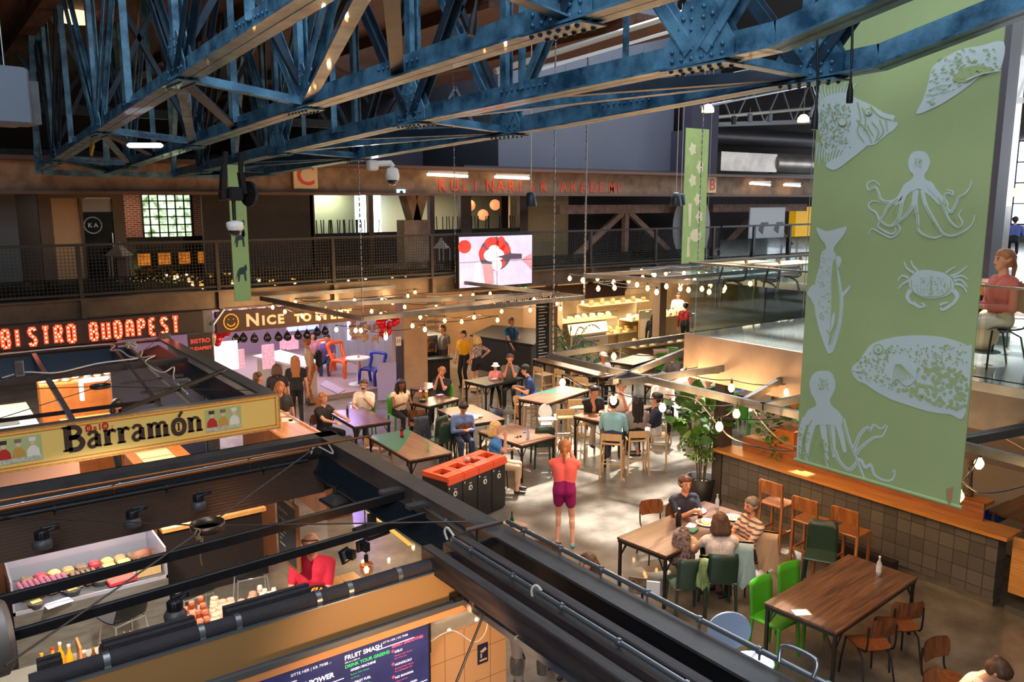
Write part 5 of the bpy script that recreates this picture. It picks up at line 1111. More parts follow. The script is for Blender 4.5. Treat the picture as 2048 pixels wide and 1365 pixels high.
table('long dark table shared by three diners with plates, left of the walnut bar stools',.75,[(1240,1072),(1326,1116),(1500,1035)],dwood)
table('table with a green painted end and a cola bottle behind the front stall corner',.75,[(739,874),(812,857),(901,903)],mwood,paint=[(739,874),(812,857),(826,863),(806,892),(790,906)])
table('dark table in violet light between the long-haired woman and the bearded man',.75,[(660,826),(712,856),(779,841)],dwood)
table('dark table with drinks between the curly-haired woman and the man eating',.75,[(826,803),(852,815),(913,799)],dwood)
table('small brown table against the pillar behind the drinks table',.75,[(823,775),(848,782),(880,770)],mwood)
table('brown table with a paper wrapper in front of the man in the blue hoodie',.75,[(881,822),(945,853),(1003,835)],dwood)
table('brown table with a water bottle beside the blonde woman in blue',.75,[(1022,846),(1110,872),(1046,892)],mwood)
table('high dark green-topped table with the child in the bucket hat',.93,[(933,761),(967,773),(1044,757)],mat('table_green_black',(34,48,42),.3,coat=.4),'high_table')
table('high wooden table with a green triangle in front of the high chair',.93,[(1042,795),(1088,810),(1174,782)],mwood,'high_table',[(1065,789),(1140,768),(1172,781),(1120,783)][:0] or [(1066,788),(1146,769),(1138,784)])
table('high table with five people around it under the bulb frame',.93,[(1152,830),(1207,848),(1300,815)],mwood,'high_table')
table('high table of the group in teal and white behind the bulb frame',.93,[(1290,768),(1340,785),(1420,772)],mwood,'high_table')
table('long high bench table along the middle behind the palm pot',.93,[(1072,720),(1215,757),(1222,748)],mwood,'high_table')
table('long high table behind the first one, running to the green triangle table',.93,[(1180,738),(1330,768),(1345,758)],mwood,'high_table')
table('dark table below the easel menu with seated guests',.75,[(1225,722),(1262,732),(1320,715)],dwood)
table('small table with papers under the white mezzanine edge',.75,[(1448,778),(1500,800),(1545,780)],mwood)
table('table with a green chair under the beige mezzanine edge',.75,[(1340,745),(1370,752),(1400,742)],mwood)
# chair prototypes (face +Y)
def oakstool(sh=.68):
    t=thing('oak_bar_stool','x','bar stool'); b=MB().cbox((0,0,sh),(.40,.38,.025),bev=.01); b.build('seat',oak,t)
    for sx in (-1,1):
        MB().beam((sx*.2,.19,0),(sx*.17,.15,sh),.03,.03,(0,1,0)).build('leg',oak,t); MB().beam((sx*.21,-.22,0),(sx*.18,-.19,sh+.2),.03,.035,(0,1,0)).build('leg',oak,t)
        MB().beam((sx*.19,.15,.42),(sx*.19,-.19,.42),.02,.025).build('side_rail',oak,t)
    MB().cyl((-.19,.17,.25),(.19,.17,.25),.01).build('foot_bar',chrome,t); MB().cbox((0,-.195,sh+.14),(.38,.02,.14),bev=.008).build('backrest',oak,t); MB().beam((-.18,-.2,.3),(.18,-.2,.3),.02,.025).build('rear_rail',oak,t)
    return t
def shellchair(m,m2,hs=.46):
    t=thing('shell_chair','x','chair')
    def shell(rows,nm,W):
        b=MB(); n=len(rows);vs=[]
        for y,z,w,cv in rows:
            for j in range(9): a=(j-4)/4; vs.append((a*w,y+cv*a*a,z+(.012*a*a if nm=='seat' else 0)))
        fs=[(i*9+j,i*9+j+1,i*9+10+j,i*9+9+j) for i in range(n-1) for j in range(8)]
        b.add(vs,fs,True).add([(x,y-(.012 if nm!='seat' else 0),z-(.014 if nm=='seat' else 0)) for x,y,z in vs],[f[::-1] for f in fs],True)
        m_=len(vs); return b.build(nm,m,t)
    shell([(-.17,hs+.0,.15,0),(-.1,hs,.19,0),(.05,hs+.005,.2,0),(.16,hs+.005,.19,0),(.2,hs-.02,.15,0)],'seat',0)
    shell([(-.19,hs+.16,.16,.03),(-.2,hs+.22,.19,.04),(-.22,hs+.32,.19,.045),(-.225,hs+.37,.16,.04)],'backrest',0)
    for sx in (-1,1):
        MB().tube([(sx*.17,.17,hs-.02),(sx*.19,.2,.2),(sx*.2,.21,0)],.011,8).build('leg',m2,t); MB().tube([(sx*.15,.0,hs-.02),(sx*.17,-.15,hs-.1),(sx*.19,-.24,0)],.011,8).build('leg',m2,t)
        MB().tube(spl([(sx*.15,.1,hs-.015),(sx*.16,-.1,hs-.02),(sx*.165,-.2,hs+.04),(sx*.165,-.215,hs+.3)],4),.011,8).build('back_tube',m2,t)
    return t
def plasticchair(m,hs=.45,nm='plastic_chair'):
    t=thing(nm,'x','chair')
    MB().cbox((0,0,hs),(.42,.42,.03),bev=.02).build('seat',m,t)
    vs=[];b=MB(); rows=[(-.2,hs+.0,.2),(-.215,hs+.12,.2),(-.235,hs+.32,.2),(-.25,hs+.42,.185)]
    for y,z,w in rows:
        for j in range(7): a=(j-3)/3; vs.append((a*w,y+.03*a*a,z))
    fs=[(i*7+j,i*7+j+1,i*7+8+j,i*7+7+j) for i in range(3) for j in range(6)]; n=len(vs)
    b.add(vs+[(x,y-.02,z) for x,y,z in vs],[f for f in fs]+[tuple(q+n for q in f[::-1]) for f in fs]+[(21+j,22+j,22+j+n,21+j+n) for j in range(6)]+[(i*7,i*7+7,i*7+7+n,i*7+n) for i in range(3)]+[(i*7+6,i*7+6+n,i*7+13+n,i*7+13) for i in range(3)],True); b.build('backrest',m,t)
    for sx in (-1,1):
        for sy in (-1,1): MB().cyl((sx*.2,sy*.2,0),(sx*.18,sy*.18,hs),.018,.024,8).build('leg',m,t)
    return t
def woodstool(m,sh=.72,bh=.36):
    t=thing('wooden_bar_stool','x','bar stool'); MB().cbox((0,0,sh),(.40,.40,.03),bev=.008).build('seat',m,t)
    for sx in (-1,1):
        MB().beam((sx*.18,.18,0),(sx*.18,.18,sh),.035,.035,(0,1,0)).build('leg',m,t); MB().beam((sx*.18,-.2,0),(sx*.18,-.18,sh),.035,.035,(0,1,0)).beam((sx*.18,-.18,sh),(sx*.18,-.22,sh+bh),.03,.035,(0,1,0)).build('leg',m,t); MB().beam((sx*.18,.18,.28),(sx*.18,-.18,.28),.02,.03).build('side_rail',m,t)
    MB().beam((-.18,.18,.22),(.18,.18,.22),.02,.03).beam((-.18,-.19,.3),(.18,-.19,.3),.02,.03).build('foot_rail',m,t); MB().cbox((0,-.205,sh+bh-.09),(.38,.022,.22),rx=R(6),bev=.006).build('backrest',m,t); return t
_proto={}
def place(kind,loc,yaw,label,group=None):
    if kind not in _proto:
        _proto[kind]={'oak':lambda:oakstool(),'walnut':lambda:shellchair(walnut,blk),'green':lambda:plasticchair(green),'dgreen':lambda:plasticchair(dgreen),'bar':lambda:woodstool(MATS['bar_stool_wood']),'lowoak':lambda:oakstool(.46),'pale':lambda:plasticchair(mat('pale_blue_plastic',(146,170,206),.35))}[kind]()
        t=_proto[kind]
    else: t=clone(_proto[kind])
    t.location=(loc[0],loc[1],loc[2] if len(loc)>2 else 0); t.rotation_euler=(0,0,yaw); t['label']=label
    if group: t['group']=group
    elif 'group' in t: del t['group']
    return t
woodmat('bar_stool_wood',(130,76,40),(176,112,64),.35,2,2.,coat=.2)
def yawto(a,b): return math.atan2(-(b[0]-a[0]),b[1]-a[1])
def chairpx(kind,px,py,tx,ty,label,z=0,group=None):
    a=atZ(px,py,z); b=atZ(tx,ty,z); return place(kind,(a.x,a.y,0),yawto(a,b),label,group)
# free-standing chairs: pixel of seat centre at seat height
chairpx('green',1550,1238,1638,1280,'bright green plastic chair nearest the camera at the large plank table',.45)
chairpx('green',1604,1206,1692,1248,'bright green plastic chair farther back at the large plank table',.45)
chairpx('walnut',1738,1285,1680,1235,'walnut shell chair nearest the camera at the large plank table',.46)
chairpx('walnut',1795,1248,1745,1200,'second walnut shell chair, right of the first at the large plank table',.46)
chairpx('walnut',1900,1365,1960,1400,'walnut shell chair beside the person in the dotted blouse',.46)
chairpx('dgreen',1640,1112,1625,1165,'dark green plastic chair at the head of the large plank table',.45)
chairpx('bar',1555,1005,1620,975,'tall wooden bar stool at the grey tiled counter, left of three',.72)
chairpx('bar',1622,1040,1690,1005,'tall wooden bar stool at the grey tiled counter, middle of three',.72)
chairpx('bar',1702,1062,1770,1025,'tall wooden bar stool at the grey tiled counter, right of three',.72)
chairpx('walnut',1312,1058,1360,1100,'walnut shell chair left of the man in the navy T-shirt',.46)
t=chairpx('dgreen',1372,1165,1330,1110,'dark green plastic chair holding the patterned backpack',.45)
for i,(px,py,tx,ty,k) in enumerate(((893,872,860,850,'walnut'),(925,878,900,850,'walnut'),(868,868,838,862,'dgreen'),(882,880,856,872,'dgreen'),(758,896,800,880,'lowoak'),(835,850,842,822,'walnut'))):
    chairpx(k,px,py,tx,ty,['walnut chair near the orange bins, left one','walnut chair near the orange bins, right one','dark green chair left of the walnut chairs by the bins','dark green chair right beside its twin by the bins','pale oak seat peeking out under the green painted table end','walnut chair with a plaid coat behind the curly-haired woman'][i],.45)
chairpx('dgreen',1085,888,1070,868,'dark green seat tucked under the table of the blonde woman',.45)
for i,(px,py,tx,ty) in enumerate(((945,775,965,760),(1012,775,1000,755),(1088,750,1120,745),(1130,755,1160,750),(1160,760,1200,790),(1215,768,1240,790),(1053,810,1070,800),(1128,835,1105,800),(1150,815,1130,790),(1118,805,1110,780),(1384,800,1340,790),(1170,770,1200,760))):
    chairpx('oak',px,py,tx,ty,['light oak bar stool at the left end of the green-black high table','light oak bar stool in front of the green-black high table','light oak bar stool by the palm, left of two','light oak bar stool by the palm, right of two','light oak bar stool behind the man in the black polo shirt','light oak bar stool behind the person in the white T-shirt','light oak bar stool under the left end of the green triangle table','light oak bar stool right beside the white high chair','light oak bar stool behind the white high chair','light oak bar stool tucked under the middle of the green triangle table','light oak bar stool left of the leafy plant','light oak bar stool beyond the green triangle table'][i],.66)
for i,(px,py,tx,ty) in enumerate(((1345,725,1345,745),(1330,738,1350,745),(1460,815,1480,790),(1480,835,1500,800))): chairpx('green',px,py,tx,ty,['bright green chair at the back under the easel menu side, left','bright green chair at the back next to the seated guest','bright green chair behind the dark column, upper','bright green chair behind the dark column, lower'][i],.45)
# pale blue double-shell chairs partly behind the edge beam
t=thing('pale_blue_chair','pale blue moulded chair backrest showing above the outer conduit','chair',atZ(1462,1300,.0)); 
c0=atZ(1458,1262,.8)-Vector(t.location)
def disc(b,c,rx,rz,yaw):
    M=Matrix.Translation(c)@Matrix.Rotation(yaw,4,'Z'); n=26
    A=[M@Vector((rx*cos(2*pi*i/n),-.012,rz*sin(2*pi*i/n))) for i in range(n)];B_=[M@Vector((rx*cos(2*pi*i/n),.012,rz*sin(2*pi*i/n))) for i in range(n)]
    b.add(A+B_,[tuple(range(n)),tuple(range(2*n-1,n-1,-1))]+[(i,n+i,n+(i+1)%n,(i+1)%n) for i in range(n)])
pb_=mat('pale_blue_plastic',(146,170,206),.35)
b=MB();disc(b,c0,.23,.21,R(-36)); b.build('backrest',pb_,t); b=MB().ball(c0+Vector((.14,-.22,-.30)),.22,20,8,(1,1,.12)); b.build('seat',pb_,t)
for sx in (-1,1):
    for sy in (-1,1): q=c0+Vector((.14,-.22,-.32)); MB().cyl(q+Vector((sx*.12,sy*.12,0)),(q.x+sx*.16,q.y+sy*.16,0),.012).build('leg',chrome,t)
# high chair
c=atZ(1092,860,.0); c=atZ(1092,872,0.25); t=thing('high_chair','white plastic baby high chair between the high tables','high chair',(c.x,c.y,0),R(150))
MB().cbox((0,0,.52),(.28,.26,.05),bev=.02).build('seat',white,t)
b=MB(); disc(b,Vector((0,-.14,.72)),.15,.20,0); b.build('backrest',white,t); b=MB(); disc(b,Vector((0,-.155,.75)),.02,.02,0); b.build('emblem',gry,t)
MB().cbox((0,.22,.68),(.40,.22,.03),bev=.03).build('tray',white,t)
for sx in (-1,1):
    MB().cbox((sx*.14,0,.6),(.02,.26,.16),bev=.01).build('side_guard',white,t)
    for sy in (-1,1): MB().tube([(sx*.12,sy*.1,.5),(sx*.24,sy*.26,0)],.013,8).build('leg',mat('silver_leg',(190,192,196),.3,.7),t)
# bins
P0=atZ(985,1010,0);
bx0=atZ(857,925,.95);bx1=atZ(951,927,.95)
t0=None
A_=atZ(895,957,.93); B_=atZ(1012,912,.93); dv=(B_-A_); wd=dv.length/4; yb_=math.atan2(dv.y,dv.x)
orn=mat('orange_bin_lid',(232,84,44),.35,coat=.3); bk=mat('black_bin_body',(24,24,26),.4,coat=.2)
for k in range(4):
    p=A_+dv*((k+.5)/4); n=Vector((-dv.y,dv.x,0)).normalized(); p=p+n*.29
    t=thing('recycling_bin',['black recycling bin with orange lid, leftmost of four','black recycling bin with orange lid, second from the left','black recycling bin with orange lid and rubbish on top, third of four','black recycling bin with orange lid, rightmost of four'][k],'bin',(p.x,p.y,0),yb_,'row of four recycling bins')
    h=wd/2-.006; MB().cbox((0,0,.44),(2*h,.56,.82),bev=.008).box(-h+.02,h-.02,-.25,.25,0,.03).build('body',bk,t)
    b=MB(); b.box(-h,h,-.28,-.11,.85,.93).box(-h,h,.11,.28,.85,.93).box(-h,-h+.06,-.11,.11,.85,.93).box(h-.06,h,-.11,.11,.85,.93)
    vs=[(x,-.28-.035*sin(a),.93-.035+.035*cos(a)) for x in (-h,h) for a in [R(i*22.5) for i in range(5)]]; b.box(-h,h,-.31,-.28,.80,.91); b.build('lid',orn,t)
    MB().box(-h+.06,h-.06,-.11,.11,.80,.82).build('opening',mat('bin_hole',(40,26,22),.8),t)
    b=MB().cyl((0,-.282,.62),(0,-.29,.62),.045,None,20); text(b,['Rest','Plast','Papir','Mat'][k],(0,-.285,.69),(1,0,0),(0,0,1),.032,.001,align='CENTER'); b.cbox((-h+.04,-.284,.74),(.02,.006,.03)); b.build('pictogram',white,t); 
    MB().cbox((0,-.293,.62),(.03,.004,.04),rz=0).build('symbol',blk,t)
p=A_+dv*.62+Vector((-dv.y,dv.x,0)).normalized()*.29
b=MB(); random.seed(8); [b.cbox((random.uniform(-.12,.12),random.uniform(-.07,.07),.02+random.random()*.03),(.1,.05,.03),random.uniform(0,3),.3) for k in range(5)]
tag(b.build('food_wrapper',mat('wrapper_white',(228,214,210),.7,var=.3,vs=30,col2=(220,120,110)),loc=(p.x,p.y,.935)),'crumpled white food wrapper lying on the third recycling bin','wrapper')
# tiled counter with wooden top
tile=brickmat('grey_glazed_tile',(104,98,92),(84,80,76),(62,58,56),1.,.2,.2,.006,.3,(0,R(90),R(90)),.5,0.)
t=thing('tiled_counter','long bar counter clad in grey tiles with a wooden top behind the walnut bar stools','counter',(0,0,0))
MB().box(11.0,11.25,4.45,8.95,.1,.98).build('tiled_front',tile,t); MB().box(11.02,11.22,4.45,8.95,0,.1).build('steel_plinth',stainless,t)
ctop=woodmat('counter_top_wood',(176,110,48),(214,150,80),.28,1,2.,coat=.4)
MB().box(10.86,11.3,4.3,9.05,.98,1.03).build('wooden_top',ctop,t); MB().box(11.2,11.24,4.75,8.7,1.03,1.27).build('back_board',woodmat('brown_board',(130,80,52),(164,106,72),.35,1,2.),t); MB().box(11.24,11.5,4.75,8.7,1.22,1.26).build('shelf_top',ctop,t)
tag(MB().box(10.6,10.75,5.6,6.9,0,.28).build('footrest',mat('black_footrest',(36,30,30),.5)),'long low black footrest box in front of the tiled counter','footrest')
tag(MB().box(0,.05,-1.2,0,.25,1.0).build('swing_gate',oakt,loc=(11.05,4.3,0)),'orange wooden swing gate at the near end of the tiled counter','gate')
struct('column_dark',MB().box(11.0,11.2,8.98,9.18,0,3.0).box(11.2,11.26,8.98,9.18,0,3.0),mat('dark_column',(70,62,60),.5))
tag(MB().lathe([(.05,0),(.09,.12),(.09,.2),(.0,.2)],(0,0,0),16).build('small_pot',white,loc=(11.36,5.35,1.26)),'little white pot beside the mosaic vase behind the banner corner','pot')
t=thing('mosaic_vase','tall glittering mosaic vase with a bulb behind the banner corner','vase',(11.38,5.05,1.26)); MB().lathe([(.06,0),(.07,.05),(.045,.15),(.035,.35),(.05,.5),(.1,.62),(.08,.62)],(0,0,0),16).build('vase_body',mat('mosaic_silver',(150,138,120),.2,.6,var=.8,vs=60),t)
tag(MB().cyl((-.3,0,0),(.3,0,0),.11,None,18).build('blue_roll',mat('blue_plastic_sack',(34,60,140),.35),loc=(12.1,4.9,.9)),'blue plastic roll lying on the trolley behind the tiled counter','roll')
t=thing('prep_bench','steel prep bench with a wooden top behind the tiled counter','bench',(12.4,4.4,0)); MB().box(-.7,.9,-.4,.5,.98,1.02).build('bench_top',mwood,t); 
for sx in (-.65,.85):
    for sy in (-.35,.45): MB().cyl((sx,sy,0),(sx,sy,.98),.02).build('leg',stainless,t)
MB().box(-.7,.9,-.4,.5,.45,.48).build('lower_shelf',stainless,t)
# floor grating
struct('trim_10',MB().box(11.0,11.6,3.0,4.3,0,.09),mat('grating_edge',(110,106,100),.4,.5))
# bottles, plates etc on tables
def onT(px,py,z): return atZ(px,py,z)
clr=mat('clear_bottle',(196,206,214),.08,alpha=.55)
bottle('water_bottle',onT(1757,1150,.75),.24,.032,clr,white,'clear water bottle on the large plank table',None,mat('bottle_label',(200,206,216),.5))
bottle('water_bottle',onT(1056,878,.75),.22,.03,mat('blue_clear',(150,180,214),.08,alpha=.6),mat('blue_cap',(60,90,190),.4),'water bottle with blue cap on the blonde woman\'s table'); bottle('water_bottle',onT(1016,852,.75),.22,.03,clr,white,'clear bottle held near the blonde woman\'s hand')
bottle('water_bottle',onT(855,902,.75),.2,.03,mat('green_clear',(150,190,140),.1,alpha=.7),mat('cyan_cap',(90,170,200),.4),'small green-tinted bottle on the wooden end of the painted table'); bottle('cola_bottle',onT(804,875,.75),.26,.034,mat('cola_dark',(44,26,24),.15),mat('dark_cap',(40,30,30),.4),'cola bottle with red label on the green painted table end',None,mat('cola_red',(190,30,34),.5))
bottle('sauce_bottle',onT(695,830,.75),.2,.025,mat('cola_dark',(44,26,24),.15),mat('dark_cap',(40,30,30),.4),'dark bottle on the violet-lit table'); bottle('green_cap_bottle',onT(1434,1018,.75),.22,.03,clr,mat('green_cap',(50,150,80),.4),'clear bottle with green cap between the diners'); bottle('thermos_bottle',onT(1357,1052,.75),.26,.042,blk,white,'black drinking bottle with white lid on the diners\' table')
def plate(px,py,z,r,lab,food=None,n=18):
    t=thing('plate',lab,'plate',onT(px,py,z)); MB().lathe([(r*.5,0),(r*.6,.004),(r,.02),(r*.98,.024),(r*.55,.01),(0,.008)],(0,0,0),20).build('plate_dish',white,t)
    if food:
        b=MB(); [b.ball((random.uniform(-r*.5,r*.5),random.uniform(-r*.4,r*.4),.02),r*.16,6,4,(1.2,1,.6)) for k in range(n)]; b.build('food',food,t)
ff=mat('yellow_food',(222,160,70),.6,var=.3,vs=30); wf=mat('white_food',(226,206,190),.7)
plate(1392,1024,.75,.15,'white plate with a wrapped burger in front of the navy-shirted man',wf); plate(1413,1048,.75,.15,'white plate of yellow food in front of the floral-top woman',ff); plate(1466,1038,.75,.13,'small plate in front of the striped-shirt man',ff,8)
item('napkin',MB().box(-.09,.09,-.06,.06,0,.006),white,onT(1383,1052,.75),'white napkin beside the plate of yellow food','napkin',.4); item('green_tray',MB().cbox((0,0,.015),(.16,.1,.03),bev=.008),mat('tray_green',(40,100,70),.5),onT(1386,1064,.75),'small green box on the diners\' table','box',.3)
item('card',MB().box(-.09,.09,-.065,.065,0,.004),mat('printed_card',(214,200,190),.6,var=.1,vs=60),onT(1603,1226,.75),'white printed card on the near end of the large plank table','card',R(-30))
item('card',MB().box(-.09,.09,-.06,.06,0,.004),white,onT(1125,784,.93),'white card on the green triangle of the high table','card',R(-20)); item('card',MB().box(-.09,.09,-.06,.06,0,.004),white,onT(988,758,.93),'white card on the green-black high table','card',R(10)); item('card',MB().box(-.08,.08,-.06,.06,0,.004),mat('lilac_paper',(206,200,226),.5),onT(880,790,.75),'pale card on the drinks table','card',R(10))
for k,(px,py,m) in enumerate(((841,795,mat('iced_tea',(200,110,60),.15,alpha=.8)),(853,795,mat('beer_gold',(224,160,50),.15,alpha=.85)))):
    t=thing('drink_cup',['clear cup with pinkish drink and white lid on the drinks table','clear cup with golden drink and straw on the drinks table'][k],'cup',onT(px,py,.75)); MB().lathe([(.03,0),(.042,.14)],(0,0,0),14).build('cup_body',m,t); MB().lathe([(.044,.14),(.03,.16),(0,.165)],(0,0,0),14).build('lid',white,t); MB().cyl((0,0,.16),(.01,0,.22),.004,None,6).build('straw',white,t)
t=thing('black_food_bowl','black bowl with salad on the drinks table','bowl',onT(845,803,.75)); MB().lathe([(.05,0),(.1,.04),(.09,.04),(.0,.02)],(0,0,0),16).build('bowl',blk,t); b=MB();[b.ball((random.uniform(-.06,.06),random.uniform(-.06,.06),.035),.02,6,4) for k in range(12)]; b.build('salad',mat('salad_mix',(140,160,90),.6,var=.4,vs=30),t)
b=MB(); [b.cbox((random.uniform(-.16,.16),random.uniform(-.1,.1),.02),(.2,.12,.02),random.uniform(0,3),.15) for k in range(4)]; tag(b.build('paper_wrapper',mat('kraft_paper',(220,190,150),.8),loc=onT(952,836,.75)),'crumpled paper wrapper in front of the hooded man','wrapper')
item('sunglasses',MB().tube([(-.07,.05,.01),(-.06,0,.02),(0,0,.02),(.06,0,.02),(.07,.05,.01)],.008,6).ball((-.035,0,.02),.025,8,5,(1,.3,.8)).ball((.035,0,.02),.025,8,5,(1,.3,.8)),blk,onT(1038,876,.75),'black sunglasses on the blonde woman\'s table','sunglasses')
item('lid',MB().lathe([(.03,0),(.03,.02)],(0,0,0),12),MATS['blue_cap'],onT(1049,866,.75),'blue lid lying next to the blue-capped bottle','lid')
# ================================================================ PEOPLE
SKIN=mat('skin_light',(216,160,134),.55); SKIN2=mat('skin_warm',(200,138,108),.55); SKIND=mat('skin_brown',(122,76,54),.55)
HB=mat('hair_brown',(78,50,34),.6,var=.3,vs=30); HK=mat('hair_black',(26,20,20),.5); HG=mat('hair_grey',(110,100,92),.6,var=.3,vs=30); HY=mat('hair_blond',(216,180,120),.6,var=.25,vs=30); HR=mat('hair_ginger',(164,104,62),.6,var=.25,vs=30)
def cloth(n,c,**k): return mat('cloth_'+n,c,.85,bump=.25,bs=18,**k)
def ik(a,t,l1,l2,hint):
    d=t-a; L_=min(d.length,(l1+l2)*.995); dn=d.normalized(); t=a+dn*L_
    x=(l1*l1-l2*l2+L_*L_)/(2*L_); h=math.sqrt(max(l1*l1-x*x,0)); hv=(hint-dn*hint.dot(dn)); hv=hv.normalized() if hv.length>1e-5 else Vector((0,0,1)); return a+dn*x+hv*h,t
def blob(prims,vox,smooth=4):
    b=MB()
    for p,q,r0,r1,k in prims:
        p=Vector(p);q=Vector(q); 
        if (q-p).length>1e-4: b.cyl(p,q,r0,r1,14)
        b.ball(p,r0,14,9); b.ball(q,r1,14,9)
    me=bpy.data.meshes.new('tmp'); me.from_pydata(b.v,[],b.f); o=bpy.data.objects.new('tmp',me); COL.objects.link(o)
    m=o.modifiers.new('r','REMESH'); m.mode='VOXEL'; m.voxel_size=vox; s=o.modifiers.new('s','SMOOTH'); s.factor=.5; s.iterations=smooth
    dg=bpy.context.evaluated_depsgraph_get(); r=bpy.data.meshes.new_from_object(o.evaluated_get(dg)); bpy.data.objects.remove(o); bpy.data.meshes.remove(me); 
    n=len(r.polygons); C=np.empty(n*3,np.float32); r.polygons.foreach_get('center',C); C=C.reshape(-1,3)
    best=np.full(n,1e9); idx=np.zeros(n,np.int32)
    for p,q,r0,r1,k in prims:
        p=np.array(p);q=np.array(q);d=q-p;L2=max((d*d).sum(),1e-9); t=np.clip(((C-p)@d)/L2,0,1); e=np.linalg.norm(C-(p+t[:,None]*d),axis=1)-(r0+(r1-r0)*t)
        w=e<best; best[w]=e[w]; idx[w]=k
    r.attributes.get('material_index') or r.attributes.new('material_index','INT','FACE'); r.materials.clear() if len(r.materials) else None
    r.attributes['material_index'].data.foreach_set('value',idx); r.polygons.foreach_set('use_smooth',np.ones(n,bool)); return r
def person(label,head,mode,to,shirt,pants,hair,skin=SKIN,sleeve=.55,leg=1.0,shoes=None,hs='short',hands=None,chair=None,clabel=None,lean=0.,hz=None,s=1.,look=None,vox=.017,skirt=False,feet=None,hat=None,z0=0.,beard=None,fat=1.,glass=None,hcol=None):
    HZ={'s':1.20,'b':1.42,'t':1.60}[mode]*1.0 if hz is None else hz
    hp=atZ(head[0],head[1],HZ+z0); tp=atZ(to[0],to[1],HZ+z0); d=Vector((tp.x-hp.x,tp.y-hp.y,0)); yaw=math.atan2(-d.x,d.y); f=d.normalized()
    base=Vector((hp.x,hp.y,z0))-f*(.62*s*sin(lean)+.04)
    t=thing('person',label,'person',base,yaw)
    hipz={'s':.53,'b':.75,'t':.90*s}[mode]
    if mode!='t': pass
    V_=Vector; up=V_((0,sin(lean),cos(lean))); fw=V_((0,cos(lean),-sin(lean))); P=V_((0,0,hipz)); T=lambda x,y,z:P+V_((x*s,0,0))+fw*(y*s)+up*(z*s)
    pr=[]; A=lambda p,q,r0,r1,k: pr.append((tuple(p),tuple(q),r0*s,r1*s,k))
    F=fat
    for sx in (-1,1):
        A(T(sx*.07,-.01,.0),T(sx*.055,0,.16),.105*F,.095*F,1 if mode!='x' else 0); A(T(sx*.055,.01,.13),T(sx*.085,.0,.36),.102*F,.108*F,0)
        A(T(sx*.02,-.0,.46),T(sx*.165,-.01,.435),.06,.062,0); A(T(sx*.06,.02,.26),T(sx*.08,.02,.36),.1*F,.1,0)
    A(T(0,.0,.46),T(0,.012,.56),.056,.05,2)
    H=T(0,.02,.66); lk=look or (0,0); R_=Matrix.Rotation(lk[0],3,'Z')@Matrix.Rotation(-lean*.5+lk[1],3,'X'); hh=lambda x,y,z:H+R_@(V_((x,y,z))*s)
    A(hh(0,-.015,.03),hh(0,.012,.02),.088,.082,2); A(hh(0,.03,-.045),hh(0,.04,-.075),.058,.04,2); A(hh(0,.09,-.005),hh(0,.102,-.02),.012,.014,2)
    for sx in (-1,1): A(hh(sx*.085,-.01,.0),hh(sx*.088,-.014,.025),.016,.02,2)
    hands=hands or {'s':[(-.14,.36,.22),(.14,.36,.22)],'b':[(-.14,.36,.22),(.14,.36,.22)],'t':[(-.26,.06,-.12),(.26,.06,-.12)]}[mode]
    fing=MB(); sm_=1.0
    for i,sx in enumerate((-1,1)):
        sh=T(sx*.19,-.005,.42); tg=P+V_(hands[i])*s; el,tg=ik(sh,tg,.27*s,.25*s,V_((sx*.5,-.55,-.8)))
        m=sh.lerp(el,sleeve if sleeve<1 else 1)
        A(sh,m,.056*F,.052,0)
        if sleeve<1: A(m,el,.043,.038,2)
        A(el,tg,.040 if sleeve<1.5 else .046,.028 if sleeve<1.5 else .036,2 if sleeve<1.5 else 0)
        dh=(tg-el).normalized(); pc=tg+dh*.035*s; A(tg,tg+dh*.06*s,.026,.032,2)
        side=dh.cross(V_((0,0,1))); side=side.normalized() if side.length>.1 else V_((1,0,0)); nn=side.cross(dh)
        for k in range(4):
            o_=tg+dh*(.075*s)+side*((k-1.5)*.019*s); l=[.062,.072,.068,.052][k]*s; q1=o_+dh*l*.55-nn*.008; q2=q1+dh*l*.4-nn*.022; fing.tube([tg+dh*.05*s+side*((k-1.5)*.015*s),o_,q1,q2],[.0105*s,.0095*s,.009*s,.007*s],6)
        q=tg+dh*.03*s-side*sx*.0; fing.tube([q,q+side*(-sx)*.035*s+dh*.02*s,q+side*(-sx)*.04*s+dh*.05*s],[.012*s,.01*s,.008*s],6)
    # legs
    for i,sx in enumerate((-1,1)):
        hj=P+V_((sx*.085*s,0,-.02))
        if mode=='t': ft=V_((sx*.09+(feet[i][0] if feet else 0),(feet[i][1] if feet else 0),.07)); kn,ft=ik(hj,ft,.42*s,.42*s,V_((0,1,0)))
        elif mode=='s': ft=V_((sx*.12,.42,.08)); kn,ft=ik(hj,ft,.43*s,.42*s,V_((0,.6,1)))
        else: ft=V_((sx*.12,.34,.32)); kn,ft=ik(hj,ft,.43*s,.40*s,V_((0,.6,.8)))
        lm=hj.lerp(kn,min(leg*2,1)); rr=.088*F+(.058-.088)*min(leg*2,1)
        A(hj,lm,.09*F,rr+.004,1)
        if leg<.5: A(lm,kn,.062,.052,2)
        k2=kn.lerp(ft,max(0,leg*2-1)); 
        if leg>.5: A(kn,k2,.06,.05,1)
        A(k2,ft,.044 if leg<=.5 else .036,.034,2 if leg<1 else 1)
        if leg<=.5: A(kn.lerp(ft,.25)+V_((0,-.015,0)),kn.lerp(ft,.4)+V_((0,-.012,0)),.048,.042,2)
        A(ft+V_((0,-.03,-.035)),ft+V_((0,.13,-.045)),.036,.03,3)
    me=blob(pr,vox*s if s<.8 else vox)
    for m in (shirt,pants,skin,shoes or MATS.get('shoe_dark') or mat('shoe_dark',(36,34,36),.5)): me.materials.append(m)
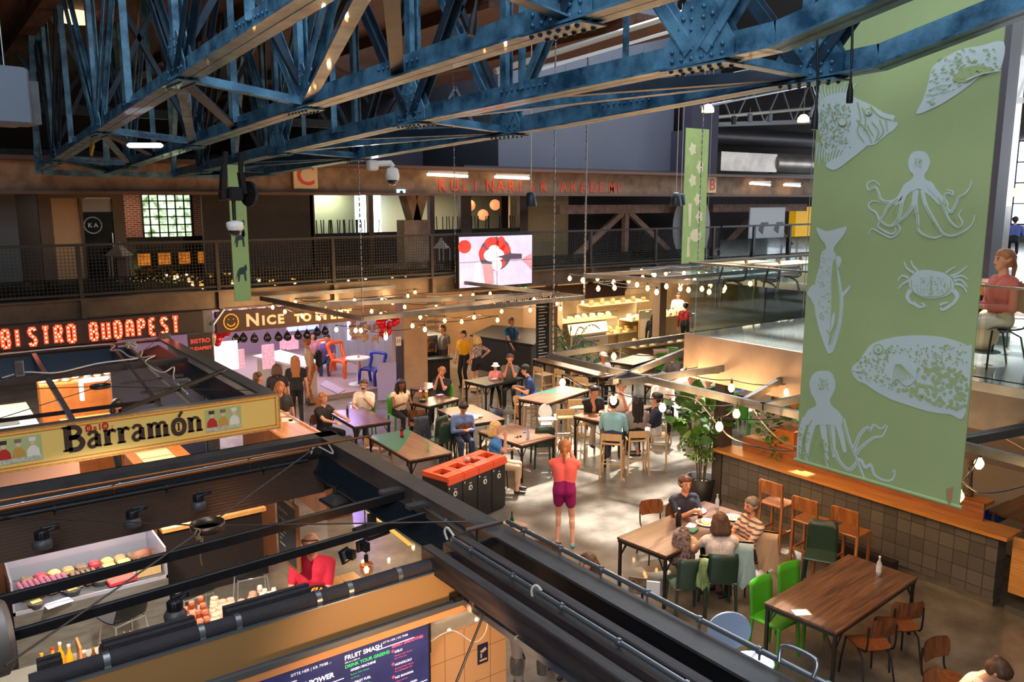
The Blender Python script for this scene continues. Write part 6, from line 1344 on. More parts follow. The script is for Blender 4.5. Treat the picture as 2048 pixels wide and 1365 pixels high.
    if fing:
        bm=bmesh.new(); bm.from_mesh(me); nv=[bm.verts.new(v) for v in fing.v]; bm.verts.ensure_lookup_table()
        for fc in fing.f:
            try: q=bm.faces.new([nv[i] for i in fc]); q.material_index=2; q.smooth=True
            except ValueError: pass
        bm.to_mesh(me); bm.free()
    me.update(); o=bpy.data.objects.new('body',me); COL.objects.link(o); o.parent=t
    # face
    b=MB()
    for sx in (-1,1): b.ball(hh(sx*.032,.088,.012),.009*s,8,5,(1.2,.6,.7)); b.beam(hh(sx*.018,.09,.035),hh(sx*.05,.08,.036),.006,.006)
    b.build('eyes',mat('eye_dark',(44,32,28),.3),t); MB().beam(hh(-.02,.088,-.048),hh(.02,.088,-.048),.006,.008).build('mouth',mat('lip',(160,84,78),.5),t)
    if beard: MB().ball(hh(0,.045,-.065),.05*s,12,8,(1,.85,.75)).build('beard',beard,t)
    if glass: MB().tube([hh(-.085,.0,.02),hh(-.06,.09,.015),hh(0,.1,.02),hh(.06,.09,.015),hh(.085,.0,.02)],.005,6).build('glasses',blk,t)
    if hair and hs!='bald':
        h=[]; B_=lambda x,y,z,r,x2=None,y2=None,z2=None,r2=None: h.append((tuple(hh(x,y,z)),tuple(hh(x2 if x2 is not None else x,y2 if y2 is not None else y,z2 if z2 is not None else z)),r*s,(r2 or r)*s,0))
        B_(0,-.03,.045,.092,0,.01,.06,.078); B_(0,-.045,.0,.082)
        for sx in (-1,1): B_(sx*.055,.005,.055,.05); B_(sx*.07,-.03,.01,.035)
        if hs in ('long','bob','curly'):
            L_={'long':-.36,'bob':-.1,'curly':-.28}[hs]; w={'long':.045,'bob':.06,'curly':.07}[hs]
            for sx in (-1,0,1): B_(sx*.055,-.06,.0,.06,sx*.07,-.085,L_,w)
            if hs!='long':
                for sx in (-1,1): B_(sx*.08,-.02,.02,.04,sx*.085,-.02,max(L_,-.2),.05)
        if hs=='pony': B_(0,-.1,.0,.04,0,-.13,-.06,.028); B_(0,-.13,-.06,.03,0,-.12,-.2,.018)
        if hs=='bun': B_(0,-.1,.07,.045)
        hm=blob(h,.013,2); hm.materials.append(hair); ho=bpy.data.objects.new('hair',hm); COL.objects.link(ho); ho.parent=t
    if hat:
        kind,hmat=hat; b=MB(); M=R_
        if kind=='bucket': b.lathe([(.16*s,.02*s),(.10*s,.07*s),(.085*s,.14*s),(0,.15*s)],H,18,M=M)
        else: b.lathe([(.102*s,.045*s),(.098*s,.1*s),(.05*s,.14*s),(0,.145*s)],H,18,M=M); b.cbox(hh(0,.12,.05),(.13*s,.12*s,.012),bev=.005)
        b.build('hat',hmat,t)
    if chair: place(chair,(base.x,base.y,z0),yaw,clabel)
    return t,base,yaw
W_=cloth('white',(224,216,206)); K_=cloth('black',(28,28,32)); N_=cloth('navy',(34,40,66)); J_=cloth('jeans',(48,60,88)); GR=cloth('grey',(92,88,84)); BE=cloth('beige',(196,168,136))
shw=mat('shoe_white',(214,214,214),.5); shb=mat('shoe_blue',(110,180,196),.5,var=.3,vs=20)
redl=cloth('red_linen',(188,26,52))
# standing man in red
person('bald man in a red short-sleeved shirt with glasses on his head, bending over a pan',(620,1082),'t',(590,1125),redl,J_,None,SKIN2,.75,1.,hs='bald',hands=[(-.10,.38,.12),(.14,.36,.08)],vox=.011,look=(R(10),R(-15)),fat=1.18,lean=.1)
rm=SC.objects['person']; hq=Vector((0,0,0))
MB().tube([(-.088,.09,1.60),(-.08,.15,1.63),(-.03,.185,1.635),(.03,.185,1.635),(.08,.15,1.63),(.088,.09,1.60)],.006,6).build('glasses_on_head',blk,rm)
person('woman in coral T-shirt and magenta shorts standing with her back to us',(1130,890),'t',(1136,860),cloth('coral',(238,104,98)),cloth('magenta',(146,10,96)),HR,SKIN,.6,.24,shb,'pony',hands=[(-.07,.20,.50),(.08,.20,.54)],vox=.011,fat=1.08,feet=[(-.01,.05),(.05,-.04)])
person('young man in a navy T-shirt holding food with both hands at the diners\' table',(1372,968),'s',(1440,1012),cloth('navy_tee',(30,32,52)),K_,HB,SKIN2,.62,hands=[(-.06,.34,.36),(.06,.34,.36)],vox=.011,chair='walnut',clabel='walnut shell chair under the young man in navy')
person('woman with dark bobbed hair and a white floral top reaching to her plate',(1440,1042),'s',(1408,985),cloth('white_floral',(226,210,204),var=.25,vs=26,col2=(232,218,212)),cloth('blue_floral',(72,64,110),var=.6,vs=18,col2=(190,110,96)),HB,SKIN,.35,hs='bob',hands=[(-.26,.40,.24),(.12,.38,.24)],vox=.011,chair='dgreen',clabel='dark green chair under the woman in the floral top',hcol=1)
m=cloth('striped',(200,170,150)); nt=m.node_tree; bs=nt.nodes['Principled BSDF']; w_=nt.nodes.new('ShaderNodeTexWave'); w_.bands_direction='Z'; w_.inputs['Scale'].default_value=5; tc=nt.nodes.new('ShaderNodeTexCoord'); rr=nt.nodes.new('ShaderNodeValToRGB'); rr.color_ramp.interpolation='CONSTANT'; rr.color_ramp.elements[0].color=rgb(96,84,92); rr.color_ramp.elements[1].position=.35; rr.color_ramp.elements[1].color=rgb(214,176,150); nt.links.new(tc.outputs['Object'],w_.inputs[0]); nt.links.new(w_.outputs['Fac'],rr.inputs[0]); nt.links.new(rr.outputs[0],bs.inputs['Base Color'])
person('older man with grey curly hair and a striped shirt eating at the diners\' table',(1500,1012),'s',(1436,1022),m,K_,HG,SKIN2,.6,hands=[(-.08,.36,.34),(.08,.34,.36)],vox=.012,chair='walnut',clabel='chair under the striped-shirt man with a beige jacket on its back',beard=HG)
dots=cloth('cream_dotted',(226,206,184)); nt=dots.node_tree; bs=nt.nodes['Principled BSDF']; v=nt.nodes.new('ShaderNodeTexVoronoi'); v.inputs['Scale'].default_value=22; tc=nt.nodes.new('ShaderNodeTexCoord'); rr=nt.nodes.new('ShaderNodeValToRGB'); rr.color_ramp.interpolation='CONSTANT'; rr.color_ramp.elements[0].color=rgb(40,34,40); rr.color_ramp.elements[1].position=.18; rr.color_ramp.elements[1].color=rgb(226,206,184); nt.links.new(tc.outputs['Object'],v.inputs[0]); nt.links.new(v.outputs['Distance'],rr.inputs[0]); nt.links.new(rr.outputs[0],bs.inputs['Base Color'])
person('brown-haired person in a cream blouse with black dots, leaning forward',(1998,1322),'s',(2060,1345),dots,K_,HB,SKIN,1.6,hs='bun',lean=.55,vox=.012,fat=1.15,look=(0,R(-35)),chair='walnut',clabel='walnut chair beneath the person in the dotted blouse')
person('bearded man with glasses in a white T-shirt at the violet-lit table',(727,770),'s',(688,812),W_,J_,HB,SKIN,.6,hands=[(-.1,.3,.38),(.12,.36,.22)],beard=HB,glass=1,chair='green',clabel='green chair under the bearded man in white')
person('woman with long fair-brown hair in a black T-shirt reaching over the violet-lit table',(648,797),'s',(715,808),K_,K_,HR,SKIN,.5,hs='long',hands=[(-.14,.5,.26),(.14,.46,.24)],chair='walnut',clabel='walnut chair under the long-haired woman in black')
person('woman with long dark curly hair in a cream top looking at her phone',(803,768),'s',(856,790),cloth('cream_top',(226,206,180)),K_,HK,SKIND,.05,hs='curly',hands=[(-.1,.38,.26),(.1,.38,.26)],lean=.18,chair='green',clabel='green chair under the curly-haired woman with the phone')
person('man in a dark T-shirt eating with both hands beside the black counter',(883,744),'s',(838,772),K_,K_,HR,SKIN2,.55,hands=[(-.05,.22,.52),(.05,.22,.52)],beard=HR,chair='green',clabel='green chair under the man eating in the dark T-shirt')
person('man in a light blue hoodie bent over his phone',(927,812),'s',(958,838),cloth('blue_hoodie',(104,128,184)),J_,HK,SKIN2,1.6,lean=.3,look=(0,R(-25)),hands=[(-.07,.36,.2),(.07,.36,.2)],chair='walnut',clabel='walnut chair under the man in the blue hoodie')
person('woman with short blonde hair in a bright blue T-shirt resting her face on her hand',(994,856),'s',(1055,858),cloth('bright_blue',(64,128,196)),BE,HY,SKIN,.5,hs='bob',hands=[(-.1,.3,.25),(.06,.2,.5)],leg=.8,chair='walnut',clabel='walnut chair under the blonde woman in blue',vox=.014)
person('small child in a pink top and white bucket hat at the green-black high table',(991,730),'b',(994,765),cloth('pink_check',(226,146,150)),K_,HB,SKIN,.8,s=.68,hz=1.25,hat=('bucket',white),hands=[(-.1,.3,.2),(.1,.3,.2)])
person('person in a grey T-shirt holding a cup to the mouth beside the child',(1020,718),'b',(1008,752),GR,K_,HB,SKIN2,.55,hands=[(-.06,.2,.5),(.06,.2,.5)],chair='oak',clabel='light oak bar stool under the person in grey beside the child')
person('man in a blue T-shirt and dark cap seen from behind at the green-black high table',(1050,738),'b',(1018,738),cloth('royal_blue',(30,60,110)),cloth('bright_blue_shorts',(20,120,210)),HK,SKIN,.55,leg=.4,hat=('cap',K_),chair='oak',clabel='light oak bar stool under the man in blue with the cap',lean=.25)
person('man in a black polo shirt leaning on the high table, hand at chin',(1190,780),'b',(1232,802),K_,BE,HK,SKIN2,.55,hands=[(-.1,.34,.22),(.05,.22,.46)],lean=.3,chair='oak',clabel='light oak bar stool under the man in the black polo')
person('person in a white T-shirt at the far side of the high table',(1243,775),'b',(1236,815),W_,K_,HB,SKIN2,.5,hands=[(-.05,.22,.5),(.16,.34,.22)],chair='oak',clabel='light oak bar stool under the person in white at the high table')
person('man in a pale blue long-sleeved shirt seen from behind at the high table',(1228,806),'b',(1240,782),cloth('pale_blue',(140,190,206)),J_,HK,SKIN,1.6,lean=.15,fat=1.1,vox=.013,chair='oak',clabel='light oak bar stool under the man in pale blue, nearest the camera')
person('woman with very long dark hair in a grey cardigan seen from behind',(1274,803),'b',(1252,780),cloth('light_grey_knit',(150,138,132)),K_,HK,SKIN,1.6,hs='long',chair='oak',clabel='light oak bar stool under the woman with very long dark hair')
person('woman in a navy top with white stripes at the right end of the high table',(1310,797),'b',(1262,795),N_,cloth('white_stripes',(206,200,196),var=.4,vs=6),HK,SKIN,.8,hs='bun',leg=.8,chair='oak',clabel='light oak bar stool under the woman in navy stripes')
person('man in a teal shirt seen from the side behind the bulb frame',(1383,757),'b',(1340,775),cloth('teal',(34,124,142)),J_,HG,SKIN,1.0,chair='oak',clabel='light oak bar stool under the man in teal',lean=.2)
person('person with a black and white checked cap in white behind the bulb frame',(1326,757),'b',(1340,782),W_,K_,HG,SKIN,1.,hat=('cap',cloth('check',(60,60,64),var=.6,vs=30)),chair='oak',clabel='light oak bar stool under the person in white with the checked cap')
person('person in a pale pink shirt left of the dark column',(1416,762),'b',(1372,778),cloth('pale_pink',(214,168,160)),BE,HR,SKIN,1.,chair='oak',clabel='light oak bar stool under the person in pale pink')
person('man in a sky blue shirt right of the dark column under the mezzanine edge',(1472,742),'s',(1440,760),cloth('sky_blue',(110,158,206)),K_,HK,SKIN,1.6,chair='green',clabel='green chair under the man in sky blue')
person('man in a white T-shirt and white cap by the long high table',(1207,714),'s',(1245,728),W_,J_,HB,SKIN2,.5,hat=('cap',W_),chair='walnut',clabel='walnut chair under the man in the white cap')
person('person in dark clothes seated by the green chairs at the back',(1345,712),'s',(1300,722),GR,K_,HB,SKIN,1.)
person('man in a grey T-shirt and dark trousers queuing at the pastry counter',(884,658),'t',(845,665),GR,cloth('dark_trousers',(44,38,40)),HB,SKIN2,.55,s=1.02)
person('person in a yellow T-shirt with a black shoulder bag in the pastry queue',(926,664),'t',(895,672),cloth('yellow',(230,170,20)),K_,HK,SKIN,.55,s=.97)
person('woman in a dark floral blouse and black shorts in the pastry queue',(951,671),'t',(925,668),cloth('dark_floral',(58,42,44),var=.5,vs=22,col2=(214,180,170)),K_,HY,SKIN,.7,leg=.22,hs='bob',s=.96,hands=[(-.2,.12,.06),(.28,-.02,.12)])
person('man with grey hair in a blue T-shirt and jeans standing by the dark counter',(1024,646),'t',(1075,655),cloth('mid_blue',(26,82,140)),N_,HG,SKIN2,.55,s=1.05,hands=[(-.2,.2,.02),(.2,.3,.0)],fat=1.1)
person('woman with brown hair in grey standing at the near left of the shop entrance',(518,745),'t',(560,742),GR,K_,HB,SKIN2,.6,hs='long',s=.95)
person('woman in black with a pale print on her back facing the shop',(553,728),'t',(552,712),cloth('black_print',(40,36,40)),K_,HB,SKIN,.6,hs='bob',s=.95)
person('woman with long straight blond-brown hair in a black T-shirt facing the shop',(590,716),'t',(588,700),K_,K_,HR,SKIN,.5,hs='long',s=.98)
t_,b_,y_=person('man in a beige T-shirt and checked trousers with a black backpack',(611,688),'t',(570,690),BE,cloth('brown_check',(168,104,56),var=.5,vs=14),HR,SKIN2,.55,s=1.05,lean=.12)
MB().cbox((0,-.2,1.2),(.28,.16,.44),bev=.06).build('backpack',K_,t_)
person('smiling woman with curly fair hair in dark clothes walking towards us',(560,768),'t',(585,800),cloth('dark_grey',(48,44,48)),K_,HR,SKIN2,.6,hs='bob',s=.97)
person('man in a purple shirt sitting on an orange stool at a white round table',(653,670),'s',(625,690),cloth('violet_shirt',(96,76,130)),J_,HK,SKIN2,.8,hz=1.3)
person('woman in a pink top seated across the white round table',(625,665),'s',(650,688),cloth('rose',(206,140,150)),K_,HK,SKIN,.1,hs='bob',hz=1.3)
person('kitchen worker with dark hair behind the yellow-signed stall',(235,808),'t',(280,835),K_,K_,HK,SKIN2,.6,hs='bob')
person('shop assistant in white behind the cheese counter',(1356,590),'t',(1340,610),W_,K_,HK,SKIN2,.9)
person('customer in dark clothes in front of the cheese counter',(1309,628),'t',(1330,608),K_,K_,HK,SKIN,1.6,hs='bob')
person('customer in a red and black jacket at the edge of the cheese counter',(1372,610),'t',(1400,600),cloth('red_black',(150,30,34),var=.6,vs=10),K_,HK,SKIN,1.6)
person('brown-ponytailed woman in a coral jumper seated on the glass-railed mezzanine',(2004,520),'s',(1940,520),cloth('coral_knit',(190,98,84)),cloth('cream_trousers',(222,204,176)),HR,SKIN2,1.6,hs='pony',z0=3.4,hands=[(-.1,.22,.16),(.12,.24,.14)],vox=.012,chair='walnut',clabel='walnut chair under the woman in the coral jumper on the mezzanine')
t_,b_,y_=person('man in a blue shirt seen from behind at a far mezzanine table',(2031,440),'s',(2036,432),cloth('periwinkle',(86,100,170)),K_,HK,SKIN2,1.2,z0=3.4,hz=1.2)
person('person with brown hair just showing above the edge beam below the woman in coral',(1172,1128),'s',(1140,1140),GR,K_,HB,SKIN,.6,hs='bob',chair='walnut',clabel='walnut chair under the person just below the woman in coral')
# backpack, jackets
def garment(nm,label,cat,c,pts,m,th=.02):
    b=MB(); return b
def drape(name,label,px,py,z,w,h,yaw,m,cat='jacket'):
    c=atZ(px,py,z); vs=[];fs=[]; N=10;M=14; random.seed(px)
    for i in range(M+1):
        u=i/M
        for j in range(N+1):
            a=(j/N-.5)*2; ww=w/2*(1-.15*u+.12*sin(u*3)); y=.06*sin(j*2.2+u*2)*u*.8+(-.04 if u>.12 else -.04+.12*(1-u/.12))
            z_=-h*max(0,u-.1)*(1-.12*abs(a)*sin(j*1.7)); vs.append((a*ww+.03*sin(u*5+j),y,z_+.02*(u<.1)))
    fs=[(i*(N+1)+j,i*(N+1)+j+1,(i+1)*(N+1)+j+1,(i+1)*(N+1)+j) for i in range(M) for j in range(N)]
    b=MB().add(vs,fs,True).add([(x,y-.015,z) for x,y,z in vs],[f[::-1] for f in fs],True)
    o=b.build(name,m,loc=c); o.rotation_euler=(0,0,yaw); return tag(o,label,cat)
drape('pale_jacket','pale blue-grey jacket hanging over the chair of the floral-top woman',1482,1090,.86,.36,.62,R(-50),cloth('pale_denim',(150,172,176)))
drape('beige_jacket','beige jacket hanging over the chair of the striped-shirt man',1527,1068,.86,.42,.55,R(-60),cloth('beige_jacket',(176,146,118)))
drape('green_jacket','olive green sleeve hanging on the dark chair with the backpack',1407,1120,.86,.12,.4,R(-50),cloth('olive',(120,140,90)))
drape('plaid_coat','grey plaid coat hanging on the chair behind the curly-haired woman',842,835,.85,.34,.5,R(-20),cloth('plaid',(60,66,84),var=.5,vs=20))
drape('white_jacket','pinkish white jacket hanging on a chair by the easel menu',1322,700,.9,.5,.5,R(-30),cloth('pinkish',(214,180,170)))
c=atZ(1362,1118,.55); t=thing('backpack','dark brown backpack with white dots and a beige pocket on the dark green chair','backpack',c-Vector((0,0,.07)),R(-40))
o=bpy.data.objects.new('bag_body',blob([((0,0,.12),(0,.02,.38),.15,.12,0),((-.06,0,.1),(.06,0,.1),.13,.13,0),((0,.0,.4),(.02,.0,.46),.1,.07,0)],.02)); o.data.materials.append(cloth('bag_dotted',(54,36,40),var=.2,vs=26,col2=(150,130,126))); COL.objects.link(o); o.parent=t
MB().ball((.16,-.02,.26),.09,14,8,(.8,.8,1.2)).build('side_pocket',BE,t)
item('rucksack',MB().ball((0,0,.0),.17,14,9,(1.5,.8,.9)).tube([(-.1,.1,.1),(0,.16,.2),(.1,.1,.1)],.015,6),cloth('dark_rucksack',(34,36,52)),atZ(990,830,.6),'dark blue rucksack on the bench beside the wrapper table','bag',R(20))
# ================================================================ HANGING BULB FRAMES
sock=mat('black_socket',(28,26,26),.5)
bulb_me=None
def lightframe(name,label,z,beams,bulbs,sizes,zb,lstep=2,le=14,bm=.05,r=.034,hang=()):
    c0=sum((atZ(p[0],p[1],z) for b in beams for p in b),Vector())/(2*len(beams)); t=thing(name,label,'light frame',c0); global bulb_me,sock_me
    for i,(a,b) in enumerate(beams):
        A=atZ(*a,z)-c0;B=atZ(*b,z)-c0; MB().beam(A,B,bm,bm*1.5).build('frame_beam',gry,t)
    if bulb_me is None:
        x=MB().lathe([(0,-1.25),(.45,-1.1),(.85,-.55),(1,0),(.85,.55),(.5,1.1),(.38,1.5)],(0,0,0),12); o=x.build('x',mat('bulb_glow',(255,176,84),.3)); bulb_me=o.data; bpy.data.objects.remove(o)
        x=MB().cyl((0,0,1.4),(0,0,2.6),.42,.36,10); o=x.build('x',sock); sock_me=o.data; bpy.data.objects.remove(o)
    P=[]
    for i,(px,py) in enumerate(bulbs):
        p=atZ(px,py,zb)-c0; P.append(p)
        for nm,me in (('bulb',bulb_me),('bulb_socket',sock_me)):
            o=bpy.data.objects.new(nm,me); COL.objects.link(o); o.parent=t; o.location=p; o.scale=(r,r,r)
        if i%lstep==0: light('bulb_light','POINT',p+c0-Vector((0,0,.06)),le,(1,.60,.27),.03)
    left=list(range(len(P))); cur=0; left.remove(0); order=[0]
    while left:
        n=min(left,key=lambda k:(P[k]-P[cur]).length); order.append(n); left.remove(n); cur=n
    b=MB()
    for i,k in zip(order,order[1:]):
        a=P[i]+Vector((0,0,r*2.6)); c=P[k]+Vector((0,0,r*2.6))
        if (a-c).length>2.2: continue
        b.tube([a.lerp(c,u)+Vector((0,0,-.22*u*(1-u)*min(1,(a-c).length)+.10*sin(u*pi)*0)) for u in (0,.2,.4,.6,.8,1)],.007,5)
        if i%2==0:
            q=a+Vector((0,0,max(0,z-c0.z-a.z))); b.cyl(a,q,.004,None,5)
    b.build('light_cable',sock,t)
    for px,py,top in hang:
        a=atZ(px,py,z)-c0; n=int((top-z)/.09); b=MB()
        for k in range(n): b.cyl(a+Vector((0,0,k*.09)),a+Vector((0,0,k*.09+.07)),.013 if k%2 else .009,None,6)
        b.build('chain',mat('grey_chain',(150,150,152),.4,.7),t)
    return t
f1=lambda L,ox,oy,s: [(ox+x/s,oy+y/s) for x,y in L]
Bl=f1([(85,472),(97,440),(245,468),(308,486),(397,446),(440,425),(541,413),(673,388),(6,543),(185,537),(240,554),(379,511),(470,570),(563,511),(692,523),(706,448),(778,442),(879,433),(998,445),(1136,466),(905,502),(946,537),(1113,529),(922,588),(785,572),(712,597),(613,592),(424,622),(497,642),(268,673),(268,690),(92,648),(122,648),(1270,490),(1291,521),(1420,485)],680,440,2.926)+f1([(818,268),(930,355),(1087,410),(1220,288),(1310,465),(1525,495),(1532,315),(1610,328),(1800,420),(1745,640)],400,560,6.4)
lightframe('bulb_frame','large rectangular grey frame of glowing string bulbs below the video screen',3.25,[((522,597),(726,638)),((726,638),(1168,595)),((1168,595),(905,563)),((905,563),(522,597)),((600,612),(1104,588)),((726,638),(1104,586))],Bl,None,3.08,2,13,.055,.032,hang=[(726,636,9.5),(911,566,9.5),(1168,594,9.5)])
Bf=f1([(180,210),(333,195),(340,297),(498,232),(507,288),(652,215),(738,257),(782,118),(795,185),(846,292),(902,148),(918,155),(938,332),(1032,140),(1038,274),(1070,108),(1180,296),(1185,252),(1218,138),(1244,202),(1265,310),(1327,211),(1366,148),(1402,300),(1447,152),(1476,330),(1488,263),(1538,150),(1622,313),(1635,288),(1733,130),(1802,126),(1858,120),(1915,113),(1897,246),(48,193)],1130,520,5.12)
lightframe('bulb_frame','distant grey frame of small glowing bulbs in front of the cheese shop',3.75,[((1170,552),(1400,566)),((1400,566),(1600,545)),((1300,560),(1600,535)),((1170,552),(1420,535))],Bf,None,3.6,3,14,.055,.04,hang=[(1170,551,9.5)])
Br=f1([(500,990),(943,1050),(565,1230),(1193,1222),(1237,1192),(1423,1145),(1918,1205)],1130,520,5.12)+f1([(1197,580),(1283,765),(1405,640),(750,990),(570,1125),(697,718)],1330,640,5.25)+[(1125,766),(1325,816),(1227,802),(1660,845),(1730,868),(1800,850),(1850,900)]
t=lightframe('bulb_frame','grey triangular-braced frame with big glowing bulbs hanging above the leafy plant',3.0,[((1098,712),(1602,832)),((1098,712),(1385,670)),((1440,673),(1604,708)),((1222,764),(1440,673)),((1240,766),(1604,716)),((1490,803),(1604,737)),((1520,815),(1604,797)),((1385,668),(1445,675))],Br,None,2.86,1,15,.055,.042,hang=[(1106,712,9.5),(1390,669,9.5)])
t=lightframe('bulb_frame','corner of a grey bulb frame right of the banner with a bulb by the vase',3.0,[((1925,892),(2080,932)),((1925,884),(2080,855)),((1925,880),(2080,850))],[(1958,928),(1917,993)],None,2.75,1,12,.055,.045)
# draped cable at right
for i,L_ in enumerate(([(1925,962),(1935,972),(1960,985),(2000,984),(2050,972)],[(1920,800),(1960,830),(2010,865),(2060,880)],[(1920,830),(1980,860),(2060,905)],[(1500,805),(1520,840),(1560,880),(1600,898)],[(1330,790),(1390,800),(1435,850),(1470,880),(1540,900),(1600,902)])):
    tag(MB().tube(spl([tuple(atZ(px,py,2.9 if i<3 else 2.75)) for px,py in L_],5),.008,6).build('cable',mat('brown_cable',(92,70,56),.6)),['brown cable draped to the right of the banner corner by the vase','upper thin brown cable crossing behind the banner on the right','lower thin brown cable crossing behind the banner on the right','brown bulb cable sagging towards the banner, upper','brown bulb cable sagging over the leafy plant to the banner'][i],'cable')
tag(MB().prism([(0,.03),(.05,.06),(.04,-.05),(.03,-.12)],atX(1893,985,6.68),(0,-1,0),(0,0,1),.003).build('torn_tape',mat('tan_tape',(190,140,96),.6)),'torn tan tape hanging from the lower corner of the big banner','tape')
# chains and pendant speakers
def pend(px,py,Y,s,lab):
    c=atY(px,py,Y); t=thing('pendant_lamp',lab,'lamp',c); MB().lathe([(.085*s,-.10*s),(.088*s,-.09*s),(.06*s,.09*s),(.03*s,.1*s)],(0,0,0),20).build('shade',mat('dark_blue_shade',(44,50,60),.45,.3),t); MB().cyl((0,0,.09*s),(0,0,3.2),.006,None,6).build('cord',mat('white_cord',(190,190,190),.6),t); MB().lathe([(.07*s,-.095*s),(.0,-.09*s)],(0,0,0),16).build('diffuser',mat('shade_inner',(110,104,100),.5),t)
pend(1062,399,9.5,1.0,'dark conical pendant lamp on a white cord right of the video screen'); pend(1352,399,10,1.15,'dark conical pendant lamp on a white cord left of the small green banner'); pend(1362,399,10.8,1.05,'second dark conical pendant lamp half hidden behind the first, by the small banner')
for i,(px,py,Y,z1) in enumerate(((1170,590,14,9.5),(1412,530,16,9.5),(1605,640,8,9.5))):
    c=atY(px,py,Y); tag(MB().cyl(c,(c.x,c.y,z1),.006,None,6).build('hanging_cable',mat('grey_chain',(150,150,152),.4,.7)),['thin grey cable hanging right of the lower pendant lamp','thin cable hanging at the right edge of the small banner','thin cable hanging just left of the large banner'][i],'cable')
# security cameras, hoist
c=atY(745,331,9.0); t=thing('security_camera','white dome security camera on an arm under the blue girder','camera',c)
q=atY(785,330,9.0)-c; MB().cbox((0,0,0),(.12,.1,.12),bev=.015).build('base_box',white,t); MB().tube([(0,0,.02),q*.9+Vector((0,0,.02)),q+Vector((0,0,-.02))],.035,12).build('arm',white,t); q=atY(785,352,9)-c
MB().lathe([(.075,-.05),(.085,.0),(.07,.08),(.03,.1)],q,20).build('camera_housing',white,t); MB().ball(q+Vector((0,0,-.05)),.065,18,10).build('dome',mat('dark_dome',(40,36,40),.08,coat=1.),t)
c=atY(470,455,8.6); t=thing('security_camera','white dome security camera hanging below the black hoist','camera',c); MB().lathe([(.07,-.03),(.085,.0),(.085,.05),(.03,.07)],(0,0,0),20).build('camera_housing',white,t); MB().ball((0,0,-.03),.065,18,10).build('dome',mat('dark_dome',(40,36,40),.08),t); MB().cyl((0,0,.06),(0,0,.40),.02).build('drop_pipe',blk,t)
c=atY(470,388,8.6); t=thing('hoist','black hoist with pulley wheel and hooks hanging from the blue girder','hoist',c)
MB().cbox((0,0,0),(.15,.14,.14),bev=.02).build('motor',blk,t); MB().cyl((.13,0,0),(.16,.01,0),.13,None,24).build('chain_wheel',blk,t); MB().cyl((.165,0,0),(.17,.01,0),.05,None,14).build('wheel_hub',gry,t)
MB().beam((-.13,0,-.05),(-.1,0,.24),.05,.09).beam((-.1,0,.24),(-.07,0,.42),.04,.06).build('hook',blk,t); MB().beam((.09,0,0),(.07,0,.22),.05,.09).beam((.07,0,.22),(.09,0,.42),.04,.05).build('hook',blk,t); MB().cbox((-.13,0,-.02),(.05,.1,.1),bev=.01).build('hook_block',blk,t)
# black cable connectors hanging from above
def conn(px,py,x,s,tilt,lab):
    c=atX(px,py,x); t=thing('cable_connector',lab,'connector',c,R(20)); M=Matrix.Rotation(tilt,3,'Y'); MB().lathe([(.032*s,-.1*s),(.034*s,-.07*s),(.03*s,.02*s),(.012*s,.12*s),(.01*s,.3*s)],(0,0,0),16,M=M).build('connector_body',blk,t); MB().lathe([(.029*s,-.102*s),(.0,-.09*s)],(0,0,0),14,M=M).build('socket_face',gry,t); MB().tube([M@Vector((0,0,.28*s)),(.02,.02,.5),(.02,.05,.9)],.009,8).build('cable',blk,t)
conn(946,45,2.7,.75,R(15),'black rubber cable connector hanging at the top middle'); conn(1180,22,3.2,.6,R(2),'short black cable connector hanging at the top, right of the first'); conn(1630,238,5.3,.75,R(8),'black cable connector hanging at the upper left edge of the big banner'); conn(1700,186,5.5,.7,R(-2),'black cable connector hanging in front of the spiny fish on the banner')
# yellow tag, tube lamp on girder, lamps
p=atX(184,296,2.05); tag(MB().cbox((0,0,0),(.03,.26,.09),rx=R(-28)).build('yellow_tag',mat('yellow_tag',(150,126,50),.6),loc=p),'small yellow inspection tag on the far left girder chord','tag')
p=atZ(290,291,5.9); t=thing('batten_light','white batten light hanging inside the blue girder at the left','light',p,R(-35)); MB().cbox((0,0,0),(.42,.09,.06),bev=.02).build('cover',mat('batten_white',(220,222,230),.4,emit=.6,ecol=(230,235,255)),t)
p=atY(150,18,15.0); t=thing('dome_lamp','glowing warm dome lamp at the top left behind the girder','lamp',p); MB().lathe([(.22,-.2),(.2,.0),(.1,.12)],(0,0,0),20).build('shade',mat('warm_shade',(255,200,150),.4,emit=1.3,ecol=(255,206,150)),t); MB().cyl((0,0,.1),(0,0,1),.02).build('stem',blk,t)
p=atY(14,195,9.); t=thing('air_unit','grey suspended air unit at the left edge under the roof','air unit',p,R(10)); MB().cbox((-.35,0,.0),(.95,.5,.5),bev=.02).build('casing',mat('bluish_grey_casing',(96,106,120),.5,.3),t); MB().cbox((.16,0,-.05),(.1,.4,.38)).build('side_vent',gry,t); MB().cyl((.0,0,.25),(0,0,1.8),.006,None,6).build('hanger_wire',galv,t)
# track lights on white pipe, top centre
t=thing('lighting_bar','long pale lighting bar with small floodlights beneath the roof','lighting bar',(0,0,0))
A=atY(990,143,10);B=atY(1420,8,10); MB().cyl(A,B,.045).build('bar_pipe',mat('pale_pipe',(176,170,160),.5,.2),t); A2=atY(1040,150,10.05);B2=atY(1345,62,10.05); MB().beam(A2,B2,.03,.05).build('track',white,t)
for px,py in ((1078,160),(1132,150),(1180,140),(1226,128),(1290,108)):
    q=atY(px,py,10.05); MB().cyl(q+Vector((0,0,.02)),q+Vector((0,0,.14)),.01).cbox(q,(.12,.09,.05),bev=.01).build('small_floodlight',mat('floodlight_grey',(150,150,152),.4,.4),t)
